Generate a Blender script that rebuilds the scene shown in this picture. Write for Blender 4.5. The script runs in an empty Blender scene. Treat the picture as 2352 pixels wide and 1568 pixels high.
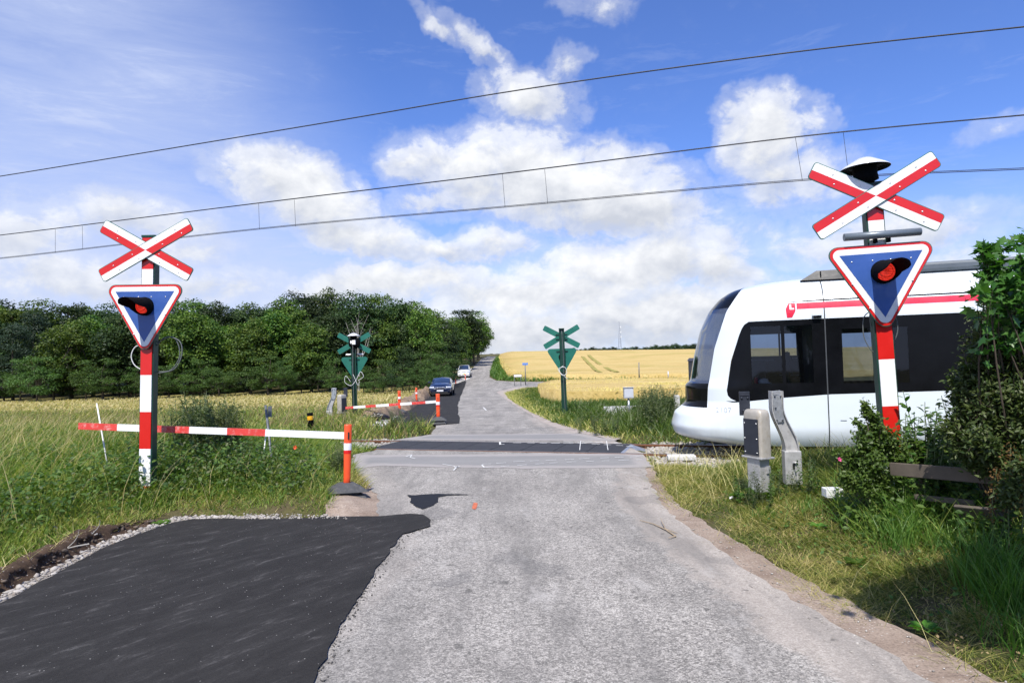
import bpy, bmesh, math, random
import numpy as np
from mathutils import Vector, Matrix
from mathutils.geometry import delaunay_2d_cdt
R = math.radians
rng = np.random.default_rng(7)
random.seed(7)
scene = bpy.context.scene
col = scene.collection

# ------------------------------------------------------------------ camera
F = 1500.0                       # focal length in the pixels of a 2352 wide frame
PITCH = math.atan(0.034); ROLL = R(1.5)
CAM = np.array([0.0, 0.0, 1.9])
_f = np.array([0, math.cos(PITCH), math.sin(PITCH)])
_r0 = np.array([1.0, 0, 0]); _u0 = np.array([0, -math.sin(PITCH), math.cos(PITCH)])
_r = _r0*math.cos(ROLL) - _u0*math.sin(ROLL)
_u = _u0*math.cos(ROLL) + _r0*math.sin(ROLL)
cd = bpy.data.cameras.new('camera'); cam = bpy.data.objects.new('camera', cd); col.objects.link(cam)
cd.sensor_width = 36; cd.lens = 36*F/2352; cd.clip_start = .05; cd.clip_end = 6000
M = Matrix.Identity(4)
for i in range(3):
    M[i][0] = _r[i]; M[i][1] = _u[i]; M[i][2] = -_f[i]; M[i][3] = CAM[i]
cam.matrix_world = M
scene.camera = cam
scene.view_settings.view_transform = 'Standard'
scene.view_settings.look = 'None'
scene.view_settings.exposure = 0.33
scene.view_settings.gamma = 1
scene.render.resolution_x = 1024; scene.render.resolution_y = 682

def ray(x, y):
    return _f + _r*(x-1176)/F + _u*(784-y)/F
def P(x, y, d):
    """point seen at (x, y), d metres in front of the camera"""
    return CAM + ray(x, y)*d
def plane_hit(x, y, p0, n):
    r = ray(x, y); t = np.dot(np.asarray(p0)-CAM, n)/np.dot(r, n)
    return CAM + r*t

def sm(a, b, x):
    t = np.clip((x-a)/(b-a), 0, 1); return t*t*(3-2*t)
# ------------------------------------------------------------------ terrain
_py = np.array([-60, 0, 17, 25, 40, 58, 72, 90, 120, 170, 205, 250, 320, 500, 1200.])
_pz = np.array([0, 0, 0, -.12, -.45, -.65, -.58, -.12, 1.35, 3.95, 5.1, 5.6, 5.4, 4.5, 2.])
_gy = np.arange(-60, 1200, 1.0); _gz = np.interp(_gy, _py, _pz)
_k = np.exp(-.5*(np.arange(-15, 16)/5.)**2); _k /= _k.sum()
_gzs = np.convolve(np.pad(_gz, 15, mode='edge'), _k, 'valid')
_w = np.clip((_gy-17)/8, 0, 1); _gz = _gz*(1-_w) + _gzs*_w
def zb(X, Y):
    z = np.interp(Y, _gy, _gz); X = np.asarray(X)
    return np.where(z > 0, z*(1-.0029*np.clip(X, 0, 200)*sm(100, 200, Y)), z) + 0*X
def G(x, y, zo=0.0):
    """where the ray through (x, y) meets the base terrain"""
    r = ray(x, y); t0 = 0.5
    t = 1.0; prev = 1.0
    while t < 900:
        p = CAM + r*t
        if p[2] <= zb(p[0], p[1]) + zo:
            a, b = prev, t
            for _ in range(40):
                m = (a+b)/2; p = CAM + r*m
                if p[2] <= zb(p[0], p[1]) + zo: b = m
                else: a = m
            return CAM + r*b
        prev = t; t *= 1.01
    return CAM + r*900
def G2(pts, zo=0.0):
    return [tuple(G(x, y, zo)[:2]) for x, y in pts]

def seg_dist(px, py, poly, closed=True):
    px = np.asarray(px, float); py = np.asarray(py, float)
    d = np.full(px.shape, 1e9)
    n = len(poly)
    for i in range(n if closed else n-1):
        ax, ay = poly[i]; bx, by = poly[(i+1) % n]
        vx, vy = bx-ax, by-ay; L = vx*vx+vy*vy+1e-12
        t = np.clip(((px-ax)*vx+(py-ay)*vy)/L, 0, 1)
        d = np.minimum(d, np.hypot(px-ax-t*vx, py-ay-t*vy))
    return d
def inside(px, py, poly):
    px = np.asarray(px, float); py = np.asarray(py, float)
    c = np.zeros(px.shape, bool); n = len(poly); j = n-1
    for i in range(n):
        xi, yi = poly[i]; xj, yj = poly[j]
        with np.errstate(divide='ignore', invalid='ignore'):
            c ^= ((yi > py) != (yj > py)) & (px < (xj-xi)*(py-yi)/(yj-yi+1e-12)+xi)
        j = i
    return c

# value noise
_lat = rng.random((256, 256))
def vnoise(x, y, s=1.0):
    x = np.asarray(x)/s + 400.; y = np.asarray(y)/s + 400.
    xi = np.floor(x).astype(int); yi = np.floor(y).astype(int); fx = x-xi; fy = y-yi
    fx = fx*fx*(3-2*fx); fy = fy*fy*(3-2*fy)
    g = lambda a, b: _lat[a % 256, b % 256]
    return (g(xi, yi)*(1-fx)+g(xi+1, yi)*fx)*(1-fy) + (g(xi, yi+1)*(1-fx)+g(xi+1, yi+1)*fx)*fy

# the track: straight line through T0, heading TD (to the left and away)
T0 = np.array([0.0, 14.9, 0.0]); TD = np.array([-.948, .3183, 0.0]); TD /= np.linalg.norm(TD)
TN = np.array([-TD[1], TD[0], 0.0])          # towards the camera
if TN[1] > 0: TN = -TN
def track(u, off, z=0.0):
    """u metres along the heading, off metres towards the camera"""
    return T0 + TD*u + TN*off + np.array([0, 0, z])
def track_off(X, Y):
    return (np.asarray(X)-T0[0])*TN[0] + (np.asarray(Y)-T0[1])*TN[1]

# ------------------------------------------------------------------ road outlines (world XY)
OLD_ROAD = ([(5.2, -8.), (3.6, 1.0)] + G2([(2137, 1568), (2016, 1490), (1772, 1350), (1650, 1262), (1540, 1180), (1490, 1110), (1476, 1041)])
            + G2([(1412, 1013.5), (1312, 991), (1265, 975), (1218, 947), (1167, 916), (1148, 899), (1180, 893), (1240, 888), (1370, 885.5), (1620, 882)])
            + G2([(1620, 877), (1400, 877.5), (1250, 877), (1180, 876.5), (1140, 874), (1124, 866), (1125.5, 850.6), (1133, 832), (1140, 821), (1146, 818.5)])
            + G2([(1120, 818.5), (1106, 824), (1089, 841), (1075, 862), (1066, 872), (1040, 900), (1010, 950), (1000, 985), (985, 1000), (906, 1011)])
            + G2([(856, 1036), (812, 1045), (818, 1085), (868, 1135), (868, 1190), (820, 1300), (700, 1420)]) + [(-2.2, 3.0), (-2.4, -8.)])
NEW_NEAR = ([(-9.5, -8.), (-7.2, 3.0)] + G2([(0, 1391), (130, 1322), (240, 1262), (330, 1226), (400, 1203), (440, 1196), (520, 1194), (600, 1196), (690, 1193), (760, 1190), (870, 1189), (940, 1184), (975, 1185),
             (988, 1196), (989, 1212), (960, 1220), (925, 1230), (900, 1262), (872, 1300), (850, 1340), (800, 1412), (765, 1475), (722, 1568)]) + [(-1.0, 1.), (-.6, -8.)])
NEW_FAR = G2([(923, 949), (955, 928), (987, 908), (1015, 895), (1047, 882), (1067, 874), (1071, 876), (1064, 895), (1057, 912), (1052, 932), (1053, 950), (1054, 973), (994, 978), (955, 986), (880, 985)])
DIRT_L = G2([(812, 1046), (800, 1080), (815, 1110), (770, 1150), (735, 1195), (900, 1200), (900, 1130), (840, 1090)])
DIRT_R = G2([(1476, 1041), (1500, 1075), (1546, 1150), (1650, 1217), (1833, 1325), (2016, 1418), (2198, 1508), (2290, 1563)]) + [(5.0, 2.0), (6.4, -8.), (3., -8.), (2.6, 1.)] + G2([(2000, 1568), (1850, 1430), (1560, 1230), (1420, 1100), (1440, 1041)])
DIRT_FAR = G2([(1412, 1012), (1300, 990), (1255, 975), (1212, 948), (1162, 917), (1140, 900), (1180, 890), (1260, 885), (1300, 885), (1275, 890), (1206, 895), (1175, 901), (1172, 910), (1200, 930), (1240, 952), (1270, 968), (1330, 986), (1425, 1008)])
GRAVEL = ([(-10.1, -8), (-7.8, 3.0)] + G2([(-30, 1385), (0, 1372), (60, 1338), (130, 1300), (240, 1243), (330, 1214), (400, 1190), (440, 1187), (520, 1187), (640, 1187), (640, 1199), (440, 1200), (330, 1235), (240, 1270), (0, 1400)]) + [(-7., 3.), (-9., -8.)])
ROADS = [OLD_ROAD, NEW_NEAR, NEW_FAR]
def road_dist(X, Y):
    """metres outside all the paved areas (0 inside)"""
    d = np.full(np.shape(X), 1e9)
    for p in (OLD_ROAD, NEW_NEAR, NEW_FAR):
        dd = seg_dist(X, Y, p); dd = np.where(inside(X, Y, p), 0, dd); d = np.minimum(d, dd)
    return d
def zt(X, Y):
    """real ground height with the raised verges"""
    X = np.asarray(X, float); Y = np.asarray(Y, float)
    d = road_dist(X, Y); to = track_off(X, Y)
    dn = seg_dist(X, Y, NEW_NEAR); dn = np.where(inside(X, Y, NEW_NEAR), 0, dn)
    left = X < -.6
    ver = np.where(left, .10*sm(.2, .42, dn)*sm(.1, .4, d) + .22*sm(.35, 2.2, d), .38*sm(.35, 3.0, d))
    ver = ver*sm(1.6, 3.6, to)
    beyond = sm(-1.7, -2.6, to)*sm(.3, 1.2, d)*(.04)
    bump = (vnoise(X, Y, .7)-.5)*.07 + (vnoise(X, Y, .23)-.5)*.03
    bump = bump*sm(.15, .8, d)
    tr = -.10*(1-sm(1.4, 2.2, np.abs(to)))*sm(.1, .5, d)
    return zb(X, Y) + ver + beyond + bump + tr - .02

# ------------------------------------------------------------------ materials
def nt(m):
    m.use_nodes = True; t = m.node_tree; t.nodes.clear(); return t
def N(t, kind, **kw):
    n = t.nodes.new(kind)
    for k, v in kw.items():
        if k[0] == '_': setattr(n, k[1:], v)
    for k, v in kw.items():
        if k[0] != '_':
            key = int(k[1:]) if k[0] == 'i' and k[1:].isdigit() else k.replace('__', ' ')
            if hasattr(v, 'default_value') or isinstance(v, bpy.types.NodeSocket): t.links.new(v, n.inputs[key])
            else: n.inputs[key].default_value = v
    return n
def noise(t, scale, detail=4, rough=.6, vec=None, dist=0, out='Fac'):
    n = N(t, 'ShaderNodeTexNoise', Scale=scale, Detail=detail, Roughness=rough, Distortion=dist)
    if vec is not None: t.links.new(vec, n.inputs['Vector'])
    return n.outputs[out]
def ramp(t, fac, stops, interp='LINEAR'):
    n = t.nodes.new('ShaderNodeValToRGB'); t.links.new(fac, n.inputs[0]); cr = n.color_ramp; cr.interpolation = interp
    while len(cr.elements) < len(stops): cr.elements.new(.5)
    for e, (p, c) in zip(cr.elements, stops):
        e.position = p; e.color = (c, c, c, 1) if isinstance(c, (int, float)) else tuple(c)+(1,)
    return n.outputs[0]
def mix(t, f, a, b, mode='MIX'):
    n = t.nodes.new('ShaderNodeMix'); n.data_type = 'RGBA'; n.blend_type = mode
    for v, k in ((f, 0), (a, 6), (b, 7)):
        if isinstance(v, bpy.types.NodeSocket): t.links.new(v, n.inputs[k])
        elif k == 0: n.inputs[0].default_value = v
        else: n.inputs[k].default_value = tuple(v)+(1,) if len(v) == 3 else v
    return n.outputs[2]
def math_(t, op, a, b=None, c=None, clamp=False):
    n = t.nodes.new('ShaderNodeMath'); n.operation = op; n.use_clamp = clamp
    for i, v in enumerate((a, b, c)):
        if v is None: continue
        if isinstance(v, bpy.types.NodeSocket): t.links.new(v, n.inputs[i])
        else: n.inputs[i].default_value = v
    return n.outputs[0]
def wpos(t):
    return t.nodes.new('ShaderNodeNewGeometry').outputs['Position']
def scaled(t, vec, s, rot=(0, 0, 0), loc=(0, 0, 0)):
    n = t.nodes.new('ShaderNodeMapping'); t.links.new(vec, n.inputs[0]); n.inputs['Scale'].default_value = s; n.inputs['Rotation'].default_value = rot; n.inputs['Location'].default_value = loc
    return n.outputs[0]
def attr(t, name):
    n = t.nodes.new('ShaderNodeAttribute'); n.attribute_name = name; return n.outputs['Fac']
def finish(t, color, rough=.6, metal=0, bump=None, bs=.3, bd=.01, spec=.5, coat=0, emit=None, es=0, alpha=None, trans=0):
    b = t.nodes.new('ShaderNodeBsdfPrincipled'); o = t.nodes.new('ShaderNodeOutputMaterial')
    for v, k in ((color, 'Base Color'), (rough, 'Roughness'), (metal, 'Metallic')):
        if isinstance(v, bpy.types.NodeSocket): t.links.new(v, b.inputs[k])
        else: b.inputs[k].default_value = tuple(v)+(1,) if isinstance(v, tuple) and len(v) == 3 else v
    b.inputs['Specular IOR Level'].default_value = spec
    b.inputs['Coat Weight'].default_value = coat
    if emit: b.inputs['Emission Color'].default_value = tuple(emit)+(1,); b.inputs['Emission Strength'].default_value = es
    if bump is not None:
        n = N(t, 'ShaderNodeBump', Strength=bs, Distance=bd, Height=bump); t.links.new(n.outputs[0], b.inputs['Normal'])
    t.links.new(b.outputs[0], o.inputs[0]); return b
def objcoord(t):
    return t.nodes.new('ShaderNodeTexCoord').outputs['Object']
def simple(name, c, rough=.5, metal=0, var=.18, scale=6, bump=.1, spec=.5, coat=0, grime=None, emit=None, es=0):
    """a plain finish with slight unevenness, and optional grime"""
    m = bpy.data.materials.new(name); t = nt(m); oc = objcoord(t)
    n1 = noise(t, scale, 5, .65, oc)
    c2 = tuple(min(1, v*(1-var)) for v in c); c1 = tuple(min(1, v*(1+var*.6)) for v in c)
    cc = mix(t, ramp(t, n1, [(.3, 0.), (.7, 1.)]), c2, c1)
    if grime:
        g = noise(t, scale*2.3, 6, .7, oc); cc = mix(t, ramp(t, g, [(.52, 0.), (.72, .75)]), cc, grime)
    rr = ramp(t, n1, [(.2, max(0, rough-.08)), (.8, min(1, rough+.1))])
    finish(t, cc, rr, metal, noise(t, scale*12, 3, .6, oc), bump, .002, spec, coat, emit, es)
    return m

# ------------------------------------------------------------------ objects
def tag(o, label=None, cat=None, group=None, kind=None):
    if label: o['label'] = label
    if cat: o['category'] = cat
    if group: o['group'] = group
    if kind: o['kind'] = kind
    return o
def link(name, me, mat=None, parent=None):
    o = bpy.data.objects.new(name, me); col.objects.link(o)
    if mat is not None and me is not None:
        for m in (mat if isinstance(mat, (list, tuple)) else [mat]): me.materials.append(m)
    if parent is not None: o.parent = parent
    return o
def empty(name, loc, rz=0, tilt=(0, 0)):
    o = bpy.data.objects.new(name, None); col.objects.link(o)
    o.location = tuple(loc); o.rotation_euler = (tilt[0], tilt[1], rz); o.empty_display_size = .2
    return o
def children(o): return [c for c in bpy.data.objects if c.parent == o]
def copy_tree(o, parent=None):
    c = o.copy(); col.objects.link(c); c.parent = parent
    for ch in children(o): copy_tree(ch, c)
    return c
def np_mesh(name, V, groups, mats=None, smooth=False, attrs=None):
    """groups: list of (faces array (m,k), material index)"""
    me = bpy.data.meshes.new(name); V = np.asarray(V, np.float32)
    me.vertices.add(len(V)); me.vertices.foreach_set('co', V.ravel())
    groups = [(np.asarray(f, np.int32), mi) for f, mi in groups if len(f)]
    nl = sum(f.size for f, _ in groups); nf = sum(len(f) for f, _ in groups)
    me.loops.add(nl); me.polygons.add(nf)
    me.loops.foreach_set('vertex_index', np.concatenate([f.ravel() for f, _ in groups]))
    tot = np.concatenate([np.full(len(f), f.shape[1], np.int32) for f, _ in groups])
    st = np.concatenate([[0], np.cumsum(tot)[:-1]]).astype(np.int32)
    me.polygons.foreach_set('loop_start', st); me.polygons.foreach_set('loop_total', tot)
    me.polygons.foreach_set('material_index', np.concatenate([np.full(len(f), mi, np.int32) for f, mi in groups]))
    if smooth: me.polygons.foreach_set('use_smooth', np.ones(nf, bool))
    for k, v in (attrs or {}).items():
        a = me.attributes.new(k, 'FLOAT', 'POINT'); a.data.foreach_set('value', np.asarray(v, np.float32))
    me.update(); me.validate()
    return me

class MB:
    """collects shapes into one mesh"""
    def __init__(s): s.v = []; s.f = []; s.m = []; s.sm = []
    def add(s, vs, fs, mi=0, smooth=False):
        o = len(s.v); s.v += [tuple(map(float, v)) for v in vs]
        for f in fs: s.f.append(tuple(i+o for i in f)); s.m.append(mi); s.sm.append(smooth)
        return s
    def box(s, c, size, mi=0, rz=0, rx=0, ry=0, taper=1.0, bev=0.0):
        hx, hy, hz = size[0]/2, size[1]/2, size[2]/2
        if bev > 0:
            bm = bmesh.new(); bmesh.ops.create_cube(bm, size=1)
            for v in bm.verts:
                t_ = taper if v.co.z > 0 else 1
                v.co = Vector((v.co.x*size[0]*t_, v.co.y*size[1]*t_, v.co.z*size[2]))
            bmesh.ops.bevel(bm, geom=bm.edges[:], offset=bev, segments=2, affect='EDGES', profile=.6)
            vs = [v.co.copy() for v in bm.verts]; fs = [[v.index for v in f.verts] for f in bm.faces]; bm.free()
        else:
            vs = [Vector((x*hx*(taper if z > 0 else 1), y*hy*(taper if z > 0 else 1), z*hz)) for x in (-1, 1) for y in (-1, 1) for z in (-1, 1)]
            fs = [(0, 1, 3, 2), (4, 6, 7, 5), (0, 4, 5, 1), (2, 3, 7, 6), (0, 2, 6, 4), (1, 5, 7, 3)]
        rot = Matrix.Rotation(rz, 3, 'Z') @ Matrix.Rotation(ry, 3, 'Y') @ Matrix.Rotation(rx, 3, 'X')
        return s.add([rot @ v + Vector(c) for v in vs], fs, mi)
    def tube(s, pts, r, n=8, mi=0, cap=True, smooth=True):
        pts = [Vector(p) for p in pts]; k = len(pts)
        rs = r if isinstance(r, (list, tuple)) else [r]*k
        vs = []; nrm = None
        for i, p in enumerate(pts):
            t_ = (pts[min(i+1, k-1)] - pts[max(i-1, 0)]).normalized()
            if nrm is None: nrm = t_.orthogonal().normalized()
            nrm = (nrm - t_*nrm.dot(t_)).normalized() if (nrm - t_*nrm.dot(t_)).length > 1e-6 else t_.orthogonal().normalized()
            b = t_.cross(nrm)
            for j in range(n):
                a = 2*math.pi*j/n; vs.append(p + (nrm*math.cos(a)+b*math.sin(a))*rs[i])
        fs = [(i*n+j, i*n+(j+1) % n, (i+1)*n+(j+1) % n, (i+1)*n+j) for i in range(k-1) for j in range(n)]
        s.add(vs, fs, mi, smooth)
        if cap:
            s.add(vs[:n], [tuple(reversed(range(n)))], mi); s.add(vs[-n:], [tuple(range(n))], mi)
        return s
    def lathe(s, prof, n=24, c=(0, 0, 0), mi=0, axis='Z', smooth=True):
        vs = []
        for r, z in prof:
            for j in range(n):
                a = 2*math.pi*j/n; p = (r*math.cos(a), r*math.sin(a), z)
                if axis == 'Y': p = (p[0], p[2], p[1])
                if axis == 'X': p = (p[2], p[0], p[1])
                vs.append((p[0]+c[0], p[1]+c[1], p[2]+c[2]))
        k = len(prof)
        return s.add(vs, [(i*n+j, i*n+(j+1) % n, (i+1)*n+(j+1) % n, (i+1)*n+j) for i in range(k-1) for j in range(n)], mi, smooth)
    def prism(s, poly, y0, y1, mi=0, side=None, xf=None):
        """polygon in x,z extruded along y; xf maps points"""
        n = len(poly); vs = [(x, y0, z) for x, z in poly] + [(x, y1, z) for x, z in poly]
        if xf: vs = [xf(Vector(v)) for v in vs]
        s.add(vs, [tuple(range(n)), tuple(reversed(range(n, 2*n)))], mi)
        s.add(vs, [(i, i+n, (i+1) % n+n, (i+1) % n) for i in range(n)], mi if side is None else side)
        return s
    def grid(s, fn, nu, nv, mi=0, smooth=True):
        vs = [fn(i/nu, j/nv) for i in range(nu+1) for j in range(nv+1)]
        return s.add(vs, [(i*(nv+1)+j, (i+1)*(nv+1)+j, (i+1)*(nv+1)+j+1, i*(nv+1)+j+1) for i in range(nu) for j in range(nv)], mi, smooth)
    def build(s, name, mat, parent=None, recalc=True, solid=0):
        me = bpy.data.meshes.new(name); me.from_pydata(s.v, [], s.f)
        me.polygons.foreach_set('material_index', s.m); me.polygons.foreach_set('use_smooth', s.sm)
        if recalc:
            bm = bmesh.new(); bm.from_mesh(me); bmesh.ops.remove_doubles(bm, verts=bm.verts[:], dist=1e-5); bmesh.ops.recalc_face_normals(bm, faces=bm.faces[:]); bm.to_mesh(me); bm.free()
        me.update()
        o = link(name, me, mat, parent)
        if solid:
            md = o.modifiers.new('thickness', 'SOLIDIFY'); md.thickness = solid; md.offset = 0
        return o

def jag(poly, step, amp, seed=0, skip=None):
    """resample an outline and roughen it"""
    out = []; rs = np.random.default_rng(seed); n = len(poly)
    for i in range(n):
        a = np.array(poly[i]); b = np.array(poly[(i+1) % n]); L = np.linalg.norm(b-a)
        dd = max(np.linalg.norm((a+b)/2), 3); st = step*max(1, dd/8)
        k = max(1, int(L/st)); nrm = np.array([-(b-a)[1], (b-a)[0]])/max(L, 1e-6)
        for j in range(k):
            p = a+(b-a)*j/k
            w = (vnoise(p[0]*3+seed, p[1]*3, .5)-.5)*2 + (rs.random()-.5)*.8
            out.append(tuple(p+nrm*w*amp))
    return out
def sheet(name, poly, zo, mat, step=.35, edge_attr=True, zfun=None, parent=None, extra=None):
    """flat covering laid on the ground inside a polygon"""
    poly = [tuple(p) for p in poly]; A = np.array(poly); x0, y0 = A.min(0); x1, y1 = A.max(0)
    gx = []; y = y0
    while y < y1:
        st = step*max(1, (abs(y)-14)/9); xs = np.arange(x0, x1, st)
        gx.append(np.stack([xs, np.full(len(xs), y)], 1)); y += st
    g = np.concatenate(gx); m = inside(g[:, 0], g[:, 1], poly) & (seg_dist(g[:, 0], g[:, 1], poly) > .04)
    g = g[m]; pts = poly + [tuple(p) for p in g]; n = len(poly)
    vs, es, fs, *_ = delaunay_2d_cdt([Vector(p) for p in pts], [(i, (i+1) % n) for i in range(n)], [], 1, 1e-5)
    V = np.array([(v.x, v.y) for v in vs]); z = (zfun or zb)(V[:, 0], V[:, 1]) + zo
    at = {'edge': seg_dist(V[:, 0], V[:, 1], poly)} if edge_attr else {}
    if extra: at.update(extra(V))
    tri = np.array([tuple(f)[:3] for f in fs if len(f) == 3])
    me = np_mesh(name, np.column_stack([V, z]), [(tri, 0)], attrs=at, smooth=True)
    return link(name, me, mat, parent)
# ------------------------------------------------------------------ light and sky
SUN_EL = R(55); SUN_AZ = R(192)
sd = np.array([math.sin(SUN_AZ)*math.cos(SUN_EL), math.cos(SUN_AZ)*math.cos(SUN_EL), math.sin(SUN_EL)])
sl = bpy.data.lights.new('sun', 'SUN'); sl.energy = 5.0; sl.angle = R(.5); sl.color = (1, .955, .88)
so = bpy.data.objects.new('sun', sl); col.objects.link(so); so.location = (0, -20, 40)
so.rotation_euler = Vector(sd).to_track_quat('Z', 'Y').to_euler()

w = bpy.data.worlds.new('World'); scene.world = w; w.use_nodes = True; t = w.node_tree; t.nodes.clear()
def azel(x, y):
    r = ray(x, y); r = r/np.linalg.norm(r); return math.atan2(r[0], r[1]), math.asin(r[2])
BLOBS = [  # x, y, rx, ry, turn, weight
    (1215, 225, 130, 62, -12, .75), (1110, 115, 110, 26, -38, .42), (1010, 60, 75, 20, -35, .32), (1290, 150, 60, 36, 20, .3),
    (1260, 420, 330, 105, -10, 1.0), (1090, 370, 190, 60, 0, .8), (1430, 470, 220, 80, -15, .9), (950, 360, 90, 30, 10, .6),
    (700, 440, 190, 75, -22, 1.0), (820, 530, 220, 55, -18, .8), (560, 400, 110, 40, -15, .5),
    (1765, 305, 112, 92, -25, .95), (1810, 390, 160, 70, -20, .6), (1740, 440, 90, 50, 0, .4),
    (330, 500, 170, 50, -5, .55), (60, 545, 160, 75, 0, .5), (440, 570, 120, 35, 0, .4),
    (1450, 610, 280, 80, 3, 1.0), (1250, 680, 330, 70, 0, .95), (1640, 620, 120, 60, -30, .8), (1000, 570, 180, 35, -8, .6),
    (900, 650, 260, 42, 2, .9), (1500, 720, 330, 62, 0, .95), (1200, 765, 460, 60, 0, .95), (1900, 700, 300, 50, 0, .6), (300, 660, 500, 40, 0, .5), (1130, 560, 130, 40, 0, .6), (1750, 520, 120, 40, 0, .35),
    (2000, 540, 260, 60, 0, .6), (2250, 620, 160, 60, 0, .6), (1380, 12, 90, 34, 0, .3), (200, 640, 420, 40, 0, .45),
    (1000, 460, 140, 40, 0, .45), (2300, 290, 90, 22, 8, .2),
]
ng = bpy.data.node_groups.new('cloud_field', 'ShaderNodeTree')
ng.interface.new_socket('Vector', in_out='INPUT', socket_type='NodeSocketVector'); ng.interface.new_socket('Field', in_out='OUTPUT', socket_type='NodeSocketFloat')
gi = ng.nodes.new('NodeGroupInput'); go = ng.nodes.new('NodeGroupOutput')
def wave(vec, scale, detail, rough, amp, dist=0):
    n = noise(ng, scale, detail, rough, vec, dist, 'Color')
    a = ng.nodes.new('ShaderNodeVectorMath'); a.operation = 'SUBTRACT'; ng.links.new(n, a.inputs[0]); a.inputs[1].default_value = (.5, .5, .5)
    b = ng.nodes.new('ShaderNodeVectorMath'); b.operation = 'MULTIPLY'; ng.links.new(a.outputs[0], b.inputs[0]); b.inputs[1].default_value = (amp, amp*.7, 0)
    c = ng.nodes.new('ShaderNodeVectorMath'); c.operation = 'ADD'; ng.links.new(vec, c.inputs[0]); ng.links.new(b.outputs[0], c.inputs[1])
    return c.outputs[0]
wv = wave(gi.outputs[0], 11, 4, .68, .10)
fld = None; ysum = None
for (bx, by, brx, bry, brot, wt) in BLOBS:
    a, e = azel(bx, by); ca = math.cos(math.atan((bx-1176)/F))**2
    mp = ng.nodes.new('ShaderNodeMapping'); mp.vector_type = 'TEXTURE'; ng.links.new(wv, mp.inputs[0])
    mp.inputs['Location'].default_value = (a, e, 0); mp.inputs['Rotation'].default_value = (0, 0, R(brot+1.5)); mp.inputs['Scale'].default_value = (brx/F*1.32*ca, bry/F*1.30, 1)
    ln = ng.nodes.new('ShaderNodeVectorMath'); ln.operation = 'LENGTH'; ng.links.new(mp.outputs[0], ln.inputs[0])
    dt = ng.nodes.new('ShaderNodeVectorMath'); dt.operation = 'DOT_PRODUCT'; ng.links.new(mp.outputs[0], dt.inputs[0]); dt.inputs[1].default_value = (-.25, 1, 0)
    v = math_(ng, 'MULTIPLY_ADD', ln.outputs['Value'], -wt, wt)
    v = math_(ng, 'MAXIMUM', v, 0.0)
    y_ = math_(ng, 'MULTIPLY', v, dt.outputs['Value'])
    fld = v if fld is None else math_(ng, 'MAXIMUM', fld, v)
    ysum = y_ if ysum is None else math_(ng, 'ADD', ysum, y_)
ng.links.new(fld, go.inputs[0])
ng.interface.new_socket('Height', in_out='OUTPUT', socket_type='NodeSocketFloat'); ng.links.new(ysum, go.inputs[1])

tc = t.nodes.new('ShaderNodeTexCoord'); sp = t.nodes.new('ShaderNodeSeparateXYZ'); t.links.new(tc.outputs['Generated'], sp.inputs[0])
az = math_(t, 'ARCTAN2', sp.outputs[0], sp.outputs[1]); el = math_(t, 'ARCSINE', sp.outputs[2])
cb = t.nodes.new('ShaderNodeCombineXYZ'); t.links.new(az, cb.inputs[0]); t.links.new(el, cb.inputs[1]); V0 = cb.outputs[0]
g = t.nodes.new('ShaderNodeGroup'); g.node_tree = ng; t.links.new(V0, g.inputs[0])
na = noise(t, 15, 7, .66, scaled(t, V0, (1, 1.35, 1)), .25); nb = noise(t, 15, 3, .55, scaled(t, V0, (1, 1.35, 1), loc=(-.012, .02, 0)))
f0 = math_(t, 'ADD', g.outputs[0], math_(t, 'MULTIPLY', math_(t, 'SUBTRACT', na, .5), math_(t, 'MINIMUM', math_(t, 'MULTIPLY_ADD', g.outputs[0], 2.8, .15), 1.0)))
dens = ramp(t, f0, [(.0, 0.), (.14, .26), (.38, .80), (.68, 1.)], 'EASE')
# thin high cirrus: long streaks, strongest on the left
cir2 = noise(t, 5, 6, .68, scaled(t, V0, (.8, 4.0, 1), (0, 0, R(-16))), .4)
la = math_(t, 'MULTIPLY_ADD', math_(t, 'ADD', az, math_(t, 'MULTIPLY', el, .55)), -2.6, .05)   # grows to the left
lm = t.nodes.new('ShaderNodeMapRange'); lm.interpolation_type = 'SMOOTHSTEP'; t.links.new(la, lm.inputs[0]); lm.inputs[1].default_value = -.1; lm.inputs[2].default_value = 1.0
cirm = math_(t, 'MULTIPLY', math_(t, 'MULTIPLY_ADD', cir2, 1.0, .25), lm.outputs[0], clamp=True)
cirw = ramp(t, cir2, [(.56, 0.), (.8, .30)])
hz = t.nodes.new('ShaderNodeMapRange'); t.links.new(el, hz.inputs[0]); hz.inputs[1].default_value = .30; hz.inputs[2].default_value = -.02; hz.inputs[3].default_value = 0; hz.inputs[4].default_value = .8; hz.interpolation_type = 'SMOOTHSTEP'
thin = math_(t, 'ADD', math_(t, 'ADD', math_(t, 'MULTIPLY', cirm, .95), cirw), hz.outputs[0], clamp=True)
sky = t.nodes.new('ShaderNodeTexSky'); sky.sky_type = 'NISHITA'; sky.sun_disc = False; sky.sun_elevation = SUN_EL; sky.sun_rotation = SUN_AZ
sky.air_density = 1.0; sky.dust_density = .35; sky.ozone_density = 2.2; sky.altitude = 50
skyc = mix(t, 1.0, sky.outputs[0], (.098*.79, .098*1.0, .098*1.60), 'MULTIPLY')
c1 = mix(t, math_(t, 'MULTIPLY', thin, .85), skyc, (.50, .57, .78))
shade = math_(t, 'ADD', math_(t, 'MULTIPLY_ADD', g.outputs[1], 1.1, .50), math_(t, 'MULTIPLY', math_(t, 'SUBTRACT', na, nb), 1.5), clamp=True)
cc = mix(t, shade, (.50, .53, .60), (.83, .84, .86))
fin = mix(t, dens, c1, cc)
bg = t.nodes.new('ShaderNodeBackground'); bg.inputs[1].default_value = 1.0; t.links.new(fin, bg.inputs[0])
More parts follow.
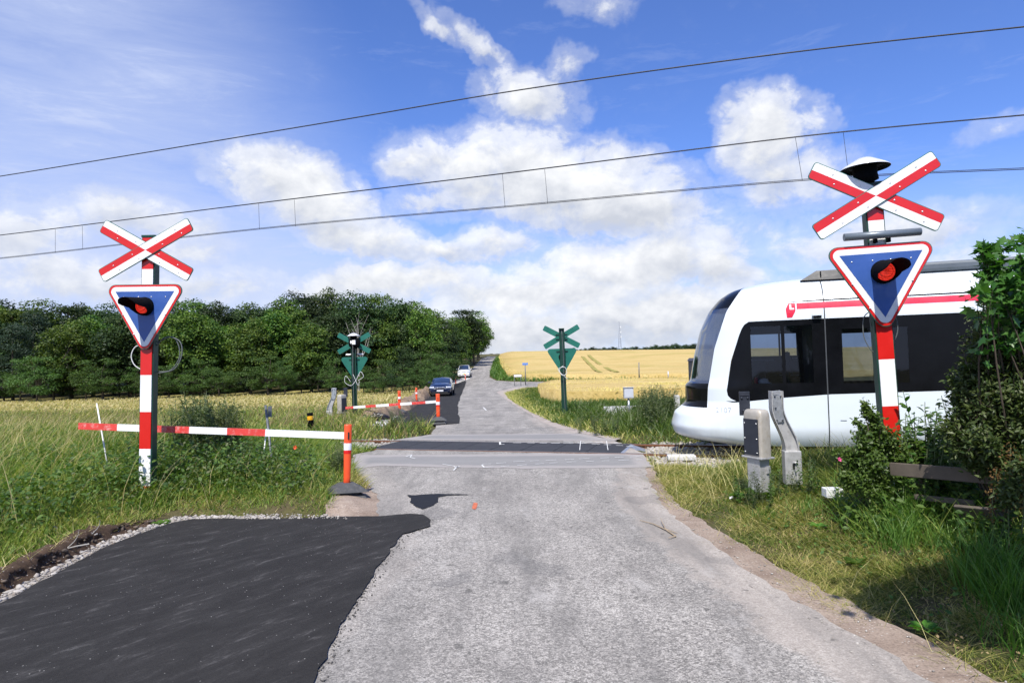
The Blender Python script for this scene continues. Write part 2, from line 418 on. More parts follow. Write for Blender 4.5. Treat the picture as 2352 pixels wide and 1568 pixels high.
wo = t.nodes.new('ShaderNodeOutputWorld'); t.links.new(bg.outputs[0], wo.inputs[0])

# ------------------------------------------------------------------ ground materials
def m_ground():
    m = bpy.data.materials.new('ground_soil_grass'); t = nt(m); p = wpos(t)
    a = noise(t, .35, 4, .6, p); b = noise(t, 3.5, 5, .7, p); c = noise(t, 22, 5, .7, p)
    g = mix(t, ramp(t, a, [(.4, 0.), (.62, 1.)]), (.075, .09, .024), (.15, .125, .05))
    s = mix(t, ramp(t, b, [(.42, 0.), (.62, 1.)]), g, (.11, .082, .05))
    s = mix(t, ramp(t, c, [(.35, .55), (.75, 0.)]), s, (.04, .045, .014))
    finish(t, s, .95, 0, c, .8, .04, .2); return m
def m_oldroad():
    m = bpy.data.materials.new('worn_grey_asphalt'); t = nt(m); p = wpos(t); e = attr(t, 'edge')
    big = noise(t, .55, 5, .65, p, .4); med = noise(t, 2.6, 6, .7, scaled(t, p, (1, .45, 1)), .3)
    v = t.nodes.new('ShaderNodeTexVoronoi'); v.inputs['Scale'].default_value = 95; t.links.new(p, v.inputs['Vector'])
    v2 = t.nodes.new('ShaderNodeTexVoronoi'); v2.inputs['Scale'].default_value = 50; t.links.new(p, v2.inputs['Vector'])
    fine = noise(t, 70, 3, .7, p)
    base = mix(t, ramp(t, big, [(.3, 0.), (.7, 1.)]), (.27, .252, .23), (.385, .362, .33))
    base = mix(t, math_(t, 'MULTIPLY', ramp(t, med, [(.47, 0.), (.72, 1.)]), .5), base, (.14, .134, .125))
    sc = t.nodes.new('ShaderNodeSeparateColor'); t.links.new(v.outputs['Color'], sc.inputs[0]); sc2 = t.nodes.new('ShaderNodeSeparateColor'); t.links.new(v2.outputs['Color'], sc2.inputs[0])
    st = math_(t, 'ADD', math_(t, 'MULTIPLY', sc.outputs[0], .6), math_(t, 'MULTIPLY', sc2.outputs[0], .5))
    base = mix(t, 1.0, base, ramp(t, st, [(.12, .50), (.5, .96), (.95, 1.5)]), 'MULTIPLY')
    base = mix(t, ramp(t, v.outputs['Distance'], [(.45, 0.), (.8, .5)]), base, (.05, .05, .052))
    dust = math_(t, 'MULTIPLY', ramp(t, math_(t, 'ADD', e, math_(t, 'MULTIPLY', noise(t, 1.6, 5, .7, p), -.9)), [(.0, 1.), (.11, 0.)]), .55)
    sep = t.nodes.new('ShaderNodeSeparateXYZ'); t.links.new(p, sep.inputs[0])
    near = ramp(t, math_(t, 'MULTIPLY', sep.outputs[1], 1/40), [(.55, 1.), (.9, .35)])
    rightm = ramp(t, math_(t, 'MULTIPLY_ADD', sep.outputs[0], .2, .5), [(.42, .35), (.75, 1.)])
    base = mix(t, math_(t, 'MULTIPLY', math_(t, 'MULTIPLY', dust, near), rightm), base, mix(t, fine, (.35, .30, .26), (.45, .40, .35)))
    # tyre smears and cracks beyond the crossing
    sme = noise(t, 3.2, 6, .7, scaled(t, p, (.35, 2.2, 1), (0, 0, R(12))), .5)
    yy = ramp(t, math_(t, 'MULTIPLY', sep.outputs[1], 1/40), [(.40, 0.), (.45, 1.), (.75, .6), (.95, 0.)])
    base = mix(t, math_(t, 'MULTIPLY', math_(t, 'MULTIPLY', ramp(t, sme, [(.52, 0.), (.66, 1.)]), yy), .6), base, (.09, .09, .095))
    pat = noise(t, .9, 3, .4, scaled(t, p, (1, .8, 1), loc=(3.7, 9.1, 0)), .2)
    lng = noise(t, 1.3, 5, .65, scaled(t, p, (1.1, .16, 1)), .3); base = mix(t, ramp(t, lng, [(.44, 0.), (.66, .68)]), base, (.150, .143, .134))
    lp = noise(t, 2.2, 5, .7, scaled(t, p, (1.2, .5, 1), loc=(5, 2, 0))); base = mix(t, ramp(t, lp, [(.58, 0.), (.7, .5)]), base, (.42, .40, .375))
    vc = t.nodes.new('ShaderNodeTexVoronoi'); vc.feature = 'DISTANCE_TO_EDGE'; vc.inputs['Scale'].default_value = .75; dv = t.nodes.new('ShaderNodeVectorMath'); dv.operation = 'ADD'; t.links.new(p, dv.inputs[0]); t.links.new(noise(t, 1.8, 5, .7, p, 0, 'Color'), dv.inputs[1]); t.links.new(dv.outputs[0], vc.inputs['Vector'])
    base = mix(t, math_(t, 'MULTIPLY', ramp(t, vc.outputs['Distance'], [(.003, .45), (.010, 0.)]), ramp(t, lp, [(.52, 0.), (.58, 1.)])), base, (.09, .086, .08))
    base = mix(t, ramp(t, pat, [(.655, 0.), (.67, .28)]), base, (.085, .085, .088))
    spots = noise(t, 5.5, 2, .5, p); base = mix(t, ramp(t, spots, [(.68, 0.), (.73, .6)]), base, (.07, .068, .064))
    finish(t, base, .9, 0, mix(t, .5, v.outputs['Distance'], fine), .45, .012, .15); return m
def m_newroad():
    m = bpy.data.materials.new('fresh_black_asphalt'); t = nt(m); p = wpos(t)
    rp = scaled(t, p, (1, 1, 1), (0, 0, R(-52)))
    big = noise(t, .8, 4, .6, p); st = noise(t, 2.2, 6, .75, scaled(t, rp, (.8, 2.4, 1)), .3); fine = noise(t, 60, 3, .7, p)
    v = t.nodes.new('ShaderNodeTexVoronoi'); v.inputs['Scale'].default_value = 26; t.links.new(p, v.inputs['Vector'])
    base = mix(t, big, (.0140, .0132, .0128), (.026, .0245, .0235))
    base = mix(t, ramp(t, fine, [(.35, 0.), (.75, .5)]), base, (.036, .035, .034))
    n2 = noise(t, 6, 5, .8, scaled(t, rp, (.7, 2.4, 1)), .2)
    pale = math_(t, 'MULTIPLY', ramp(t, st, [(.52, 0.), (.66, 1.)]), ramp(t, n2, [(.5, 0.), (.64, 1.)]))
    base = mix(t, math_(t, 'MULTIPLY', pale, .42), base, (.22, .21, .205))
    base = mix(t, math_(t, 'MULTIPLY', ramp(t, st, [(.42, 0.), (.7, 1.)]), .2), base, (.085, .082, .080))
    sc = t.nodes.new('ShaderNodeSeparateColor'); t.links.new(v.outputs['Color'], sc.inputs[0])
    dots = math_(t, 'MULTIPLY', ramp(t, v.outputs['Distance'], [(.07, 1.), (.14, 0.)]), ramp(t, sc.outputs[1], [(.84, 0.), (.9, 1.)]))
    base = mix(t, math_(t, 'MULTIPLY', dots, .8), base, (.40, .39, .37))
    finish(t, base, ramp(t, fine, [(.2, .7), (.8, .9)]), 0, fine, .6, .012, .15); return m
def m_approach():
    m = bpy.data.materials.new('smooth_grey_asphalt'); t = nt(m); p = wpos(t)
    a = noise(t, 1.2, 5, .6, scaled(t, p, (.4, 1.6, 1))); f = noise(t, 60, 3, .7, p)
    b = mix(t, a, (.15, .145, .14), (.25, .24, .225)); b = mix(t, ramp(t, f, [(.4, 0.), (.8, .5)]), b, (.33, .33, .33))
    e = attr(t, 'edge'); b = mix(t, ramp(t, math_(t, 'ADD', e, math_(t, 'MULTIPLY', noise(t, 3, 5, .7, p), -.4)), [(.0, .7), (.15, 0.)]), b, (.33, .30, .28))
    finish(t, b, .8, 0, f, .3, .006, .4); return m
def m_dirt(name='dry_sandy_dirt', c0=(.20, .145, .11), c1=(.42, .34, .275)):
    m = bpy.data.materials.new(name); t = nt(m); p = wpos(t)
    a = noise(t, 1.5, 6, .7, p, .3); f = noise(t, 45, 4, .75, p); v = t.nodes.new('ShaderNodeTexVoronoi'); v.inputs['Scale'].default_value = 40; t.links.new(p, v.inputs['Vector'])
    b = mix(t, ramp(t, a, [(.3, 0.), (.7, 1.)]), c0, c1); b = mix(t, ramp(t, f, [(.3, .6), (.55, 0.)]), b, tuple(v_*.45 for v_ in c0))
    sc = t.nodes.new('ShaderNodeSeparateColor'); t.links.new(v.outputs['Color'], sc.inputs[0])
    b = mix(t, math_(t, 'MULTIPLY', ramp(t, v.outputs['Distance'], [(.15, 1.), (.3, 0.)]), ramp(t, sc.outputs[0], [(.7, 0.), (.75, .8)])), b, (.5, .46, .42))
    finish(t, b, .95, 0, f, .8, .015, .2); return m
def m_rubber():
    m = bpy.data.materials.new('rubber_crossing_panel'); t = nt(m); p = objcoord(t)
    v = t.nodes.new('ShaderNodeTexVoronoi'); v.inputs['Scale'].default_value = 22; v.inputs['Randomness'].default_value = .1; t.links.new(p, v.inputs['Vector'])
    a = noise(t, 3, 6, .7, p); b = mix(t, a, (.018, .019, .023), (.055, .056, .062))
    b = mix(t, ramp(t, noise(t, 40, 4, .8, p), [(.6, 0.), (.75, .45)]), b, (.25, .24, .23))
    b = mix(t, ramp(t, v.outputs['Distance'], [(.1, .5), (.35, 0.)]), b, (.09, .09, .095))
    finish(t, b, .75, 0, v.outputs['Distance'], .6, .01, .2); return m
def m_field(name, cols, streak, sc=1.0):
    m = bpy.data.materials.new(name); t = nt(m); p = wpos(t)
    s = noise(t, streak, 5, .65, scaled(t, p, (.12, 1, 1), (0, 0, R(8)))); f = noise(t, 7*sc, 5, .75, p); g = noise(t, .09, 4, .6, p, .5)
    b = mix(t, ramp(t, s, [(.35, 0.), (.65, 1.)]), cols[0], cols[1]); b = mix(t, ramp(t, g, [(.5, 0.), (.66, .6)]), b, cols[2])
    b = mix(t, ramp(t, f, [(.32, .6), (.52, 0.), (.6, 0.), (.8, .55)]), b, mix(t, ramp(t, f, [(.49, 0.), (.5, 1.)]), cols[3], cols[4]))
    finish(t, b, .95, 0, f, .9, .12, .15); return m
MG = m_ground(); MOLD = m_oldroad(); MNEW = m_newroad(); MAPP = m_approach(); MDIRT = m_dirt(); MRUB = m_rubber()
MGRAV = m_dirt('pale_gravel', (.20, .175, .15), (.38, .35, .31))
MPAINT = simple('white_marking_paint', (.62, .62, .6), .7, 0, .2, 30, .1)

# ------------------------------------------------------------------ ground sheet
def stretch(a, b, step, lo, hi, grow):
    c = list(np.arange(a, b, step)); s = step; x = c[-1]
    while x < hi: s *= grow; x += s; c.append(x)
    s = step; x = a; pre = []
    while x > lo: s *= grow; x -= s; pre.append(x)
    return np.array(pre[::-1]+c)
gx = stretch(-11, 9, .11, -900, 900, 1.06); gy = stretch(2.5, 17.5, .11, -50, 1100, 1.035)
X, Y = np.meshgrid(gx, gy, indexing='ij'); Z = zt(X, Y) - .012
nx, ny = X.shape; idx = np.arange(nx*ny).reshape(nx, ny)
me = np_mesh('ground', np.column_stack([X.ravel(), Y.ravel(), Z.ravel()]), [(np.column_stack([idx[:-1, :-1].ravel(), idx[1:, :-1].ravel(), idx[1:, 1:].ravel(), idx[:-1, 1:].ravel()]), 0)], smooth=True)
tag(link('ground', me, MG), 'uneven grassy ground with bare brown soil', kind='structure')
del X, Y, Z

def struct(o, label): return tag(o, label, kind='structure')
struct(sheet('old_road', jag(OLD_ROAD, .14, .05, 3), .010, MOLD, .3), 'worn light grey asphalt road running over the crossing')
struct(sheet('fresh_asphalt', jag(NEW_NEAR, .07, .018, 5), .026, MNEW, .4), 'fresh black asphalt strip at the lower left')
struct(sheet('fresh_asphalt', jag(NEW_FAR, .25, .05, 6), .030, MNEW, .5), 'fresh black asphalt strip beyond the crossing with the dark car on it')
struct(sheet('dirt_verge', jag(DIRT_L, .1, .05, 7), .004, MDIRT, .2, zfun=lambda x, y: np.maximum(zt(x, y)+.012, zb(x, y))), 'pinkish sandy dirt beside the orange post')
struct(sheet('dirt_verge', jag(DIRT_R, .08, .035, 8), .003, MDIRT, .3, zfun=lambda x, y: np.maximum(zt(x, y)+.012, zb(x, y))), 'sandy dirt strip between grey road and right grass')
struct(sheet('dirt_verge', jag(DIRT_FAR, .2, .06, 9), .013, m_dirt('pale_dusty_shoulder', (.30, .25, .22), (.46, .41, .37)), .4), 'pale dusty shoulder of the road bend beyond the crossing')
struct(sheet('gravel_strip', jag(GRAVEL, .12, .02, 10), .012, MGRAV, .3), 'pale gravel bed along the fresh asphalt')
GR_FAR = G2([(880, 985), (955, 929), (987, 908), (1015, 895), (1047, 882), (1067, 874), (1085, 866), (1066, 866), (1045, 874), (1010, 889), (975, 905), (940, 922), (900, 946), (866, 966), (855, 984)])
struct(sheet('gravel_strip', jag(GR_FAR, .25, .06, 11), .016, m_dirt('white_gravel', (.50, .49, .46), (.72, .70, .66)), .4), 'white gravel edge along the far fresh asphalt')
APPN = G2([(812, 1046), (1474, 1042), (1502, 1074), (1400, 1076), (1200, 1077), (1000, 1074), (880, 1070), (806, 1078)])
struct(sheet('approach_patch', jag(APPN, .12, .035, 12), .014, MAPP, .3), 'smooth grey asphalt patch on the near side of the rails')
APPF = G2([(985, 999), (1325, 996), (1418, 1012.6), (905, 1011)])
struct(sheet('approach_patch', jag(APPF, .15, .02, 13), .014, MAPP, .3), 'smooth grey asphalt patch on the far side of the rails')
POT = G2([(934, 1138), (950, 1139), (985, 1137), (1020, 1136), (1090, 1137.5), (1030, 1140), (1006, 1144), (1004, 1155), (992, 1164), (972, 1171), (955, 1164), (944, 1155), (946, 1145), (935, 1141)])
MTAR = simple('wet_black_tar', (.010, .010, .011), .6, 0, .5, 12, .8, spec=.25)
struct(sheet('pothole_patch', jag(POT, .03, .022, 14), .017, MTAR, .1), 'black tar patch with a tail on the grey road')
for pts, c in (([(1088, 1156), (1098, 1157), (1092, 1172), (1084, 1170)], (.5, .13, .06)),):
    struct(sheet('paint_mark', jag(G2(pts), .03, .01, 15), .016, simple('orange_spray', c, .8, 0, .4, 30), .1), 'small orange spray mark on the grey road')

# sprayed survey marks, thin lines lying on the asphalt
def stroke(sheet_pts, wpx, zo):
    mb = MB()
    for pts in sheet_pts:
        g = [np.array([*G(x, y)[:2]]) for x, y in pts]
        for a, b in zip(g[:-1], g[1:]):
            L = np.linalg.norm(b-a)
            if L < 1e-4: continue
            n_ = np.array([-(b-a)[1], (b-a)[0]])/L*wpx
            q = [a-n_, b-n_, b+n_, a+n_]; mb.add([(p[0], p[1], zb(p[0], p[1])+zo) for p in q], [(0, 1, 2, 3)])
    return mb
def cr(x, y): return ((800+x*.38265)*.91875, (1060+y*.38265)*.91875)
near_l = [[cr(*a), cr(*b)] for a, b in [((1060, 268), (1120, 265)), ((1150, 262), (1215, 258)), ((1262, 252), (1338, 248)), ((1372, 247), (1430, 245)), ((1475, 243), (1545, 240)), ((1600, 238), (1660, 235)), ((1692, 233), (1760, 231)), ((1832, 228), (1888, 225)), ((1925, 223), (1985, 221)), ((2025, 222), (2090, 218)),
          ((1075, 289), (1133, 285)), ((1180, 283), (1238, 279)), ((1290, 276), (1350, 271)), ((1405, 267), (1462, 264)), ((1500, 261), (1552, 258)), ((1612, 254), (1675, 252)), ((1740, 250), (1790, 248)), ((1843, 247), (1890, 245)), ((1950, 243), (2018, 240)), ((2065, 240), (2105, 238)), ((1058, 272), (1072, 289))]]
struct(stroke(near_l, .016, .022).build('survey_marks', MPAINT), 'dashed white survey lines sprayed on the near grey patch')
odd = [[cr(*p) for p in q] for q in ([(560, 218), (580, 210), (600, 203), (590, 222), (622, 231)], [(560, 218), (600, 218)], [(800, 267), (870, 279), (900, 288), (912, 284), (895, 281), (880, 290)], [(890, 290), (872, 309)])]
struct(stroke(odd, .014, .022).build('survey_marks', MPAINT), 'looped white spray marks on the near grey patch')
fm = [[(985, 943.5), (1000, 944), (1115, 942)], [(1110, 936), (1117, 943)]]
struct(stroke(fm, .03, .022).build('survey_marks', MPAINT), 'white line with a hooked end on the road beyond the crossing')

# ------------------------------------------------------------------ track, rails, crossing panels
def m_rust():
    m = bpy.data.materials.new('rusty_rail_steel'); t = nt(m); oc = objcoord(t); n_ = noise(t, 9, 6, .7, oc)
    finish(t, mix(t, n_, (.10, .038, .018), (.25, .11, .055)), .8, .2, noise(t, 60, 3, .7, oc), .4, .004); return m
MRUST = m_rust(); MSHINE = simple('polished_rail_head', (.42, .38, .35), .32, .9, .15, 5, .05)
MBALL = m_dirt('pale_ballast', (.22, .21, .20), (.5, .48, .46))
tb = [tuple(track(u, o)[:2]) for u, o in ((90, -1.7), (90, 1.7), (3.1, 1.7), (3.1, -1.7))]
struct(sheet('ballast', tb, -.055, MBALL, .5), 'ballast bed of the track on the left')
tb = [tuple(track(u, o)[:2]) for u, o in ((-2.9, -1.7), (-2.9, 1.7), (-60, 1.7), (-60, -1.7))]
struct(sheet('ballast', tb, -.055, MBALL, .5), 'ballast bed of the track under the tram')
rails = empty('railway_track', T0); tag(rails, 'rusty railway track passing through the level crossing', 'railway track')
for s in (1, -1):
    prof = [(-.036, 0), (.036, 0), (.036, -.035), (.010, -.05), (.010, -.12), (.07, -.145), (-.07, -.145), (-.010, -.12), (-.010, -.05), (-.036, -.035)]
    mb = MB(); vs = []
    for u in (90, -60): vs += [track(u, s*.7535+x, z+.022)-T0 for x, z in prof]
    n_ = len(prof); mb.add(vs, [(i, (i+1) % n_, (i+1) % n_+n_, i+n_) for i in range(n_)]+[tuple(range(n_)), tuple(range(n_, 2*n_))])
    mb.build('rail', MRUST, rails)
    mb = MB(); vs = [track(u, s*.7535+x, .0245)-T0 for u in (90, -60) for x in (-.026, .026)]
    mb.add(vs, [(0, 1, 3, 2)]).build('running_surface', MSHINE, rails)
sl_ = MB()
for i in range(-80, 140):
    u = i*.62
    if -3.4 < u < 3.4: continue
    sl_.box(track(u, 0, -.17)-T0, (.24, 2.4, .16), rz=math.atan2(TD[1], TD[0]), bev=.015)
so_ = sl_.build('sleepers', simple('weathered_concrete_sleeper', (.30, .29, .27), .9, 0, .2, 8, .4, grime=(.12, .09, .07)), rails)
so_['kind'] = 'stuff'
# rubber panels between the rails, with bevelled ends
trz = math.atan2(TD[1], TD[0])
def uo(x, y):
    p = G(x, y)-T0; return float(np.dot(p, TD)), float(np.dot(p, TN))
uL = (uo(858, 1033)[0]+uo(915, 1014)[0])/2; uR = (uo(1466, 1036)[0]+uo(1425, 1016)[0])/2
npan = 8; W_ = (uL-uR)/npan
deck = empty('crossing_deck', T0, trz); tag(deck, 'black rubber deck between the rails of the level crossing', 'crossing deck')
def dk(u, z=0): return (-(u), 0, z) if False else tuple(Matrix.Rotation(-trz, 3, 'Z') @ Vector(track(u, 0, z)-T0))
for i in range(npan):
    u = uR + (i+.5)*W_
    o = MB().box((0, 0, 0), (W_-.012, 1.40, .08), bev=.008).build('rubber_panel', MRUB, deck)
    o.location = dk(u, -.014)
MGALV = simple('galvanised_steel', (.52, .54, .56), .42, .75, .18, 9, .15, grime=(.30, .29, .27))
o = MB().add([(0, -.70, .02), (0, .70, .02), (-.42, .62, -.09), (-.42, -.62, -.09)], [(0, 1, 2, 3)]).build('end_plate', MGALV, deck, solid=.012)
o.location = dk(uR); o['label'] = 'sloping galvanised end plate'
o = MB().add([(0, -.70, .02), (0, .70, .02), (.62, .62, -.09), (.62, -.62, -.09)], [(0, 1, 2, 3)]).build('end_plate', MRUB, deck, solid=.012)
o.location = dk(uL)
pm = [[cr(*a), cr(*b)] for a, b in [((1175, 124), (1215, 122)), ((1262, 130), (1315, 130)), ((1355, 131), (1402, 131)), ((1436, 131), (1482, 132)), ((1510, 132), (1568, 133)), ((1590, 122), (1652, 123)), ((1590, 133), (1655, 134)), ((1682, 131), (1740, 133)), ((1775, 138), (1830, 139)), ((1855, 142), (1902, 143)), ((1935, 147), (1980, 148)), ((2000, 152), (2045, 154)), ((1705, 122), (1780, 124)), ((1800, 125), (1848, 127)), ((1920, 131), (1972, 132)), ((1180, 142), (1205, 139)), ((1175, 124), (1178, 142)), ((1703, 118), (1697, 178)), ((1872, 118), (1882, 178))]]
struct(stroke(pm[:-2], .022, .033).build('survey_marks', MPAINT), 'dashed white survey lines sprayed on the black rubber panels')
w.cycles.sampling_method = 'MANUAL'; w.cycles.sample_map_resolution = 128
struct(stroke(pm[-2:], .008, .034).build('survey_marks', MPAINT), 'two white cross lines on the black rubber panels')
# ------------------------------------------------------------------ crossing signals
MRED = simple('red_sign_paint', (.60, .012, .008), .35, 0, .08, 5, .02, coat=.3)
MWHT = simple('white_sign_paint', (.80, .80, .78), .4, 0, .05, 5, .02, coat=.3, grime=(.58, .57, .54))
MPW = simple('white_post_paint', (.80, .80, .79), .45, 0, .04, 4, .02)
MBLU = simple('blue_sign_paint', (.035, .095, .33), .4, 0, .12, 6, .02, coat=.3)
MRIM = simple('black_sign_rim', (.012, .013, .013), .5, 0, .2)
MGRN = simple('green_sign_back', (.010, .135, .095), .45, 0, .15, 4, .04, coat=.2)
MDGR = simple('dark_green_post', (.006, .045, .030), .45, 0, .25, 5, .05)
MBLK = simple('black_plastic_hood', (.0035, .004, .005), .8, 0, .25, 12, .15, spec=.08)
MGRY = simple('grey_light_tube', (.14, .17, .20), .35, .2, .1)
MWIRE = simple('white_cable', (.68, .68, .66), .5, 0, .1)
MGWIRE = simple('grey_cable', (.10, .11, .11), .5, 0, .1)
MSCR = simple('zinc_screw', (.72, .72, .72), .35, .5, .1)
def m_lens():
    m = bpy.data.materials.new('lit_red_lens'); t = nt(m); oc = objcoord(t)
    wv_ = t.nodes.new('ShaderNodeTexVoronoi'); wv_.inputs['Scale'].default_value = 62; wv_.inputs['Randomness'].default_value = .15; t.links.new(scaled(t, oc, (1.3, 1, .9)), wv_.inputs['Vector'])
    f = ramp(t, wv_.outputs['Distance'], [(.15, 1.), (.62, .12)])
    b = finish(t, mix(t, f, (.12, .003, .003), (.8, .03, .02)), .15, 0, wv_.outputs['Distance'], .5, .01, .6)
    t.links.new(mix(t, f, (.10, .0, .0), (1., .05, .03)), b.inputs['Emission Color']); b.inputs['Emission Strength'].default_value = .9; return m
MLENS = m_lens()

def rrect(L, Wd, r=.035, n=4):
    pts = []
    for sx, sz, a0 in ((1, 1, 0), (-1, 1, 90), (-1, -1, 180), (1, -1, 270)):
        for k in range(n+1):
            a = R(a0+90*k/n); pts.append((sx*(L-r)+math.cos(a)*r, sz*(Wd-r)+math.sin(a)*r))
    return pts
def rtri(s, r, inset=0.0, n=6):
    """downward triangle of side s, centred on x, top edge at z = 0"""
    h = s*math.sqrt(3)/2; k = inset
    A = [(-s/2+k*math.sqrt(3), -k), (s/2-k*math.sqrt(3), -k), (0, -h+2*k)]
    if r <= 0: return [(a_, b_*.955) for a_, b_ in A]
    pts = []
    for (px, pz), a0 in ((A[1], 90), (A[0], 210), (A[2], 330)):
        # centre of the corner circle lies towards the centroid
        cx, cz = 0, -h/3; d = math.hypot(cx-px, cz-pz); ux, uz = (cx-px)/d, (cz-pz)/d
        ox, oz = px+ux*2*r, pz+uz*2*r
        for i in range(n+1):
            a = R(a0 - 120*i/n) if False else None
        base = math.degrees(math.atan2(pz-oz, px-ox))
        for i in range(n+1):
            a = R(base-60+120*i/n); pts.append((ox+math.cos(a)*r, oz+math.sin(a)*r))
    # order anticlockwise by angle round the centroid
    pts.sort(key=lambda p: math.atan2(p[1]+h/3, p[0])); return [(a_, b_*.955) for a_, b_ in pts]
def clip_half(poly, sign):
    """part of a polygon with sign*z >= 0"""
    out = []; n = len(poly)
    for i in range(n):
        a, b = poly[i], poly[(i+1) % n]; da, db = a[1]*sign, b[1]*sign
        if da >= 0: out.append(a)
        if (da > 0 and db < 0) or (da < 0 and db > 0):
            k = da/(da-db); out.append((a[0]+(b[0]-a[0])*k, 0.))
    return out
def dome(mb, x, y, z, r, mi=0):
    mb.lathe([(r, 0), (r*.9, -r*.35), (r*.5, -r*.7), (.0005, -r*.8)], 8, (x, y, z), mi, 'Y')
def cable(pts, r=.006, n=6):
    """smooth a few points into a tube"""
    Pn = [Vector(p) for p in pts]; out = []
    for i in range(len(Pn)-1):
        p0, p1, p2, p3 = Pn[max(i-1, 0)], Pn[i], Pn[i+1], Pn[min(i+2, len(Pn)-1)]
        for k in range(6):
            s = k/6; out.append(.5*((2*p1)+(p2-p0)*s+(2*p0-5*p1+4*p2-p3)*s*s+(3*p1-p0-3*p2+p3)*s**3))
    out.append(Pn[-1]); return MB().tube(out, r, n)

def signal(label, loc, rz, tilt, H=3.60, bell=False, tube=False, cables=(), zc=3.36, zt_=2.88, far=False, seg0=.32, roll=0, hood_turn=0.0, cross_turn=0, lamp_box=False, ztop=None):
    """a level-crossing signal: faces -y; z measured from the ground"""
    root = empty('crossing_signal', loc, rz, tilt); tag(root, label, 'crossing signal', 'light signals of the level crossing')
    # post: a green channel with a striped front strip
    mb = MB(); mb.box((.0, .0, H/2-.25), (.195, .05, H+.5)); mb.box((-.088, .05, H/2-.25), (.018, .08, H+.5)); mb.box((.088, .05, H/2-.25), (.018, .08, H+.5)); mb.box((0, .03, H+.008), (.205, .13, .03))
    post = mb.build('post', MDGR, root)
    st = MB(); z = H-.02; k = 0
    # stripes run from the top, red first
    edges = [H-.03, H-.25 if False else zc-.20, zt_-.90]
    bands = []; zz = zt_-1.18; red = False
    zz = zt_-1.29
    bands.append((H-.02, zc-.265, 1)); bands.append((zc-.265, zt_-.45, 0)); bands.append((zt_-.45, zz, 1))
    while zz > -.3:
        bands.append((zz, max(zz-.523, -.3), 0 if not red else 1)); red = not red; zz -= .523
    for z1, z0, c in bands:
        st.box((0, -.034, (z1+z0)/2), (.165, .012, z1-z0), mi=c)
    st.build('striped_strip', [MPW, MRED], post)
    # St Andrew's cross: two blades, white above red
    Lb, Wb = .755, .103; ang = R(29.0)
    for j, s in enumerate((-1, 1)):
        y0 = -.075-.016*j
        ca, sa = math.cos(ang*s), math.sin(ang*s)
        def xf(v, ca=ca, sa=sa): return Vector((v.x*ca-v.z*sa, v.y, v.x*sa+v.z*ca+zc))
        b = MB(); b.prism(rrect(Lb, Wb), y0, y0+.014, mi=0, side=1, xf=xf)
        # the rear blade shows green from behind
        ob = b.build('cross_blade', [MGRN, MRIM], root)
        fc = MB(); pl = rrect(Lb-.008, Wb-.008, .030)
        up = clip_half(pl, 1); dn = clip_half(pl, -1); th = -2*ang*s
        nrm_ = (-math.sin(th), math.cos(th))            # normal of the other blade's centre line
        def clip_line(poly, sg):
            k_ = [( (p[0]*math.cos(th)+p[1]*math.sin(th)), (p[0]*nrm_[0]+p[1]*nrm_[1])) for p in poly]
            c_ = clip_half(k_, sg); return [(p[0]*math.cos(th)-p[1]*math.sin(th), p[0]*math.sin(th)+p[1]*math.cos(th)) for p in c_]
        # white on the upper and lower quarters, red on the left and right quarters
        for poly in (up, dn):
            for sg in (1, -1):
                q_ = clip_line(poly, sg)
                if len(q_) < 3: continue
                cx_q = sum(p[0] for p in q_)/len(q_); cz_q = sum(p[1] for p in q_)/len(q_)
                hz_own = cz_q > 0; hz_oth = (cx_q*nrm_[0]+cz_q*nrm_[1]) > 0
                fc.prism(q_, y0-.003, y0+.001, mi=0 if hz_own == hz_oth else 1, xf=xf)
        for dx in (-.52, -.2, .2, .52):
            for dz in (.04, -.055):
                p = xf(Vector((dx+(.06 if dz < 0 else 0), y0-.003, dz))); dome(fc, p.x, p.y, p.z, .010, 2)
        fc.build('blade_face', [MWHT, MRED, MSCR], ob)
    for z_ in (zc+.09, zc-.09, zt_-.1, zt_-.36): MB().box((0, -.05, z_), (.44 if z_ > zt_-.3 else .22, .03, .03)).build('bracket', MDGR, root)
    # triangle
    S = 1.235
    tri = MB().prism([(x, z+zt_) for x, z in rtri(S, .10)], -.085, -.07, mi=0, side=1).build('triangle_board', [MGRN, MRIM], root)
    fc = MB()
    fc.prism([(x, z+zt_) for x, z in rtri(S, .094, .008)], -.089, -.084, mi=0)
    fc.prism([(x, z+zt_) for x, z in rtri(S, .072, .036)], -.092, -.088, mi=1)
    fc.prism([(x, z+zt_) for x, z in rtri(S, 0, .105)], -.095, -.091, mi=2)
    for x, z in ((-.31, -.18), (-.09, -.18), (.10, -.18), (.31, -.18), (-.32, -.43), (.31, -.43), (-.155, -.71), (.135, -.71)): dome(fc, x, -.096, z+zt_, .0095, 3)
    fc.build('triangle_face', [MRED, MWHT, MBLU, MSCR], tri)
    # lamp
    lz = zt_-.315; lx = 0.01
    lamp = MB().lathe([(.0005, .14), (.10, .14), (.128, .10), (.132, 0), (.125, -.03), (.112, -.035), (.105, -.02), (.0005, -.02)][::-1], 32, (lx, -.12, lz), 0, 'Y').build('lamp_housing', MBLK, root)
    lens = MB().lathe([(.0005, -.045), (.05, -.04), (.088, -.02), (.104, .0)], 28, (lx, -.155, lz), 0, 'Y').build('lens', MLENS, lamp)
    lens.location = (0, 0, 0)
    hd = MB(); Lh = .42
    def hood(u, v):
        y = Lh*u; half = R(float(np.interp(u, [0, .06, .16, .32, .7, .88, 1], [174, 168, 128, 100, 84, 72, 44])))
        a = R(90)-half+2*half*v; r = .124*(1+.02*u) ; drop = -.035*u
        return (lx+r*math.cos(a)+hood_turn*u, -.13-y, lz+r*math.sin(a)+drop)
    hd.grid(hood, 30, 26); hdo = hd.build('hood', MBLK, lamp, recalc=False, solid=.006)
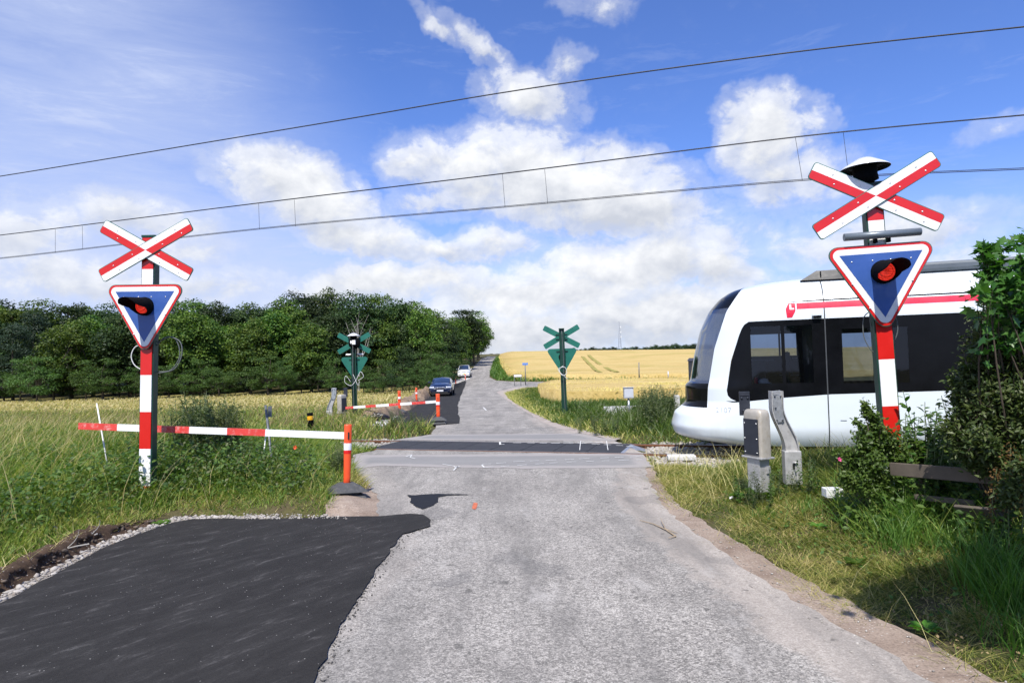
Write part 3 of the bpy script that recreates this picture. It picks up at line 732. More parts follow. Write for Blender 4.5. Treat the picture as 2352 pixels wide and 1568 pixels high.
    md = hdo.modifiers['thickness']; md.offset = 1
    for a in range(8):
        pass
    if bell:
        b = MB(); b.lathe([(.0005, .115), (.08, .11), (.14, .075), (.22, .03), (.262, .0), (.262, -.006)], 32, (-.06 if not far else 0, .0, H+.19)).build('bell_cover', simple('white_enamel', (.68, .70, .73), .3, 0, .1, 5, .02, coat=.5, grime=(.3, .16, .10) if far else None), root)
        b = MB(); b.lathe([(.259, .172), (.22, .195), (.13, .20), (.125, .10), (.135, .04), (.09, .02), (.085, 0), (.0005, 0)][::-1], 24, (-.06 if not far else 0, 0, H+.012)).build('bell', MBLK, root)
    if tube:
        for (a, bb) in ([(-.38, .42)] if not far else [(-.36, -.12), (.12, .36)]):
            tb_ = MB().tube([(a, -.12, zt_+.10), (bb, -.12, zt_+.10)], .042, 14).build('light_tube', MGRY if not far else MWHT, root)
            for q_ in (-.06, .08): MB().box(((a+bb)/2+q_, -.08, zt_+.05), (.03, .05, .07)).build('tube_bracket', MBLK, tb_)
    if lamp_box:
        MB().lathe([(.0005, .03), (.24, .03), (.25, .0), (.24, -.02), (.0005, -.02)], 28, (-.06, .12, zc), 0, 'Y').build('round_backing', MBLK, root)
        MB().box((-.06, .20, zc+.02), (.14, .10, .18), bev=.01).build('junction_box', MWHT, root)
        MB().box((.06, .18, zc+.03), (.06, .08, .12), bev=.008).build('junction_box', MWHT, root)
    for cpts, rr, mm in cables:
        cable(cpts, rr).build('cable', mm, root)
    return root

def post_at(x, y, z, d):
    return P(x, y, d)
# near left: post centre x=344, base near y~1100
pl_ = P(341, 1100, 9.3); gl = .30
HL = 3.86-gl
signal('red and white crossing signal without a bell, in the weeds on the left', (pl_[0]-.035, pl_[1], gl), R(-4), (0, R(1.3)), H=HL, zc=3.655-gl, zt_=3.165-gl,
       cables=[([(.10, .05, 2.0), (.22, .07, 2.12), (.42, .08, 2.06), (.46, .07, 1.86), (.36, .06, 1.66), (.12, .06, 1.6)], .008, MGWIRE), ([(.10, .08, 2.05), (.30, .1, 2.12), (.40, .1, 1.98), (.40, .1, 1.8), (.28, .09, 1.64), (.10, .09, 1.62)], .008, MGWIRE),
               ([(-.06, .05, 2.02), (-.2, .02, 1.98), (-.25, 0, 1.85), (-.2, 0, 1.72), (-.09, .02, 1.64)], .007, MWIRE)])
pr_ = P(2038, 1100, 7.3); gr_ = .33
signal('red and white crossing signal with white bell cap, in front of the tram', (pr_[0]+.085, pr_[1], gr_), R(-8), (0, R(-1.7)), H=3.80-gr_+.03, bell=True, tube=True, zc=3.675-gr_, zt_=3.13-gr_,
       cables=[([(-.08, .05, 2.12-.05), (-.17, .05, 2.0), (-.19, .05, 1.8), (-.14, .05, 1.65), (-.08, .05, 1.58)], .006, MGWIRE), ([(.10, .05, 2.05), (.17, .05, 1.95), (.17, .05, 1.8), (.10, .05, 1.66)], .006, MGWIRE), ([(-.06, .05, 2.2), (-.11, .05, 2.0), (-.09, .05, 1.85)], .006, MGWIRE)])
# beyond the track, seen from behind
pf = P(1297, 950, 24.5); gz_ = float(zb(pf[0], pf[1]))
signal('green back of the crossing signal by the wheat field, right of the road', (pf[0], pf[1], gz_), R(180), (0, R(.6)), H=1.9+(830-753)/F*24.5-gz_, zc=1.9+(830-771)/F*24.5-gz_, zt_=1.9+(830-798)/F*24.5-gz_,
       cables=[([(.0, .17, 1.9), (.15, .2, 1.75), (.05, .22, 1.55), (-.12, .2, 1.62), (-.05, .2, 1.85), (.2, .2, 1.75), (-.15, .2, 1.4)], .010, MWIRE), ([(-.02, .14, .1), (.0, .16, 1.2), (-.03, .15, 2.0), (0, .14, 3.2)], .013, MGWIRE)])
pf = P(816, 960, 27.0); gz_ = float(zb(pf[0], pf[1]))
signal('green back of the crossing signal with bell and white box, in front of the woodland', (pf[0], pf[1], gz_), R(180), (0, R(.2)), H=1.9+(845-782)/F*27-gz_, bell=True, tube=True, far=True, lamp_box=True, zc=1.9+(845-788)/F*27-gz_, zt_=1.9+(845-820)/F*27-gz_,
       cables=[([(.12, .14, 1.5), (.3, .2, 1.75), (.35, .2, 1.5), (.1, .2, 1.35), (-.1, .2, 1.55), (-.3, .2, 1.9), (-.42, .2, 1.7), (-.2, .2, 1.55)], .010, MWIRE), ([(.0, .2, 1.8), (-.12, .2, 1.5), (-.2, .2, 1.35), (-.25, .2, 1.5)], .010, MWIRE), ([(0.02, .15, .1), (.01, .16, 1.2), (.03, .15, 2.0), (0, .14, 3.0)], .016, MGWIRE), ([(-.05, .15, .1), (-.04, .16, 1.2), (-.06, .15, 3.0)], .013, MBLK)])

# ------------------------------------------------------------------ barrier machines
MCAST = simple('weathered_pale_casing', (.42, .39, .34), .5, .2, .15, 5, .1, grime=(.30, .25, .18))
MDARK = simple('dark_blue_side_plate', (.035, .04, .055), .45, .3, .2, 7, .1)
MSTL = simple('dull_cast_aluminium', (.50, .495, .49), .5, .45, .15, 6, .15, grime=(.27, .26, .25))
def machine(label, loc, rz, flip=1, label_plate=True):
    root = empty('barrier_machine', loc, rz); tag(root, label, 'barrier machine', 'barrier machines without booms')
    x = lambda v: v*flip
    # drive housing: rounded front and top, dark side plate
    mb = MB(); prof = []
    Wd, Dp = .20, .34
    def sec(z, k):   # rounded rectangle section
        pts = []; r = .07
        for sx, sy, a0 in ((1, 1, 0), (-1, 1, 90), (-1, -1, 180), (1, -1, 270)):
            for i in range(5):
                a = R(a0+90*i/4); pts.append((sx*(Wd/2-r*.6)*k+math.cos(a)*r*.6*k, sy*(Dp/2-r)*k+math.sin(a)*r*k, z))
        return pts
    zs = [(.30, 1), (.80, 1), (.86, .985), (.905, .94), (.935, .86), (.95, .7), (.955, .3)]
    vs = []
    for z, k in zs: vs += sec(z, k)
    n = 20; fs = [(i*n+j, i*n+(j+1) % n, (i+1)*n+(j+1) % n, (i+1)*n+j) for i in range(len(zs)-1) for j in range(n)] + [tuple(range((len(zs)-1)*n, len(zs)*n))]
    mb.add(vs, fs, 0, True); h = mb.build('housing', MCAST, root); h.rotation_euler = (0, 0, R(28)*flip)
    pl = MB().box((-Wd/2*flip-.004*flip, 0, .57), (.008, .27, .50), bev=.002)
    for zz in (.36, .55, .76):
        for yy in (-.11, .11): pl.lathe([(.0005, -.012), (.008, -.008), (.009, 0)], 8, (-Wd/2*flip-.008*flip, yy, zz), 1, 'X')
    pl.build('side_plate', [MDARK, MSCR], h)
    MB().box((0, 0, .285), (Wd+.03, Dp+.03, .025), bev=.006).build('flange', MSTL, h)
    pd = MB().box((0, 0, .04), (.17, .24, .47), bev=.02).box((.05*flip, -.13, .12), (.06, .02, .10), bev=.004).build('pedestal', MSTL, h)
    # rear bracket
    b = MB().box((x(-.10), .20, 1.02), (.14, .03, .34), bev=.004).box((x(-.10), .185, 1.16), (.12, .02, .06), bev=.003)
    for dx, dz in ((-.04, .08), (.04, .08), (-.02, -.1)): b.lathe([(.0005, -.02), (.014, -.015), (.016, 0)], 8, (x(-.10)+dx, .183, 1.02+dz), 0, 'Y')
    b.build('rear_bracket', MDARK, root)
    # boom channel: S-curved front plate between two flanges
    ch = MB()
    def cx(z): return .27+ .165*(1-sm(.40, .98, z))
    def cw(z): return .070 + .012*(1-sm(.35, 1.1, z))
    zz = np.linspace(.36, 1.20, 26)
    for s in (-1, 0, 1):
        vs = []
        for z in zz:
            c, wd = float(cx(z)), float(cw(z))
            if s == 0: q = [(c-wd, -.02), (c+wd, -.02), (c+wd, .0), (c-wd, 0)]
            else: q = [(c+s*wd-.006, -.055), (c+s*wd+.006, -.055), (c+s*wd+.006, .10), (c+s*wd-.006, .10)]
            vs += [(x(a), b_, z) for a, b_ in q]
        ch.add(vs, [(i*4+j, i*4+(j+1) % 4, (i+1)*4+(j+1) % 4, (i+1)*4+j) for i in range(len(zz)-1) for j in range(4)]+[(0, 1, 2, 3), tuple(range(len(vs)-4, len(vs)))], 0)
    cho = ch.build('boom_channel', MSTL, root)
    pp = MB().box((x(.272), -.036, .985), (.118, .012, .44), bev=.003, ry=-.10*flip)
    if label_plate: pp.box((x(.255), -.045, 1.165), (.07, .006, .035), mi=1)
    for dx, dz in ((-.035, .14), (.04, .14), (-.03, -.02), (-.02, -.19), (.055, -.19)): pp.lathe([(.0005, -.022), (.010, -.018), (.012, 0)], 8, (x(.272+dx), -.042, .985+dz), 2, 'Y')
    pp.build('galvanised_plate', [MGALV, simple('grey_rating_plate', (.25, .26, .28), .5), MDARK], cho)
    ft = MB().box((x(.435), .0, .14), (.215, .15, .46), bev=.012); ft.box((x(.435), -.078, .16), (.03, .01, .07), mi=1); ft.tube([(x(.43), -.08, .21), (x(.47), -.10, .215)], .012, 8)
    ft.build('foot', [MSTL, MRIM], root)
    return root
pm_ = P(1742, 1080, 8.5); machine('grey barrier machine with dark side plate and bent channel, before the tram', (pm_[0], pm_[1], .34), R(-6)).scale = (.97, .97, .93)
pm_ = P(786, 968, 26.0); mc = machine('small grey barrier machine beyond the track, left of the road', (pm_[0], pm_[1], float(zb(0, pm_[1]))-.02), R(4), flip=-1); mc.scale = (1.12, 1.12, 1.08)

# ------------------------------------------------------------------ posts and boards
MORG = simple('orange_plastic', (.80, .085, .02), .45, 0, .08, 4, .05)
MREFL = simple('white_reflective_band', (.80, .80, .82), .4, 0, .1, 20)
MRRED = simple('red_reflective_band', (.62, .01, .01), .35, 0, .1)
MRUBB = simple('grey_rubber_foot', (.06, .062, .066), .8, 0, .3, 10, .4, grime=(.14, .13, .12))
MPALE = simple('faded_red_band', (.66, .055, .045), .5, 0, .15, 6, .1, grime=(.72, .40, .37))
def marker_post(label, loc, rz, lean=(0, 0), h=.98, base=True, foot=1.0, w_=.05):
    root = empty('marker_post', loc, rz, lean); tag(root, label, 'marker post', 'orange marker posts')
    mb = MB().lathe([(.0005, .10), (w_*.98, .10), (w_, .3), (w_*1.08, h-.42), (w_*1.1, h-.02), (w_*1.02, h), (.0005, h)], 20); mb.v = [(a, b*.7, c) for a, b, c in mb.v]
    body = mb.build('post_body', MORG, root)
    MB().box((0, -w_*.74, h-.16), (.02, .02, .10), mi=0).build('slot', MRIM, body)
    for z0, z1, m_ in ((h-.37, h-.27, MREFL), (h-.42, h-.375, MRRED)):
        b = MB().lathe([(w_*1.11, z0), (w_*1.115, z0+.002), (w_*1.13, z1-.002), (w_*1.125, z1)], 20); b.v = [(a, b_*.7, c) for a, b_, c in b.v]; b.build('reflective_band', m_, body)
    if base:
        k = foot; f = MB()
        # stacked rubber foot: splayed slab with raised block
        def slab(x0, x1, y0, y1, z0, z1, x2, y2):
            vs = [(-x0, -y0, z0), (x0, -y0, z0), (x0, y0, z0), (-x0, y0, z0), (-x1, -y1, z1), (x1, -y1, z1), (x1, y1, z1), (-x1, y1, z1)]
            f.add([(a*k, b*k, c*k) for a, b, c in vs], [(3, 2, 1, 0), (4, 5, 6, 7), (0, 1, 5, 4), (1, 2, 6, 5), (2, 3, 7, 6), (3, 0, 4, 7)])
        slab(.27, .22, .21, .15, 0, .06, 0, 0); slab(.17, .16, .12, .11, .06, .10, 0, 0)
        slab(.29, .21, .20, .15, .10, .16, 0, 0); slab(.21, .10, .15, .08, .16, .225, 0, 0)
        fo = f.build('rubber_foot', MRUBB, root)
        md = fo.modifiers.new('soft_edges', 'BEVEL'); md.width = .008; md.segments = 2
    return root
def striped_board(label, A, B, hgt, bands, group='red and white barrier boards', thick=.025):
    """bands: list of (start, end, colour index) along 0..1"""
    A = Vector(A); B = Vector(B); L = (B-A).length
    root = empty('barrier_board', A); tag(root, label, 'barrier board', group)
    d = (B-A).normalized(); up = Vector((0, 0, 1)); n_ = d.cross(up).normalized(); up = n_.cross(d)
    mb = MB()
    for a, b, c in bands:
        p = [d*(L*a), d*(L*b)]
        q = [p[0]+up*hgt/2*s1+n_*thick/2*s2 for s1, s2 in ((-1, -1), (1, -1), (1, 1), (-1, 1))]+[p[1]+up*hgt/2*s1+n_*thick/2*s2 for s1, s2 in ((-1, -1), (1, -1), (1, 1), (-1, 1))]
        mb.add(q, [(0, 1, 2, 3), (7, 6, 5, 4), (0, 4, 5, 1), (1, 5, 6, 2), (2, 6, 7, 3), (3, 7, 4, 0)], c)
    mb.build('plank', [MPW, MPALE], root); return root
pp_ = P(796, 1142, 9.45)
marker_post('orange post with white band on a grey rubber foot, holding the long striped board', (pp_[0], pp_[1], .02), R(25), (R(-1), R(2.4)), h=1.06)
A = P(181, 978, 9.85); B = P(793, 1000, 9.52)
L0 = 793-181
xs = [181, 274-1, 366-0, 440, 527, 614, 702, 793]
fr = []
# colour changes measured along the board
q = [(181, 274), (274, 382), (382, 440), (440, 527), (527, 614), (614, 702), (702, 793)]
cx_ = [181, 272, 352, 440, 527, 614, 702, 793]
def frac(x_):
    k = (x_-181)/(793-181); dA, dB = 10.6, 9.52
    return k*dA/(dB+(dA-dB)*k) if False else k/(k+(1-k)*dB/dA) if False else (k*(1/dB))/( (1-k)*(1/dA)+k*(1/dB)) if False else k
cols_ = [1, 0, 1, 0, 1, 0]
ed_ = [181, 273, 372, 440, 527, 614, 702, 793]
striped_board('long red and white board running behind the left signal post to the orange post', A, B, .098,
              [(frac(181), frac(273), 1), (frac(273), frac(352), 0), (frac(352), frac(440), 1), (frac(440), frac(527), 0), (frac(527), frac(614), 1), (frac(614), frac(702), 0)][:0] +
              [(0, .15, 1), (.15, .285, 0), (.285, .424, 1), (.424, .566, 0), (.566, .708, 1), (.708, .852, 0)][:0] +
              [(0, .150, 1), (.150, .292, 0), (.292, .424, 1), (.424, .566, 0), (.566, .708, 1), (.708, .855, 0), (.855, 1.0, 0)])
# beyond the track
def gpt(x, y): p = G(x, y); return p
p = gpt(1007, 974); marker_post('orange post on a grey foot on the far black asphalt', p+np.array([0, 0, .03]), R(5), h=1.0, w_=.062)
p1 = gpt(918, 951); marker_post('orange post with crosspiece in the white gravel left of the far asphalt', p1, R(5), h=1.05, w_=.062)
p2 = gpt(957, 929); marker_post('thin orange post behind the crossing, beside the heap of dug soil', p2, R(5), h=1.02, w_=.055)
p3 = gpt(1126-.0, 888) if False else gpt(1126*0+1126-85, 884)
p3 = gpt(1047, 884); marker_post('distant orange post by the bushes behind the dark car', p3, 0, h=1.1, w_=.06, base=False)
p4 = gpt(1081*0+1072-.0, 873) if False else gpt(1069, 874.5); marker_post('distant orange post in front of the white car', p4, 0, h=.9, w_=.06, base=False)
fA = P(794, 936.5, 25.5); fB = P(1010, 921.5, 23.6)
bd = []; cuts = [0, .115, .36, .48, .61, .74, .86, 1.0]; cs = [1, 0, 1, 0, 1, 0, 0]
cuts = [0, .09, .225, .34, .48, .60, .72, .86, 1.0]; cs = [1, 0, 1, 0, 1, 0, 1, 0]
striped_board('striped board beyond the track, ending at the post on the far asphalt', fA, fB, .095, list(zip(cuts[:-1], cuts[1:], cs)))

def stake(name, label, a, b, r, mat, cat='stake', extra=None):
    root = MB().tube([a, (np.array(a)+np.array(b))/2, b], r, 8)
    if extra: extra(root)
    o = root.build(name, mat); tag(o, label, cat); return o
MZ = simple('grey_zinc_pipe', (.16, .17, .18), .5, .4, .2, 8, .1, grime=(.1, .1, .1)); MWST = simple('white_stake', (.72, .71, .68), .6, 0, .12)
stake('stake', 'thin white stake leaning over the left end of the striped board', P(222, 926, 10.2), P(252, 1082, 9.9)-np.array([0, 0, .1]), .011, MWST)
def ex(mb):
    p = P(620, 945, 11.2); mb.box(p, (.06, .05, .18), rz=.3)
stake('stake', 'dark grey leaning steel post behind the striped board', P(610, 931, 11.2), P(629, 1090, 10.6)-np.array([0, 0, .1]), .022, MZ, extra=ex)
stake('stake', 'short pale stick leaning beside the dark grey steel post', P(612, 985, 11.4), P(602, 1062, 11.1)-np.array([0, 0, .1]), .012, MWST)
# black and yellow bollard
p = P(716, 995, 19.0); g0 = 0.0
root = empty('bollard', (p[0], p[1], -.05), 0, (0, R(-4))); tag(root, 'short black bollard with a yellow band in the weeds beyond the track', 'bollard')
MB().lathe([(.0005, 0), (.085, 0), (.085, .66), (.08, .68), (.0005, .68)], 18).build('body', MBLK, root)
MB().lathe([(.0865, .47), (.0867, .471), (.0867, .585), (.0865, .586)], 18).build('yellow_band', simple('yellow_band', (.75, .38, .01), .4), root)
# switch box on a pole right of the crossing
p = P(1445, 955, 23.0); gz_ = float(zb(0, p[1])); sc_ = 23.0/F
root = empty('switch_box', (p[0], p[1], gz_), 0); tag(root, 'light grey box on a steel pole in the weeds before the wheat', 'switch box')
zt0 = 1.9+(828-890)*sc_-gz_; zb0 = 1.9+(828-914)*sc_-gz_
MB().tube([(0, 0, -.2), (0, 0, zb0+.02)], .036, 12).build('pole', MGALV, root)
b_ = MB().box((0, 0, (zt0+zb0)/2), (.33, .2, zt0-zb0), bev=.012).box((0, -.01, zt0+.008), (.37, .24, .016), bev=.004).build('box_case', simple('light_grey_case', (.50, .52, .56), .45, .1, .06), root)
MB().box((0, -.103, (zt0+zb0)/2), (.28, .008, zt0-zb0-.06), bev=.002).build('door', simple('light_grey_door', (.55, .57, .61), .45, .1, .06), b_)
# white barrier panel behind the weeds
p = P(1440, 952, 24.5); gz_ = float(zb(0, p[1]))
root = empty('screen_wall', (p[0], p[1], gz_), R(4)); tag(root, 'long white panel half hidden by the weeds at the wheat edge', 'panel')
zt0 = 1.9+(829-931)/F*24.5-gz_
MB().box((0, 0, zt0/2), (1.75, .05, zt0-.05), bev=.01).build('board', simple('dirty_white_board', (.62, .62, .63), .5, 0, .08, 3, .05, grime=(.45, .45, .44)), root)
for s in (-.8, .8): MB().box((s, .05, zt0/2-.1), (.06, .05, zt0), bev=.006).build('leg', MGALV, root)
# dark cabinet post and pale post left of the tram nose
p = P(1588, 880, 31); gz_ = float(zb(0, p[1]))
root = empty('dark_cabinet', (p[0], p[1], gz_), R(-12)); tag(root, 'narrow dark cabinet with sloping lid behind the tram windscreen', 'cabinet')
zt0 = 1.9+(824-826)/F*31-gz_
MB().box((.12, 0, zt0/2-.03), (.45, .4, zt0), bev=.02).build('case', simple('dark_cabinet_paint', (.035, .036, .045), .5, .1, .15), root)
MB().prism([(-.16, zt0-.05), (.40, zt0-.05), (.34, zt0+.09), (-.06, zt0+.09)], -.24, .24).build('lid', simple('dark_lid', (.09, .09, .12), .45, .2), root)
p = P(1556, 965, 21); root = MB().box((p[0], p[1], .25), (.16, .16, 1.0), bev=.012).build('concrete_post', simple('pale_concrete', (.55, .54, .52), .85, 0, .12, 7, .3)); tag(root, 'pale concrete post just left of the tram nose', 'post')
# ------------------------------------------------------------------ overhead line
def wire_pts(lst, off=0.0):
    """points on the vertical plane over the track"""
    return [plane_hit(x, y, T0 + TN*off, TN) for x, y in lst]
def densify(pts, n=8):
    Pn = [Vector(p) for p in pts]; out = []
    for i in range(len(Pn)-1):
        p0, p1, p2, p3 = Pn[max(i-1, 0)], Pn[i], Pn[i+1], Pn[min(i+2, len(Pn)-1)]
        for k in range(n):
            s = k/n; out.append(.5*((2*p1)+(p2-p0)*s+(2*p0-5*p1+4*p2-p3)*s*s+(3*p1-p0-3*p2+p3)*s**3))
    out.append(Pn[-1]); return out
MCOP = simple('dark_copper_wire', (.035, .034, .036), .45, .6, .2)
root = empty('catenary', T0+np.array([0, 0, 5.4])); tag(root, 'overhead contact line: double messenger and contact wires joined by droppers', 'overhead line')
def rel(pts): return [Vector(p)-Vector(root.location) for p in pts]
mess = [(-260, 567), (0, 541), (590, 468), (1155, 400), (1830, 316), (2352, 266), (2700, 236)]
cont = [(-260, 614), (0, 594), (590, 527), (1160, 476), (1843, 415), (2352, 389), (2700, 378)]
mp_ = densify(wire_pts(mess)); cp_ = densify(wire_pts(cont))
for off, nm, pts, r_ in ((.02, 'messenger_wire', mp_, .0075), (-.03, 'messenger_wire', [p+Vector((0, 0, .028)) for p in mp_], .0065), (.0, 'contact_wire', cp_, .0075), (-.02, 'contact_wire', [p+Vector((0, 0, .03)) for p in cp_], .0065)):
    MB().tube([p+Vector(TN*off) for p in rel(pts)], r_, 6).build(nm, MCOP, root)
for xm, ym, xc, yc in ((127, 527, 127, 580), (189, 519, 190, 573), (594, 467.5, 596, 527), (676, 459, 679, 520), (1154, 400, 1160, 476), (1251, 389, 1258, 468), (1827, 316.5, 1843, 415), (1937, 305, 1950, 409)):
    a, b = wire_pts([(xm, ym), (xc, yc)]); MB().tube(rel([a, b]), .0045, 5).build('dropper', MCOP, root)
MALU = simple('stranded_aluminium', (.045, .045, .047), .6, .3, .25, 30)
up = densify([plane_hit(x, y, T0+TN*2.2, TN) for x, y in ((-300, 449), (0, 405), (700, 290), (1200, 206), (1800, 123), (2352, 62), (2700, 27))])
MB().tube(up, .0125, 8).build('feeder_wire', MALU); tag(bpy.data.objects['feeder_wire'], 'single thick feeder wire crossing the sky above the contact line', 'overhead wire')
# ------------------------------------------------------------------ tram
def m_shell():
    m = bpy.data.materials.new('tram_white_paint'); t = nt(m); oc = objcoord(t)
    a = noise(t, .8, 5, .6, scaled(t, oc, (1, 1, 2.5))); s = t.nodes.new('ShaderNodeSeparateXYZ'); t.links.new(oc, s.inputs[0])
    low = ramp(t, math_(t, 'ADD', s.outputs[2], math_(t, 'MULTIPLY', a, .5)), [(.45, .55), (1.0, 0.)])
    c = mix(t, a, (.64, .70, .74), (.72, .77, .80)); c = mix(t, math_(t, 'MULTIPLY', low, ramp(t, noise(t, 5, 6, .7, scaled(t, oc, (1, 1, .3))), [(.4, 0.), (.7, 1.)])), c, (.50, .50, .46))
    finish(t, c, .28, 0, noise(t, 1.1, 2, .5, oc), .06, .02, .5, .6); return m
MSHELL = m_shell(); MSTRIPE = simple('tram_red_stripe', (.66, .018, .05), .3, 0, .06, 3, .02, coat=.5)
MBLACKP = simple('tram_black_trim', (.006, .0065, .008), .12, 0, .3, 3, .02, spec=.12); MUNDER = simple('tram_underframe', (.012, .012, .012), .8, 0, .4)
MINT = simple('tram_dark_interior', (.015, .016, .018), .7, 0, .3); MGREYC = simple('cab_grey_console', (.17, .18, .20), .5, 0, .15)
def m_glass(name, tint, mixf, rough=.03, ior=1.5):
    m = bpy.data.materials.new(name); t = nt(m); g = t.nodes.new('ShaderNodeBsdfGlossy'); g.inputs['Roughness'].default_value = rough; g.inputs['Color'].default_value = (.9, .93, 1, 1)
    tr = t.nodes.new('ShaderNodeBsdfTransparent'); tr.inputs[0].default_value = tint+(1,)
    d = t.nodes.new('ShaderNodeBsdfDiffuse'); d.inputs[0].default_value = (.01, .011, .013, 1)
    fr = t.nodes.new('ShaderNodeFresnel'); fr.inputs[0].default_value = ior
    m1 = t.nodes.new('ShaderNodeMixShader'); m1.inputs[0].default_value = mixf; t.links.new(tr.outputs[0], m1.inputs[1]); t.links.new(d.outputs[0], m1.inputs[2])
    oc = objcoord(t); bp = N(t, 'ShaderNodeBump', Strength=.03, Distance=.02, Height=noise(t, 2.0, 2, .5, oc)); t.links.new(bp.outputs[0], g.inputs['Normal'])
    m2 = t.nodes.new('ShaderNodeMixShader'); t.links.new(fr.outputs[0], m2.inputs[0]); t.links.new(m1.outputs[0], m2.inputs[1]); t.links.new(g.outputs[0], m2.inputs[2])
    o = t.nodes.new('ShaderNodeOutputMaterial'); t.links.new(m2.outputs[0], o.inputs[0]); return m
MGL = m_glass('tinted_window_glass', (.52, .58, .66), .15); MGLD = m_glass('dark_tinted_glass', (.20, .22, .22), .15); MWS = m_glass('windscreen_glass', (.45, .5, .56), .35, ior=3.0)
tram = empty('tram', T0, math.atan2(-TD[1], -TD[0])); tag(tram, 'white tram with a red stripe and dark window band entering the crossing from the right', 'tram')
_fz = [.26, .28, .32, .40, .58, .84, .976, 1.04, 1.38, 1.456, 1.94, 2.46, 2.84, 3.09, 3.24, 3.33, 3.38, 3.42]
_fu = [4.30, 4.05, 3.78, 3.55, 3.49, 3.565, 3.74, 3.80, 3.80, 3.90, 3.99, 4.13, 4.31, 4.53, 4.76, 5.10, 5.60, 6.40]
_zz = np.linspace(.26, 3.42, 400); _ff = np.interp(_zz, _fz, _fu); _k = np.exp(-.5*(np.arange(-6, 7)/3.)**2); _k /= _k.sum(); _ffs = np.convolve(np.pad(_ff, 6, mode='edge'), _k, 'valid')
fN = lambda z: float(np.interp(z, _zz, _ffs))
def wz(z): return 1.325*(1-max(0, (z-2.50)/.925)**2.6)**(1/2.6) if z < 3.4249 else 0.0
def wz2(z): return wz(z)*(1-.10*max(0, (.62-z)/.36)**2)
LN = 1.25
def S(u, z, side=-1, off=0.0):
    def raw(u, z):
        k = min(1, max(0, (u-fN(z))/LN)); return wz2(z)*math.sqrt(max(0, 1-(1-k)**2.3))
    w_ = raw(u, z); e = .004
    if off:
        dwu = (raw(u+e, z)-raw(u-e, z))/(2*e) if raw(u-e, z) > 0 else 6; dwz = (raw(u, min(3.42, z+e))-raw(u, z-e))/(2*e)
        n = Vector((-dwu, 1, -dwz)).normalized(); return (u+n.x*off, side*(w_+n.y*off), z+n.z*off)
    return (u, side*w_, z)
uW = lambda z: float(np.interp(z, [1.07, 1.10, 1.14, 1.20, 1.30, 1.85, 2.306, 2.44, 2.51, 2.56], [4.90, 4.79, 4.70, 4.645, 4.63, 4.725, 4.879, 4.935, 4.98, 5.06]))
uP = lambda z: float(np.interp(z, [.9, 1.04, 1.33, 2.09, 2.785, 3.232, 3.34], [4.266, 4.266, 4.288, 4.432, 4.673, 4.965, 5.10]))
zwb = lambda u: float(np.interp(u, [4.6, 4.74, 5.64, 6.36, 8.2], [1.10, 1.07, 1.157, 1.208, 1.253])); zwt = lambda u: 2.56
UEND = 24.0
def upts(a, b):
    c = [a]; x = a
    while x < b-1e-6: x += .06 if x < 5.6 else (.25 if x < 9 else 1.5); c.append(min(x, b))
    return c
def strip(mb, side, zlist, u0, u1, off=0, mi=0, n=None, ease=False):
    rows = []
    nn = n or 40
    for z in zlist:
        a = u0(z) if callable(u0) else u0; b = u1(z) if callable(u1) else u1
        row = []
        for i in range(nn+1):
            s = i/nn; s = s*s if ease else s; row.append(S(a+(b-a)*s, z, side, off))
        rows.append(row)
    vs = [p for r_ in rows for p in r_]; k = nn+1
    mb.add(vs, [(i*k+j, i*k+j+1, (i+1)*k+j+1, (i+1)*k+j) for i in range(len(rows)-1) for j in range(nn)], mi, True)
def colstrip(mb, side, ul, zlo, zhi, nz, off=0, mi=0):
    rows = []
    for u in ul:
        a = zlo(u) if callable(zlo) else zlo; b = zhi(u) if callable(zhi) else zhi
        rows.append([S(u, a+(b-a)*j/nz, side, off) for j in range(nz+1)])
    k = nz+1
    mb.add([p for r_ in rows for p in r_], [(i*k+j, (i+1)*k+j, (i+1)*k+j+1, i*k+j+1) for i in range(len(rows)-1) for j in range(nz)], mi, True)
body = MB()
for sd_ in (-1, 1):
    strip(body, sd_, np.concatenate([np.linspace(.27, .97, 26)]), fN, 4.6, n=26, ease=True)          # nose
    colstrip(body, sd_, upts(4.6, UEND), .27, lambda u: .97, 20)
    colstrip(body, sd_, upts(4.6, UEND), lambda u: .97, zwb, 4)
    strip(body, sd_, np.linspace(.97, 1.1, 4), uP, 4.6, n=6)
    strip(body, sd_, np.concatenate([np.linspace(1.10, 1.3, 10), np.linspace(1.34, 2.4, 20), np.linspace(2.43, 2.56, 8)]), uP, uW, n=8)
    zt3 = list(np.linspace(2.56, 3.0, 10))+list(3.42-(3.42-3.0)*(np.linspace(1, 0, 22)[1:])**1.8)
    mxu = lambda z: max(uP(z), fN(z))
    strip(body, sd_, zt3, mxu, 6.6, n=34, ease=True); strip(body, sd_, zt3, 6.6, UEND, n=12)
endc = [S(UEND, z, -1) for z in np.linspace(.27, 3.42, 30)]; body.add(endc+[(x_, -y_, z_) for x_, y_, z_ in reversed(endc)], [tuple(range(60))])
body.build('body', MSHELL, tram, recalc=False)
cap = MB(); ws = MB(); bp_ = MB()
for sd_ in (-1, 1):
    strip(cap, sd_, np.linspace(2.86, 3.33, 12), fN, lambda z: max(uP(z), fN(z)+.001), n=18, ease=True)
    strip(ws, sd_, np.linspace(1.42, 2.86, 30), fN, uP, n=18, ease=True)
    strip(bp_, sd_, np.linspace(.965, 1.42, 14), fN, uP, n=18, ease=True, off=.004)
cap.build('windscreen_cap', MBLACKP, tram, recalc=False); ws.build('windscreen', MWS, tram, recalc=False); bp_.build('front_bumper_band', MBLACKP, tram, recalc=False)
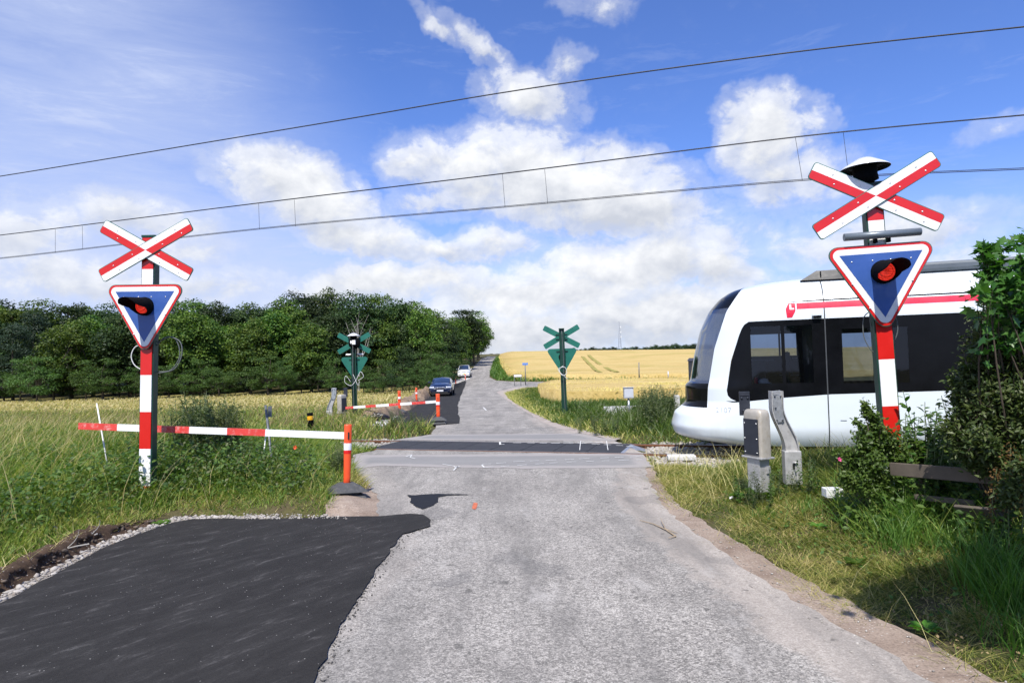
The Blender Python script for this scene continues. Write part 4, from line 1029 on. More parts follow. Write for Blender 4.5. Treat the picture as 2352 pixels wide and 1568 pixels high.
# side window bands: opaque dark border with tinted panes set in it
def band(side, panes, name, glass, holes=True):
    """panes: (u0, u1, z0, z1) openings"""
    b = MB(); cuts = sorted(set([p[0] for p in panes]+[p[1] for p in panes]))
    zf = lambda u: zwb(u); u0 = 5.06
    # curved front part
    strip(b, side, np.concatenate([np.linspace(1.085, 1.3, 10), np.linspace(1.34, 2.4, 20), np.linspace(2.43, 2.56, 8)]), uW, u0, n=8, off=-.006)
    b2 = MB(); cur = u0; pp_ = sorted(panes)
    colmb = b
    for (a, c, z0, z1) in pp_:
        if a > cur+1e-4: colstrip(colmb, side, upts(cur, a), zf, zwt, 10, -.006)
        colstrip(colmb, side, upts(a, c), zf, z0, 3, -.006); colstrip(colmb, side, upts(a, c), z1, zwt, 3, -.006); cur = c
    colstrip(colmb, side, upts(cur, UEND), zf, zwt, 10, -.006)
    o = b.build(name, MBLACKP, tram, recalc=False)
    for (a, c, z0, z1) in pp_:
        g = MB(); colstrip(g, side, upts(a, c), z0, z1, 6, -.010); g.build('pane', glass, o, recalc=False)
    return o
band(-1, [(5.08, 5.60, 1.42, 2.46), (5.66, 6.12, 1.42, 2.46), (6.60, 7.62, 1.40, 2.36)], 'window_band', MGL)
band(1, [(5.10, 5.72, 1.92, 2.40), (5.76, 6.08, 1.92, 2.40), (6.6, 7.55, 1.35, 2.36)], 'window_band', MGL)
tri_g = None
for sd_ in (-1, 1):
    b = MB(); colstrip(b, sd_, [5.885]+upts(6.0, UEND), 2.75, 2.86, 2, .0035, 0); b.build('red_stripe', MSTRIPE, tram, recalc=False)
    b = MB(); colstrip(b, sd_, upts(5.5, UEND), lambda u: 2.885-.0*u, lambda u: 2.887+.022*min(1, (u-5.5)/.8), 1, .0035, 0); b.build('gutter_line', MBLACKP, tram, recalc=False)
    b = MB(); colstrip(b, sd_, [6.325, 6.345], .27, 3.36, 60, .003, 0); b.build('body_joint', simple('grey_joint_rubber', (.05, .055, .06), .6), tram, recalc=False)
    b = MB(); colstrip(b, sd_, [7.40, 7.406], .27, zwb, 12, .003, 0); b.build('body_joint', simple('pale_joint', (.38, .40, .42), .6), tram, recalc=False)
    b = MB(); colstrip(b, sd_, [6.52, 6.62], .742, .752, 1, .004, 0); b.build('door_release', MBLACKP, tram, recalc=False)
    b = MB(); colstrip(b, sd_, [9.6, 9.612], .27, zwb, 12, .003, 0); b.build('body_joint', simple('grey_joint_rubber', (.10, .11, .12), .6), tram, recalc=False)
# logo: red shield with a white letter L
def on_side(poly, off, thick=.001):
    return [S(u, z, -1, off) for u, z in poly]
lg = MB(); hu = list(np.linspace(5.70, 5.862, 12)); colstrip(lg, -1, hu, lambda u: float(np.interp(u, [5.70, 5.715, 5.80, 5.862], [2.74, 2.60, 2.60, 2.72])), lambda u: float(np.interp(u, [5.70, 5.75, 5.862], [2.76, 2.868, 2.868])), 8, .004); lgo = lg.build('logo', MSTRIPE, tram, recalc=False)
lt = MB(); Lp = [(5.765, 2.745), (5.84, 2.745), (5.84, 2.772), (5.795, 2.772), (5.795, 2.845), (5.765, 2.845)]
colstrip(lt, -1, [5.765, 5.78, 5.795], 2.745, 2.845, 5, .006); colstrip(lt, -1, [5.795, 5.82, 5.84], 2.745, 2.772, 2, .006); lt.build('letter', MPW, lgo, recalc=False)
b = MB(); b.box((6.21, -1.345, 2.635), (.16, .06, .05), mi=0, bev=.008).box((6.21, -1.35, 2.595), (.13, .07, .045), mi=1, bev=.008); b.build('side_camera', [MSHELL, MBLACKP], tram)
# fleet number
tcu = bpy.data.curves.new('fleet_number', 'FONT'); tcu.body = '2107'; tcu.size = .135; tcu.extrude = .0008; tcu.space_character = 1.12
tob = bpy.data.objects.new('tmp_text', tcu); col.objects.link(tob); dg = bpy.context.evaluated_depsgraph_get(); tme = bpy.data.meshes.new_from_object(tob.evaluated_get(dg)); bpy.data.objects.remove(tob)
for v in tme.vertices: p = S(4.42+v.co.x*.95, .885+v.co.y, -1, .003+v.co.z); v.co = p
tme.materials.clear(); link('fleet_number', tme, simple('grey_number', (.30, .33, .36), .5), tram)
# roof equipment
rf = MB()
rf.add([(6.0, -.95, 3.30), (6.0, .95, 3.30), (6.28, -.86, 3.475), (6.28, .86, 3.475), (7.75, -.86, 3.475), (7.75, .86, 3.475), (7.82, -.98, 3.28), (7.82, .98, 3.28)], [(0, 1, 3, 2), (2, 3, 5, 4), (4, 5, 7, 6), (0, 2, 4, 6), (1, 7, 5, 3)])
for k in range(5): rf.box((6.35+.0*k, 0, 3.36+.022*k), (.02, 1.9, .006))
rf.build('roof_unit', simple('black_roof_cover', (.014, .015, .017), .5, .1, .25, 4, .15), tram)
MB().box((10.7, 0, 3.42), (5.6, 1.75, .17), bev=.05).build('roof_unit', simple('grey_roof_cover', (.11, .13, .15), .45, .1, .15, 3, .1), tram)
# interior seen through the glass
it = MB(); it.box(((UEND+4.9)/2, 0, .92), (UEND-4.9, 2.4, .05)); it.box(((UEND+5.1)/2, 0, 2.63), (UEND-5.1, 2.35, .04)); it.box((6.22, 0, 1.7), (.06, 2.4, 1.7)); it.build('interior_shell', MINT, tram)
it = MB().box((4.72, 0, 1.25), (.55, 1.7, .35), bev=.08).box((4.95, -.9, 1.42), (.4, .35, .14), bev=.03).build('driver_console', MGREYC, tram)
st = MB().box((5.55, .15, 1.25), (.42, .48, .10), bev=.03).box((5.78, .15, 1.62), (.12, .46, .75), bev=.04).build('driver_seat', MINT, tram)
MB().box((5.2, 1.15, 1.62), (.46, .12, .42), bev=.01).build('cab_locker', MGREYC, tram)
for u in (7.1, 7.9, 8.7):
    MB().box((u, -.75, 1.3), (.45, .85, .08), bev=.03).box((u+.2, -.75, 1.65), (.08, .85, .65), bev=.03).build('passenger_seat', simple('blue_grey_seat', (.03, .035, .06), .8), tram)
MB().box((5.15, -1.12, 1.47), (.06, .05, .11), bev=.008).build('red_can', MSTRIPE, tram)
b = MB().lathe([(.0005, .1), (.06, .09), (.10, .04), (.12, 0)], 10, (5.30, -1.08, 1.41)); b.v = [(x_+.02*math.sin(z_*90), y_+.015*math.sin(x_*80), z_) for x_, y_, z_ in b.v]; b.build('white_cloth', MPW, tram)
MB().box((5.9, 1.1, 1.50), (.38, .03, .02)).build('light_strip', MPW, tram)
MB().box((6.02, 1.1, 1.86), (.10, .03, .02)).build('light_strip', MPW, tram)
MB().box((5.35, 1.14, 1.83), (.5, .02, .03)).build('locker_edge', MPW, tram)
uf = MB().box((15, 0, .42), (18, 2.2, .35), bev=.03).box((4.9, 0, .33), (1.3, 1.7, .15), bev=.03); uf.build('underframe', MUNDER, tram)
for u in (7.0, 8.8):
    for sd_ in (-1, 1):
        MB().lathe([(.0005, .05), (.27, .05), (.29, .04), (.29, -.03), (.32, -.05), (.32, -.07), (.0005, -.07)], 24, (u, sd_*.76, .335), 0, 'Y').build('wheel', MUNDER, tram)

# ------------------------------------------------------------------ cars
def m_paint(name, c): return simple(name, c, .22, .1, .06, 2, .01, coat=1.0)
MTYRE = simple('tyre', (.014, .014, .014), .85, 0, .2); MRIMW = simple('alloy_rim', (.45, .46, .48), .3, .8, .1)
MCHR = simple('chrome', (.65, .66, .68), .15, .95, .05); MHL = simple('headlight_glass', (.62, .66, .72), .08, .3, .1, coat=1); MCG = simple('car_glass', (.018, .030, .055), .05, 0, .1, coat=1)
def car(label, loc, rz, paint, L=4.9, W=1.85, H=1.45, hood=1.0, hx=1.45, plate=(.75, .75, .75), grille=True, tall=False):
    root = empty('parked_car', loc, rz); tag(root, label, 'car', 'cars standing at the left road edge')
    w_ = W/2
    secs = [(0, .70, .30, .52, .56), (.05, .82, .24, .60, .66), (.22, .92, .20, hood-.24, hood-.16), (.7, .98, .19, hood-.10, hood-.03), (hx-.1, 1, .19, hood-.02, hood+.05), (hx+.5, 1, .19, hood+.0, hood+.05), (L-1.2, 1, .19, hood+.04, hood+.06), (L-.25, .96, .22, hood+.02, hood+.04), (L, .84, .34, hood-.12, hood-.1)]
    mb = MB(); k = None; vs = []
    for y, ws_, z0, zb_, zc_ in secs:
        hw = w_*ws_; half = [(hw*.80, z0), (hw*.97, z0+.10), (hw, z0+.26), (hw*.995, (z0+zb_)/2+.12), (hw*.95, zb_-.05), (hw*.88, zb_), (hw*.5, zc_)]
        ring = half+[(-a, b) for a, b in reversed(half)]; k = len(ring); vs += [(a, y, b) for a, b in ring]
    fs = [(i*k+j, i*k+(j+1) % k, (i+1)*k+(j+1) % k, (i+1)*k+j) for i in range(len(secs)-1) for j in range(k)]+[tuple(range(k)), tuple(range(len(vs)-k, len(vs)))]
    mb.add(vs, fs, 0, True); bo = mb.build('body', paint, root)
    cab = [(hx-.15, .80, hood+.0, hood+.01), (hx+.70, .68, H-.09, H-.03), (hx+1.2, .69, H-.04, H+.01), (L-1.4, .68, H-.05, H), (L-.75, .66, H-.09, H-.04), (L-.15, .74, hood+.0, hood+.01)]
    g = MB(); vs = []
    for y, wt, zr, zc_ in cab:
        bw = w_*.90; ring = [(bw, hood-.05), (w_*wt*1.06 if zr > hood+.2 else bw*.98, zr-.05 if zr > hood+.2 else hood), (w_*wt, zr), (0, zc_), (-w_*wt, zr), (-(w_*wt*1.06) if zr > hood+.2 else -bw*.98, zr-.05 if zr > hood+.2 else hood), (-bw, hood-.05)]; k = len(ring); vs += [(a, y, b) for a, b in ring]
    f_g, f_r = [], []
    for i in range(len(cab)-1):
        for j in range(k-1):
            q = (i*k+j, i*k+j+1, (i+1)*k+j+1, (i+1)*k+j)
            (f_r if (j in (1, 2, 3, 4) and 1 <= i <= 3) else f_g).append(q)
    g.add(vs, f_g, 0, True); g.add(vs, f_r, 1, True); go_ = g.build('cabin', [MCG, paint], root)
    for s in (-1, 1):
        pil = MB()
        pil.tube([(s*w_*.81, hx-.14, hood+.01), (s*w_*.70, hx+.70, H-.07)], .035, 6); pil.build('pillar', paint, go_)
        MB().tube([(s*w_*.80, hx+1.35, hood), (s*w_*.71, hx+1.4, H-.06)], .03, 6).build('pillar', paint, go_)
        MB().box((s*(w_+.08), hx+.28, hood+.10), (.20, .11, .13), bev=.03).build('wing_mirror', paint, root)
        MB().box((s*w_*.70, .16, hood-.30), (.40, .16, .15), bev=.05, rz=s*.30, rx=-.3).build('headlight', MHL, root)
        for y in (.88, L-.95):
            wh = empty('wheel', (s*(w_-.10), y, .33)); wh.parent = root
            MB().lathe([(.20, -.1), (.31, -.1), (.33, -.07), (.33, .07), (.31, .1), (.20, .1)], 24, (0, 0, 0), 0, 'X').build('tyre', MTYRE, wh)
            MB().lathe([(.0005, .085), (.05, .09), (.19, .06), (.205, .09)], 10, (0, 0, 0), 0, 'X').build('rim', MRIMW, wh) if s > 0 else MB().lathe([(.0005, -.085), (.05, -.09), (.19, -.06), (.205, -.09)], 10, (0, 0, 0), 0, 'X').build('rim', MRIMW, wh)
            MB().box((s*(w_-.03), y, .42), (.10, .78, .50), bev=.08).build('wheel_arch', MUNDER, bo)
    if grille:
        gr = MB().box((0, .05, hood-.36), (.82, .06, .22), bev=.04).build('grille', MCHR, root)
        for sx in (-1, 1): MB().box((sx*.19, .015, hood-.36), (.33, .04, .15), bev=.02).build('grille_mesh', simple('dark_mesh', (.12, .12, .13), .4, .5), gr)
    else:
        gr = MB().box((0, .06, hood-.33), (.62, .07, .09), bev=.03).build('grille', simple('grey_mesh', (.25, .26, .27), .4, .5), root)
    MB().box((0, .015, hood-.55), (.52, .05, .12), bev=.006).build('number_plate', simple('plate', plate, .4), root)
    MB().box((0, .03, .30), (1.25, .10, .12), bev=.03).build('lower_intake', MUNDER, root)
    MB().box((0, .2, .20), (1.5, .5, .10), bev=.02).box((0, L/2, .25), (W*.8, L*.8, .15)).build('underbody', MUNDER, root)
    return root
pc = G(1011, 910, .03); car('dark blue estate car parked on the far black asphalt', (pc[0], pc[1], pc[2]), R(2), m_paint('dark_blue_car_paint', (.010, .018, .05)), H=1.47)
pc = G(1065, 868.5, .0); car('small white car parked uphill behind the dark car, by the trees', (pc[0], pc[1], pc[2]), R(1), m_paint('white_car_paint', (.75, .75, .74)), L=4.6, W=1.85, H=1.88, hood=1.2, hx=1.15, plate=(.75, .6, .12), grille=False)
# ------------------------------------------------------------------ vegetation
def m_leaf(name, cols, trans=.35, rough=.55, island=True, big=.6, spec=.25):
    """leaf material: hue differs from leaf to leaf and in wide patches"""
    m = bpy.data.materials.new(name); t = nt(m); p = wpos(t); g = t.nodes.new('ShaderNodeNewGeometry'); ri = g.outputs['Random Per Island']
    n_ = noise(t, big, 3, .6, p); f = math_(t, 'ADD', math_(t, 'MULTIPLY', ri, .55), math_(t, 'MULTIPLY', n_, .75))
    k = len(cols); c = ramp(t, f, [(.22+.62*i/(k-1), cols[i]) for i in range(k)])
    oi = t.nodes.new('ShaderNodeObjectInfo'); hs = t.nodes.new('ShaderNodeHueSaturation'); t.links.new(c, hs.inputs['Color'])
    t.links.new(math_(t, 'MULTIPLY_ADD', oi.outputs['Random'], .035, .483), hs.inputs['Hue']); t.links.new(math_(t, 'MULTIPLY_ADD', oi.outputs['Random'], .72, .62), hs.inputs['Value'])
    b = t.nodes.new('ShaderNodeBsdfPrincipled'); t.links.new(hs.outputs[0], b.inputs['Base Color']); b.inputs['Roughness'].default_value = rough; b.inputs['Specular IOR Level'].default_value = spec
    tr = t.nodes.new('ShaderNodeBsdfTranslucent'); t.links.new(mix(t, 1, hs.outputs[0], (1.3, 1.5, .5), 'MULTIPLY'), tr.inputs[0])
    mx = t.nodes.new('ShaderNodeMixShader'); mx.inputs[0].default_value = trans; t.links.new(b.outputs[0], mx.inputs[1]); t.links.new(tr.outputs[0], mx.inputs[2])
    o = t.nodes.new('ShaderNodeOutputMaterial'); t.links.new(mx.outputs[0], o.inputs[0]); return m
MBARK = simple('rough_bark', (.075, .058, .042), .9, 0, .35, 6, .8)
MBARKP = simple('pale_dead_bark', (.32, .30, .27), .9, 0, .2, 6, .5)
MOAK = m_leaf('oak_leaves', [(.014, .034, .009), (.034, .076, .013), (.066, .118, .018), (.120, .175, .026)], .25, big=.35)
MDKL = m_leaf('dark_leaves', [(.011, .025, .010), (.024, .050, .015), (.048, .080, .020)], .2, big=.35)
MPINE = m_leaf('pine_needles', [(.013, .028, .018), (.026, .050, .030), (.045, .075, .042)], .15, big=.4)
MSHR = m_leaf('shrub_leaves', [(.022, .050, .014), (.050, .095, .022), (.085, .135, .035)], .3, big=.5)

def unit(v): return v/np.maximum(np.linalg.norm(v, axis=-1, keepdims=True), 1e-9)
LEAF_D = (np.array([(0, 0, 0), (.32, .35, .06), (0, 1, -.05), (-.32, .35, .06)]), np.array([(0, 1, 2, 3)]))
LEAF_F = (np.array([(0, 0, 0), (.17, .35, .07), (.13, .7, .05), (0, 1, -.08), (-.13, .7, .05), (-.17, .35, .07), (0, .5, 0)]), np.array([(0, 1, 6, 5), (1, 2, 3, 6), (6, 3, 4, 5)]))
_mp = []
for i, (a, r_) in enumerate([(-90, .0), (-62, .36), (-20, .55), (-2, .36), (22, .78), (52, .46), (90, 1.0), (128, .46), (158, .78), (182, .36), (200, .55), (242, .36)]):
    _mp.append((math.cos(R(a))*r_*.62, .42+math.sin(R(a))*r_*.58 if i else 0, .10*abs(math.cos(R(a)))*r_))
_mp.append((0, .42, -.03))
LEAF_M = (np.array(_mp), np.array([(12, i, (i+1) % 12) for i in range(12)]))
def scatter(pos, nrm, size, tmpl, up=None, r=rng):
    """one leaf per position; nrm is the facing direction"""
    n = len(pos); T, Fc = tmpl
    a = unit(r.normal(size=(n, 3))) if up is None else unit(up + r.normal(size=(n, 3))*.55)
    nrm = unit(nrm); y = unit(a - nrm*np.sum(a*nrm, 1, keepdims=True)); x = np.cross(y, nrm)
    s = np.asarray(size).reshape(-1, 1, 1)*np.ones((n, 1, 1))
    V = pos[:, None] + s*(T[None, :, 0:1]*x[:, None] + T[None, :, 1:2]*y[:, None] + T[None, :, 2:3]*nrm[:, None])
    Fa = (Fc[None] + (np.arange(n)*len(T))[:, None, None]).reshape(-1, Fc.shape[1])
    return V.reshape(-1, 3), Fa
def limb(mb, a, b, r0, r1, bend=.1, n=5, k=6):
    a = Vector(a); b = Vector(b); L = (b-a).length; o = Vector((random.uniform(-1, 1), random.uniform(-1, 1), random.uniform(-.3, .3)))*L*bend
    pts = [a.lerp(b, i/n)+o*math.sin(math.pi*i/n) for i in range(n+1)]
    mb.tube(pts, [r0+(r1-r0)*i/n for i in range(n+1)], k); return pts
def make_tree_mesh(kind, seed):
    """trunk mesh builder and crown arrays for a tree 10 m tall"""
    rs = np.random.default_rng(seed); random.seed(seed); H = 10.0
    trunk = MB(); 
    if kind == 'pine':
        cl = []
        for i in range(62):
            z = 2.2+7.4*i/62; rad = (1-(z-1.2)/9.0)*3.0+.35
            a = rs.random()*6.28; rr = rad*(.45+.55*rs.random()); cl.append((math.cos(a)*rr, math.sin(a)*rr, z+rs.normal()*.15, .75+.25*rs.random(), .30))
        limb(trunk, (0, 0, -.4), (0, 0, 9.7), .19, .03, .01, 8)
    else:
        cl = []; rx = 2.5+rs.random()*.9; low = .2 if kind == 'low' else 1.6
        n = 78 if kind != 'shrub' else 46
        for i in range(n):
            d = unit(rs.normal(size=3)); rr = rs.random()**.33*.9
            zc_ = (10+low)/2 if kind != 'shrub' else 5.0; hz_ = (10-low)/2-.2 if kind != 'shrub' else 4.6
            lump = 1+.24*math.sin(d[0]*5+seed)*math.cos(d[1]*4+seed*2)
            p = np.array([d[0]*rx*rr*lump, d[1]*rx*rr*lump, zc_+d[2]*hz_*rr*(1.05 if d[2] > 0 else .95)])
            if kind == 'shrub': p[0] *= 1.6; p[1] *= 1.4
            cl.append((*p, .62+.55*rs.random(), .62))
        fk = (0, 0, 3.2); limb(trunk, (0, 0, -.4), fk, .22, .15, .03)
        for i in range(6):
            c = cl[rs.integers(len(cl))]; q = limb(trunk, fk if i else (0, 0, 2.2), (c[0]*.85, c[1]*.85, max(c[2], 4)), .10, .03, .12)
            for j in range(2):
                c2 = cl[rs.integers(len(cl))]; limb(trunk, q[3], (c2[0]*.9, c2[1]*.9, max(3.0, c2[2])), .04, .012, .1, 4, 5)
    Ps, Ns = [], []
    per = 135 if kind != 'pine' else 120
    for x, y, z, r_, fl in cl:
        d = unit(rs.normal(size=(per, 3))); d[:, 2] = np.where(d[:, 2] < -.35, -d[:, 2], d[:, 2])
        rad = r_*(.55+.5*rs.random((per, 1))**.6)*(1+.25*rs.normal(size=(per, 1))*.6)
        Ps.append(np.array([x, y, z]) + d*rad*np.array([1.15, 1.15, .75 if kind != 'pine' else .42])); Ns.append(unit(d*.9+np.array([0, 0, .55])+rs.normal(size=(per, 3))*.55))
    P_ = np.concatenate(Ps); N_ = np.concatenate(Ns)
    if kind != 'shrub':
        pass
    sz = (.17+.17*rs.random(len(P_)))*(1.0 if kind != 'pine' else .8)
    V, Fa = scatter(P_, N_, sz, LEAF_D if kind != 'pine' else (LEAF_D[0]*np.array([.6, 1.25, 1]), LEAF_D[1]), r=rs)
    return trunk, V, Fa
protos = {}
for key, kind, seed in (('oakA', 'tree', 1), ('oakB', 'tree', 2), ('oakC', 'low', 3), ('oakD', 'low', 4), ('pine', 'pine', 5), ('shrubA', 'shrub', 6), ('shrubB', 'shrub', 7)):
    tr_, V_, F_ = make_tree_mesh(kind, seed)
    me_t = bpy.data.meshes.new('trunk'); me_t.from_pydata(tr_.v, [], tr_.f); me_t.update(); me_t.polygons.foreach_set('use_smooth', [True]*len(me_t.polygons)) ; me_t.materials.append(MBARK)
    me_c = {}
    for mk, mm in (('oak', MOAK), ('dark', MDKL), ('pine', MPINE), ('shrub', MSHR)):
        if (mk == 'pine') != (kind == 'pine') or (mk == 'shrub') != (kind == 'shrub'):
            if not (kind == 'shrub' and mk == 'dark'): continue
        me_ = np_mesh('crown', V_, [(F_, 0)]); me_.materials.append(mm); me_c[mk] = me_
    protos[key] = (me_t, me_c)
def plant_tree(key, mk, x, yb, d, ytop, wide=1.0, name='tree', label=None, cat='tree', group=None, gz=None, sink=.15):
    p = P(x, yb, d); g0 = float(zb(p[0], p[1])) if gz is None else gz
    top = P(x, ytop, d)[2]; s = (top-g0)/10.0
    o = empty(name, (p[0], p[1], g0-sink), rng.random()*6.28); o.scale = (s*wide, s*wide, s)
    tag(o, label, cat, group)
    me_t, me_c = protos[key]
    a = link('trunk', me_t, None, o); b = link('crown', me_c[mk], None, o)
    return o
places = ['at the far left edge of the wood', 'left of the left signal', 'just left of the left signal', 'behind the left signal', 'just right of the left signal', 'between the left signal and the far bell signal', 'left of the far bell signal', 'behind the far bell signal', 'right of the far bell signal', 'above the dark car']
def where(x):
    for lim, s in ((60, 'at the left picture edge'), (150, 'near the left picture edge'), (235, 'left of the left signal'), (300, 'just left of the left signal'), (390, 'behind the left signal'), (470, 'just right of the left signal'),
                   (560, 'right of the left signal'), (650, 'midway between the two left signals'), (740, 'left of the far bell signal'), (800, 'just left of the far bell signal'), (860, 'behind the far bell signal'), (930, 'just right of the far bell signal'), (985, 'left of the dark car'), (1030, 'behind the dark car'), (1075, 'above the white car'), (1200, 'beside the top of the road')):
        if x < lim: return s
GT = 'trees of the dark wood on the left'
front = [(-60, 'oakC', 'dark', 700), (-5, 'oakA', 'oak', 700), (30, 'pine', 'pine', 735), (78, 'pine', 'pine', 712), (118, 'oakC', 'dark', 738), (165, 'oakD', 'oak', 728), (212, 'oakB', 'oak', 718), (262, 'oakC', 'oak', 745), (300, 'oakA', 'dark', 712), (352, 'oakD', 'oak', 760), (395, 'oakC', 'dark', 716), (436, 'oakB', 'oak', 705),
         (478, 'oakD', 'oak', 722), (528, 'oakA', 'oak', 738), (575, 'oakC', 'oak', 715), (622, 'oakB', 'oak', 702), (668, 'oakD', 'oak', 712), (715, 'oakC', 'oak', 728), (760, 'oakA', 'dark', 712)]
kw = ['broad', 'rounded', 'dense', 'ragged', 'full', 'bushy', 'leaning', 'lumpy', 'crooked', 'wide']
ty = {'oak': 'yellowish green', 'dark': 'dark green', 'pine': 'bluish green pine'}
cnt = 0
for i, (x, k, mk, yt) in enumerate(front):
    d = 72+4*math.sin(i*2.1); cnt += 1
    plant_tree(k, mk, x, 900, d, yt, 1.12+.1*math.sin(i*1.7), 'pine_tree' if k == 'pine' else 'broadleaf_tree', '%s %s front-row tree, %s' % (kw[i % 10], ty[mk], where(x)), 'tree', GT)
back = [(-40, 688), (12, 682), (55, 700), (75, 683), (135, 688), (190, 690), (205, 684), (245, 690), (300, 700), (345, 690), (395, 688), (440, 684), (460, 680), (500, 686), (530, 688), (560, 690), (600, 696), (640, 688), (662, 664), (692, 664), (728, 668), (758, 655), (790, 668), (832, 664), (862, 662), (905, 680), (945, 674), (968, 690)]
for i, (x, yt) in enumerate(back):
    k = ('oakA', 'oakB', 'oakC', 'oakD')[i % 4]; mk = 'dark' if i % 3 else 'oak'
    plant_tree(k, mk, x, 880, 82+5*math.sin(i*1.3), yt, .92+.18*math.sin(i*2.3), 'broadleaf_tree', '%s %s skyline tree, %s' % (kw[(i*3+1) % 10], ty[mk], where(x)), 'tree', GT)
for i, x in enumerate(range(-60, 960, 46)):
    plant_tree(('oakB', 'oakC', 'oakD', 'oakA')[i % 4], 'dark', x, 880, 94+3*math.sin(i*1.9), 712+10*math.sin(i*1.7), 1.25, 'broadleaf_tree', '%s dark tree deep in the wood, %s' % (kw[(i*7+2) % 10], where(x)), 'tree', GT)
mid = [(800, 'oakD', 'dark', 735, 74), (842, 'oakA', 'oak', 700, 80), (885, 'oakC', 'oak', 722, 76), (925, 'oakD', 'dark', 735, 78), (962, 'oakB', 'oak', 705, 86), (990, 'oakC', 'oak', 692, 92), (930, 'oakC', 'oak', 690, 92), (1000, 'oakD', 'dark', 745, 84), (1015, 'oakC', 'dark', 725, 96), (1038, 'oakD', 'dark', 748, 100), (1050, 'oakC', 'oak', 716, 112), (1075, 'oakA', 'dark', 702, 124), (1090, 'oakD', 'oak', 712, 134), (1060, 'oakC', 'dark', 740, 128), (1098, 'oakC', 'oak', 735, 150), (1082, 'oakD', 'dark', 770, 142), (1102, 'oakD', 'oak', 730, 160)]
for i, (x, k, mk, yt, d) in enumerate(mid):
    plant_tree(k, mk, x, 860, d, yt, .95 if x < 1060 else 1.05, 'broadleaf_tree', '%s %s roadside tree of the wood, %s' % (kw[(i*3) % 10], ty[mk], where(x)), 'tree', GT)
sh = [(x_, 822+20*math.sin(x_*.13), 66+2*math.sin(x_*.21)) for x_ in range(-30, 800, 38)]
sh += [(835, 832, 64), (880, 812, 65), (925, 790, 67), (965, 796, 68), (995, 806, 70), (1012, 828, 67), (900, 842, 61), (860, 856, 61), (940, 836, 62), (980, 836, 63), (1022, 834, 73), (1000, 770, 76), (1030, 800, 88), (1045, 800, 100), (1066, 815, 122), (1080, 815, 140)]
for i, (x, yt, d) in enumerate(sh):
    plant_tree(('shrubA', 'shrubB')[i % 2], 'shrub' if i % 4 else 'dark', x, 890, d, yt, 1.1+.25*math.sin(i*2), 'shrub', '%s green shrub at the foot of the wood, %s' % (kw[(i*3+4) % 10], where(x)), 'shrub', 'shrubs at the foot of the wood')
# pale bare tree
def bare_tree(x, yb, d, ytop, label):
    p = P(x, yb, d); g0 = float(zb(p[0], p[1])); top = P(x, ytop, d)[2]; mb = MB(); random.seed(int(x))
    H = top-g0; fk = Vector((0, 0, H*.55)); limb(mb, (0, 0, 0), fk, .13, .09, .03)
    for i in range(9):
        a = random.random()*6.28; e = Vector((math.cos(a)*H*.16, math.sin(a)*H*.1, H*(.75+.25*random.random()))); q = limb(mb, fk-Vector((0, 0, random.random()*2)), e, .05, .012, .12)
        for j in range(3): limb(mb, q[2+j], q[2+j]+Vector((random.uniform(-1, 1), random.uniform(-.6, .6), random.uniform(.3, 1.1))), .018, .006, .1, 3, 4)
    root = empty('bare_tree', (p[0], p[1], g0)); tag(root, label, 'tree'); mb.build('trunk', MBARKP, root, recalc=False)
bare_tree(824, 890, 69.5, 715, 'leafless pale dead tree standing in front of the wood behind the far bell signal')
# far wood on the crest and isolated far crowns
def far_tree(x, yt, d, wide, label):
    k = ('oakC', 'oakD', 'shrubA')[int(x) % 3] if wide < 2 else 'shrubB'
    return plant_tree(k, 'dark', x, 820, d, yt, wide, 'distant_tree', label, 'tree', 'distant trees along the crest')
i = 0
for x in range(1308, 1640, 9):
    i += 1; yt = float(np.interp(x, [1308, 1350, 1390, 1420, 1480, 1530, 1560, 1640], [799, 797, 795, 796, 794, 789, 788, 787]))+1.6*math.sin(i*2.4)+(1.5*math.sin(i*5.1))
    far_tree(x, yt, 330+25*math.sin(i), 1.25, None)['label'] = 'dark tree of the distant wood beyond the crest of the wheat field'
for x, yt in ((1118, 812), (1128, 810), (1141, 811), (1150, 812), (1165, 813), (1184, 811), (1190, 810), (1198, 811), (1212, 810.5), (1222, 809), (1232, 807.5), (1238, 807), (1245, 809)):
    far_tree(x, yt, 420, 1.8, None)['label'] = 'tiny dark tree far away on the horizon right of the road top'

# ------------------------------------------------------------------ fields
STUB = G2([(-400, 960), (0, 975), (300, 978), (520, 975), (700, 960), (760, 950), (868, 950), (950, 925), (1005, 893), (1015, 893), (960, 893), (800, 893), (500, 905), (0, 916), (-400, 930)])
MSTUB = m_field('mown_straw_field', [(.30, .25, .085), (.45, .385, .15), (.24, .24, .07), (.16, .16, .05), (.50, .44, .22)], 2.6, .6)
struct(sheet('mown_field', STUB, .03, MSTUB, .6), 'mown straw-yellow field between the track and the wood')
W1 = G2([(1238, 903), (1262, 890), (1300, 888), (1390, 886), (1640, 883), (1800, 880), (1900, 925), (1570, 925), (1440, 928), (1312, 934), (1270, 929), (1243, 922)])
W2 = G2([(1160, 856), (1168, 869), (1210, 874), (1300, 875), (1500, 875), (1800, 872)]) + [(260, 130), (260, 260), (60, 262), (8, 258), (.2, 215)] + G2([(1152, 824)])
W2 = W2[:-1] + [tuple(G(1147, 819.5)[:2]), tuple(G(1150, 835)[:2])]
MWHT_ = m_field('ripe_wheat', [(.45, .32, .11), (.60, .46, .205), (.34, .29, .08), (.26, .20, .055), (.67, .56, .33)], .9, .8)
def wheat_z(X, Y):
    e = .75*np.ones(np.shape(X)); return zb(X, Y)+e+(vnoise(X, Y, .9)-.5)*.14+(vnoise(X, Y, 6)-.5)*.25
